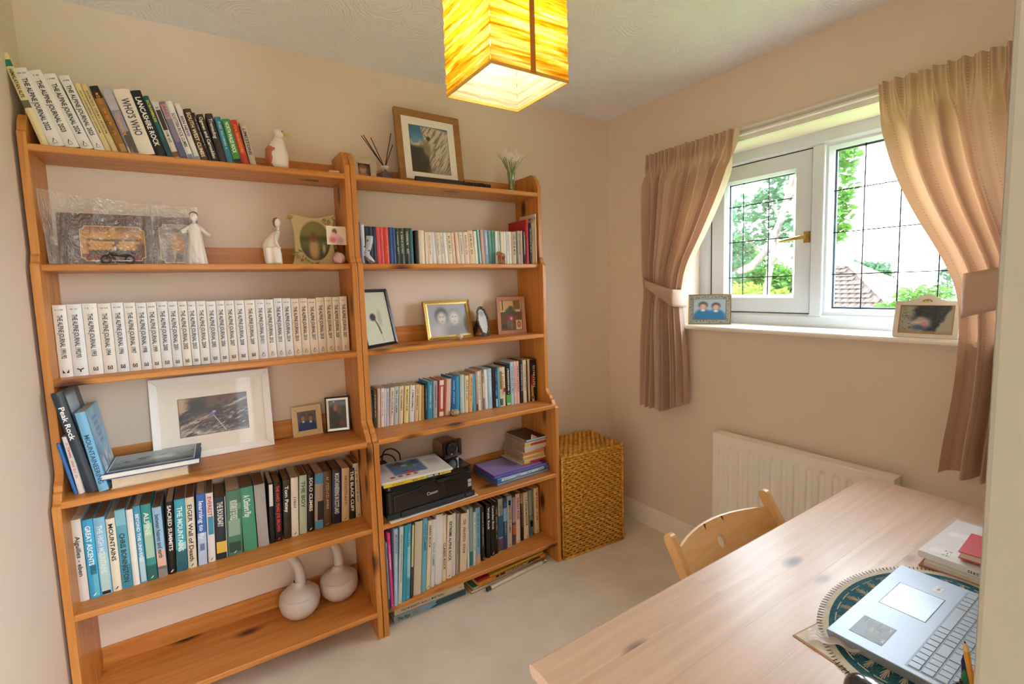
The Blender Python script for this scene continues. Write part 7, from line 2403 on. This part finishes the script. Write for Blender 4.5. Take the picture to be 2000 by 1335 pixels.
for i in range(30):
    a = 2 * pi * i / 30
    for k in range(-3, 4):
        b = a + k * .022
        r0, r1 = .70, .86 - .012 * k * k
        p0, p1 = (MA * r0 * cos(a), MBR * r0 * sin(a)), (MA * r1 * cos(b), MBR * r1 * sin(b))
        q.tube([(p0[0], p0[1], .0028), (p1[0], p1[1], .0028)], .0008, 4, cap=False)
    q.tube([(MA * .87 * cos(a + k * .025), MBR * .87 * sin(a + k * .025), .0028) for k in (-3, -1.5, 0, 1.5, 3)], .0011, 4)
q.build('embroidery', CRM, t)
# laptop: its user sits on the window side chair, so the front edge looks towards +y
LX0, LX1, LY0, LY1 = .962, 1.322, .166, .401
LZ = ZD + .0045
t = thing('laptop', 'open silver laptop lying on the teal place mat', 'laptop', ((LX0 + LX1) / 2, (LY0 + LY1) / 2, LZ))
lw, ld, lh = (LX1 - LX0) / 2, (LY1 - LY0) / 2, .0165
ALU = mat('98a2ad', .42, metal=.4, grain=.01)
KEY = mat('98a3ae', .4, metal=.2, grain=.01)
MB().prism([(ld, lh), (ld, lh - .005), (ld - .004, .001), (-ld, 0), (-ld, lh)], 'x', -lw, lw).build('base', ALU, t, bevel=.0012)
MB().box((-lw + .004, -ld + .01, -.0008), (lw - .004, ld - .006, .001)).build('underside', mat('15171a', .6), t)
MB().box((-.012, .018, lh - .0001), (.098, .092, lh + .0004)).build('touchpad', mat('a4aeb9', .36, metal=.4, grain=0), t, bevel=.0003)
q = MB()
bars(q, -.013, .099, .017, .093, .0008, 0, .0004)
q.v = [(x, z, lh + .0004 - y) for x, y, z in q.v]
q.build('touchpad_outline', mat('3a4450', .4), t)
ky1 = .0005
MB().box((-lw + .012, -ld + .022, lh + .0001), (lw - .012, ky1, lh + .0003)).build('keyboard_well', mat('7d8894', .45, metal=.3), t)
kmesh = {}
def key(x0, x1, y0, y1):
    k = (round(x1 - x0, 4), round(y1 - y0, 4))
    if k not in kmesh:
        w_, d_ = k
        e = .0006
        q = MB().add([(0, 0, 0), (w_, 0, 0), (w_, d_, 0), (0, d_, 0), (e, e, .0013), (w_ - e, e, .0013), (w_ - e, d_ - e, .0013), (e, d_ - e, .0013)], [(4, 5, 6, 7), (0, 1, 5, 4), (1, 2, 6, 5), (2, 3, 7, 6), (3, 0, 4, 7)])
        kmesh[k] = q.mesh('key')
    put('key', kmesh[k], KEY, t, (x0, y0, lh + .0003))
kp = .0181
rows_k = [[1.3, 1, 1, 1, 5.2, 1, 1, 1, 1, 1], [2.2] + [1] * 10 + [2.2], [1.8] + [1] * 11 + [1.6], [1.5] + [1] * 12 + [.9], [1] * 13 + [1.4], [.96] * 15]
for r, row in enumerate(rows_k):
    y1 = ky1 - .003 - r * kp * (1 if r < 5 else 1)
    d_ = .0158 if r < 5 else .010
    x = lw - .015
    scale = 14.4 * kp / sum(row)
    for wk in row:
        w_ = wk * scale
        key(x - w_ + .0012, x - .0012, y1 - d_, y1)
        x -= w_
    x = -lw + .015
    for k in range(4):
        if r in (0, 2) and k == 0 and r == 0:
            pass
        key(x + k * .0172 + .0008, x + (k + 1) * .0172 - .0008, y1 - d_, y1)
# stickers on the palm rest
MB().box((-lw + .030, .040, lh + .0001), (-lw + .100, .092, lh + .0004)).build('dark_sticker', mat('5a636e', .4), t)
q = MB()
for k, (x, y, n_, h_) in enumerate(((.094, .083, 5, .004), (.094, .072, 8, .008), (.094, .061, 8, .008), (.094, .048, 4, .005), (.05, .046, 3, .005))):
    letter_mb(q, '~', (-lw + x, y, lh + .0006), (-1, 0, 0), (0, -1, 0), h_, .045 if n_ > 4 else .015, rs_t, n_)
q.build('sticker_print', mat('dfe4e8', .5, grain=0), t, fix=False)
MB().box((lw - .062, .030, lh + .0001), (lw - .034, .044, lh + .0004)).build('white_sticker', mat('e8eaec', .4), t)
q = MB()
letter_mb(q, '~', (lw - .036, .039, lh + .0006), (-1, 0, 0), (0, -1, 0), .005, .022, rs_t, 5)
q.build('sticker_print', mat('6a7078', .5, grain=0), t, fix=False)
# lid opened back over the hinge, hidden by the doorway wall from here
a = radians(20)
lid = MB().box((-lw, -.006, 0), (lw, 0, .228)).build('screen_lid', ALU, t, loc=(0, -ld + .004, lh + .004), rot=(a, 0, 0), bevel=.001)
MB().box((-lw + .008, 0, .012), (lw - .008, .0012, .220)).build('display', mat('0a0b0d', .15, grain=0), lid)
MB().tube([(-lw + .05, -ld + .004, lh), (lw - .05, -ld + .004, lh)], .004, 10).build('hinge', mat('30343a', .4), t)
# papers and red notebook at the right
t = thing('card_folder', 'pinkish brown card folder at the bottom of the papers beyond the laptop', 'folder', (1.53, .245, ZD), (0, 0, radians(2)))
MB().box((-.135, -.15, 0), (.135, .148, .004)).build('card', mat('b07a64', .6), t, bevel=.0008)
MB().box((-.130, -.146, .004), (.130, .140, .013)).build('paper_block', mat('d8d4cc', .7, grain=.12), t)
t = thing('plastic_wallet', 'clear plastic wallet of printed letters above the card folder', 'wallet', (1.535, .243, ZD + .0135), (0, 0, radians(-1.5)))
MB().box((-.128, -.146, 0), (.128, .150, .016)).build('letters', mat('e2e4ea', .6, grain=.05), t, bevel=.001)
q = MB()
for k in range(3):
    letter_mb(q, '~', (-.1286, .06 - .05 * k, .004), (0, -1, 0), (0, 0, 1), .006, .045, rs_t, 9)
q.build('edge_print', mat('3a424c', .6, grain=0), t, fix=False)
def wl(u, v):
    return (-.135 + .27 * u + .002 * sin(9 * v), -.15 + .31 * v, .0168 + .0012 * sin(14 * u + 3 * v) + .004 * (v > .93) * (v - .93) / .07)
MB().grid(24, 24, wl).build('film', clear_mat('wallet_film', .10, rough=.06, haze=.12, wrinkle=20), t, smooth=True)
q = MB()
for k in range(3):
    letter_mb(q, '~', (-.112 + .012 * k, .112, .0163), (0, -1, 0), (1, 0, 0), .008, .03, rs_t, 3)
q.build('green_print', mat('6a9a4c', .6, grain=0), t, fix=False)
flat_book('small red notebook lying on the plastic wallet of letters', (1.435, .150, ZD + .0355), radians(3), .125, .178, .017, 'c8525e', 'right', name='notebook')
# folder, crumpled film, mouse and pen pot nearest the camera
t = thing('brown_folder', 'thin tan card folder sticking out under the place mat', 'folder', (.975, .33, ZD - .0002), (0, 0, radians(-8)))
MB().box((-.070, -.10, 0), (.05, .103, .0012)).build('card', mat('b08450', .6), t)
MB().box((-.066, -.096, .0012), (.05, .100, .0020)).build('paper', mat('d8cfc0', .7), t)
t = thing('crumpled_wrapper', 'crumpled clear plastic wrapper beside the front corner of the laptop', 'wrapper', (.962, .372, ZD + .003), (0, 0, radians(-60)))
MB().grid(26, 10, lambda u, v: (-.055 + .11 * u, -.016 + .032 * v + .004 * sin(8 * u), .004 + .006 * abs(sin(11 * v + 3 * u)) * (.4 + .6 * sin(pi * u)) + .003 * sin(19 * u))).build('film', clear_mat('wrapper_film', .2, rough=.1, haze=.45, hazecol=(.8, .74, .76, 1), wrinkle=30), t, smooth=True)
t = thing('computer_mouse', 'dark grey computer mouse at the bottom edge of the desk view', 'mouse', (.868, .285, ZD), (0, 0, radians(-12)))
DKG = mat('2b3038', .2, coat=.6, grain=0)
q = MB()
vs_, n_ = [], 24
for j in range(9):
    f = j / 8
    hgt = .034 * sin(pi / 2 * f)
    k = cos(pi / 2 * f) ** .55
    vs_ += [(.030 * k * cos(2 * pi * i / n_) * (1 - .08 * sin(2 * pi * i / n_)), .052 * k * sin(2 * pi * i / n_), hgt) for i in range(n_)]
q.add(vs_, [(j * n_ + i, j * n_ + (i + 1) % n_, (j + 1) * n_ + (i + 1) % n_, (j + 1) * n_ + i) for j in range(8) for i in range(n_)] + [tuple(range(n_))[::-1], tuple(8 * n_ + i for i in range(n_))])
q.build('shell', DKG, t, smooth=50)
MB().torus((0, -.022, .030), .008, .003, 'x', 18, 8).build('wheel', mat('15171a', .5), t, smooth=True)
MB().box((-.0006, -.046, .018), (.0006, -.004, .0335)).build('button_gap', mat('0c0d0f', .5), t)
t = thing('pen_pot', 'low dark pen pot at the near right corner of the desk', 'pot', (.928, .182, ZD))
MB().lathe([(0, 0), (.030, 0), (.031, .06), (.0285, .06), (.0275, .004), (0, .004)], 28, cap=False).build('pot_body', mat('23262c', .4), t, smooth=40)
def pencil(name, label, cat, base, tip, r, col, col2, cone=True):
    base, tip = Vector(base), Vector(tip)
    t = thing(name, label, cat, base)
    d = tip - base
    L_ = d.length
    d.normalize()
    MB().tube([(0, 0, 0), d * (L_ - .020)], r, 6 if cone else 12).build('barrel', mat(col, .4), t)
    MB().tube([d * (L_ - .020), d * (L_ - .004)], [r * .98, .0012], 10).build('point' if cone else 'cap', mat(col2, .6), t)
    MB().tube([d * (L_ - .004), d * L_], [.0012, .0003], 8).build('lead' if cone else 'nib', mat('26242a', .5), t)

pencil('pencil', 'sharpened yellow pencil leaning out of the pen pot', 'pencil', (.943, .182, ZD + .006), (.832, .180, .936), .0037, 'd89a2c', 'd8b888')
pencil('pen', 'green pen standing in the pen pot behind the pencil', 'pen', (.925, .192, ZD + .006), (.868, .186, .876), .0045, '1f6a4c', '2a7a58', False)
pencil('pen', 'short black pen leaning left out of the pen pot', 'pen', (.920, .172, ZD + .006), (.812, .178, .893), .004, '17181c', '17181c', False)
pencil('pen', 'dark blue pen at the back of the pen pot', 'pen', (.940, .196, ZD + .006), (.880, .190, .890), .004, '1c2c5c', '1c2c5c', False)
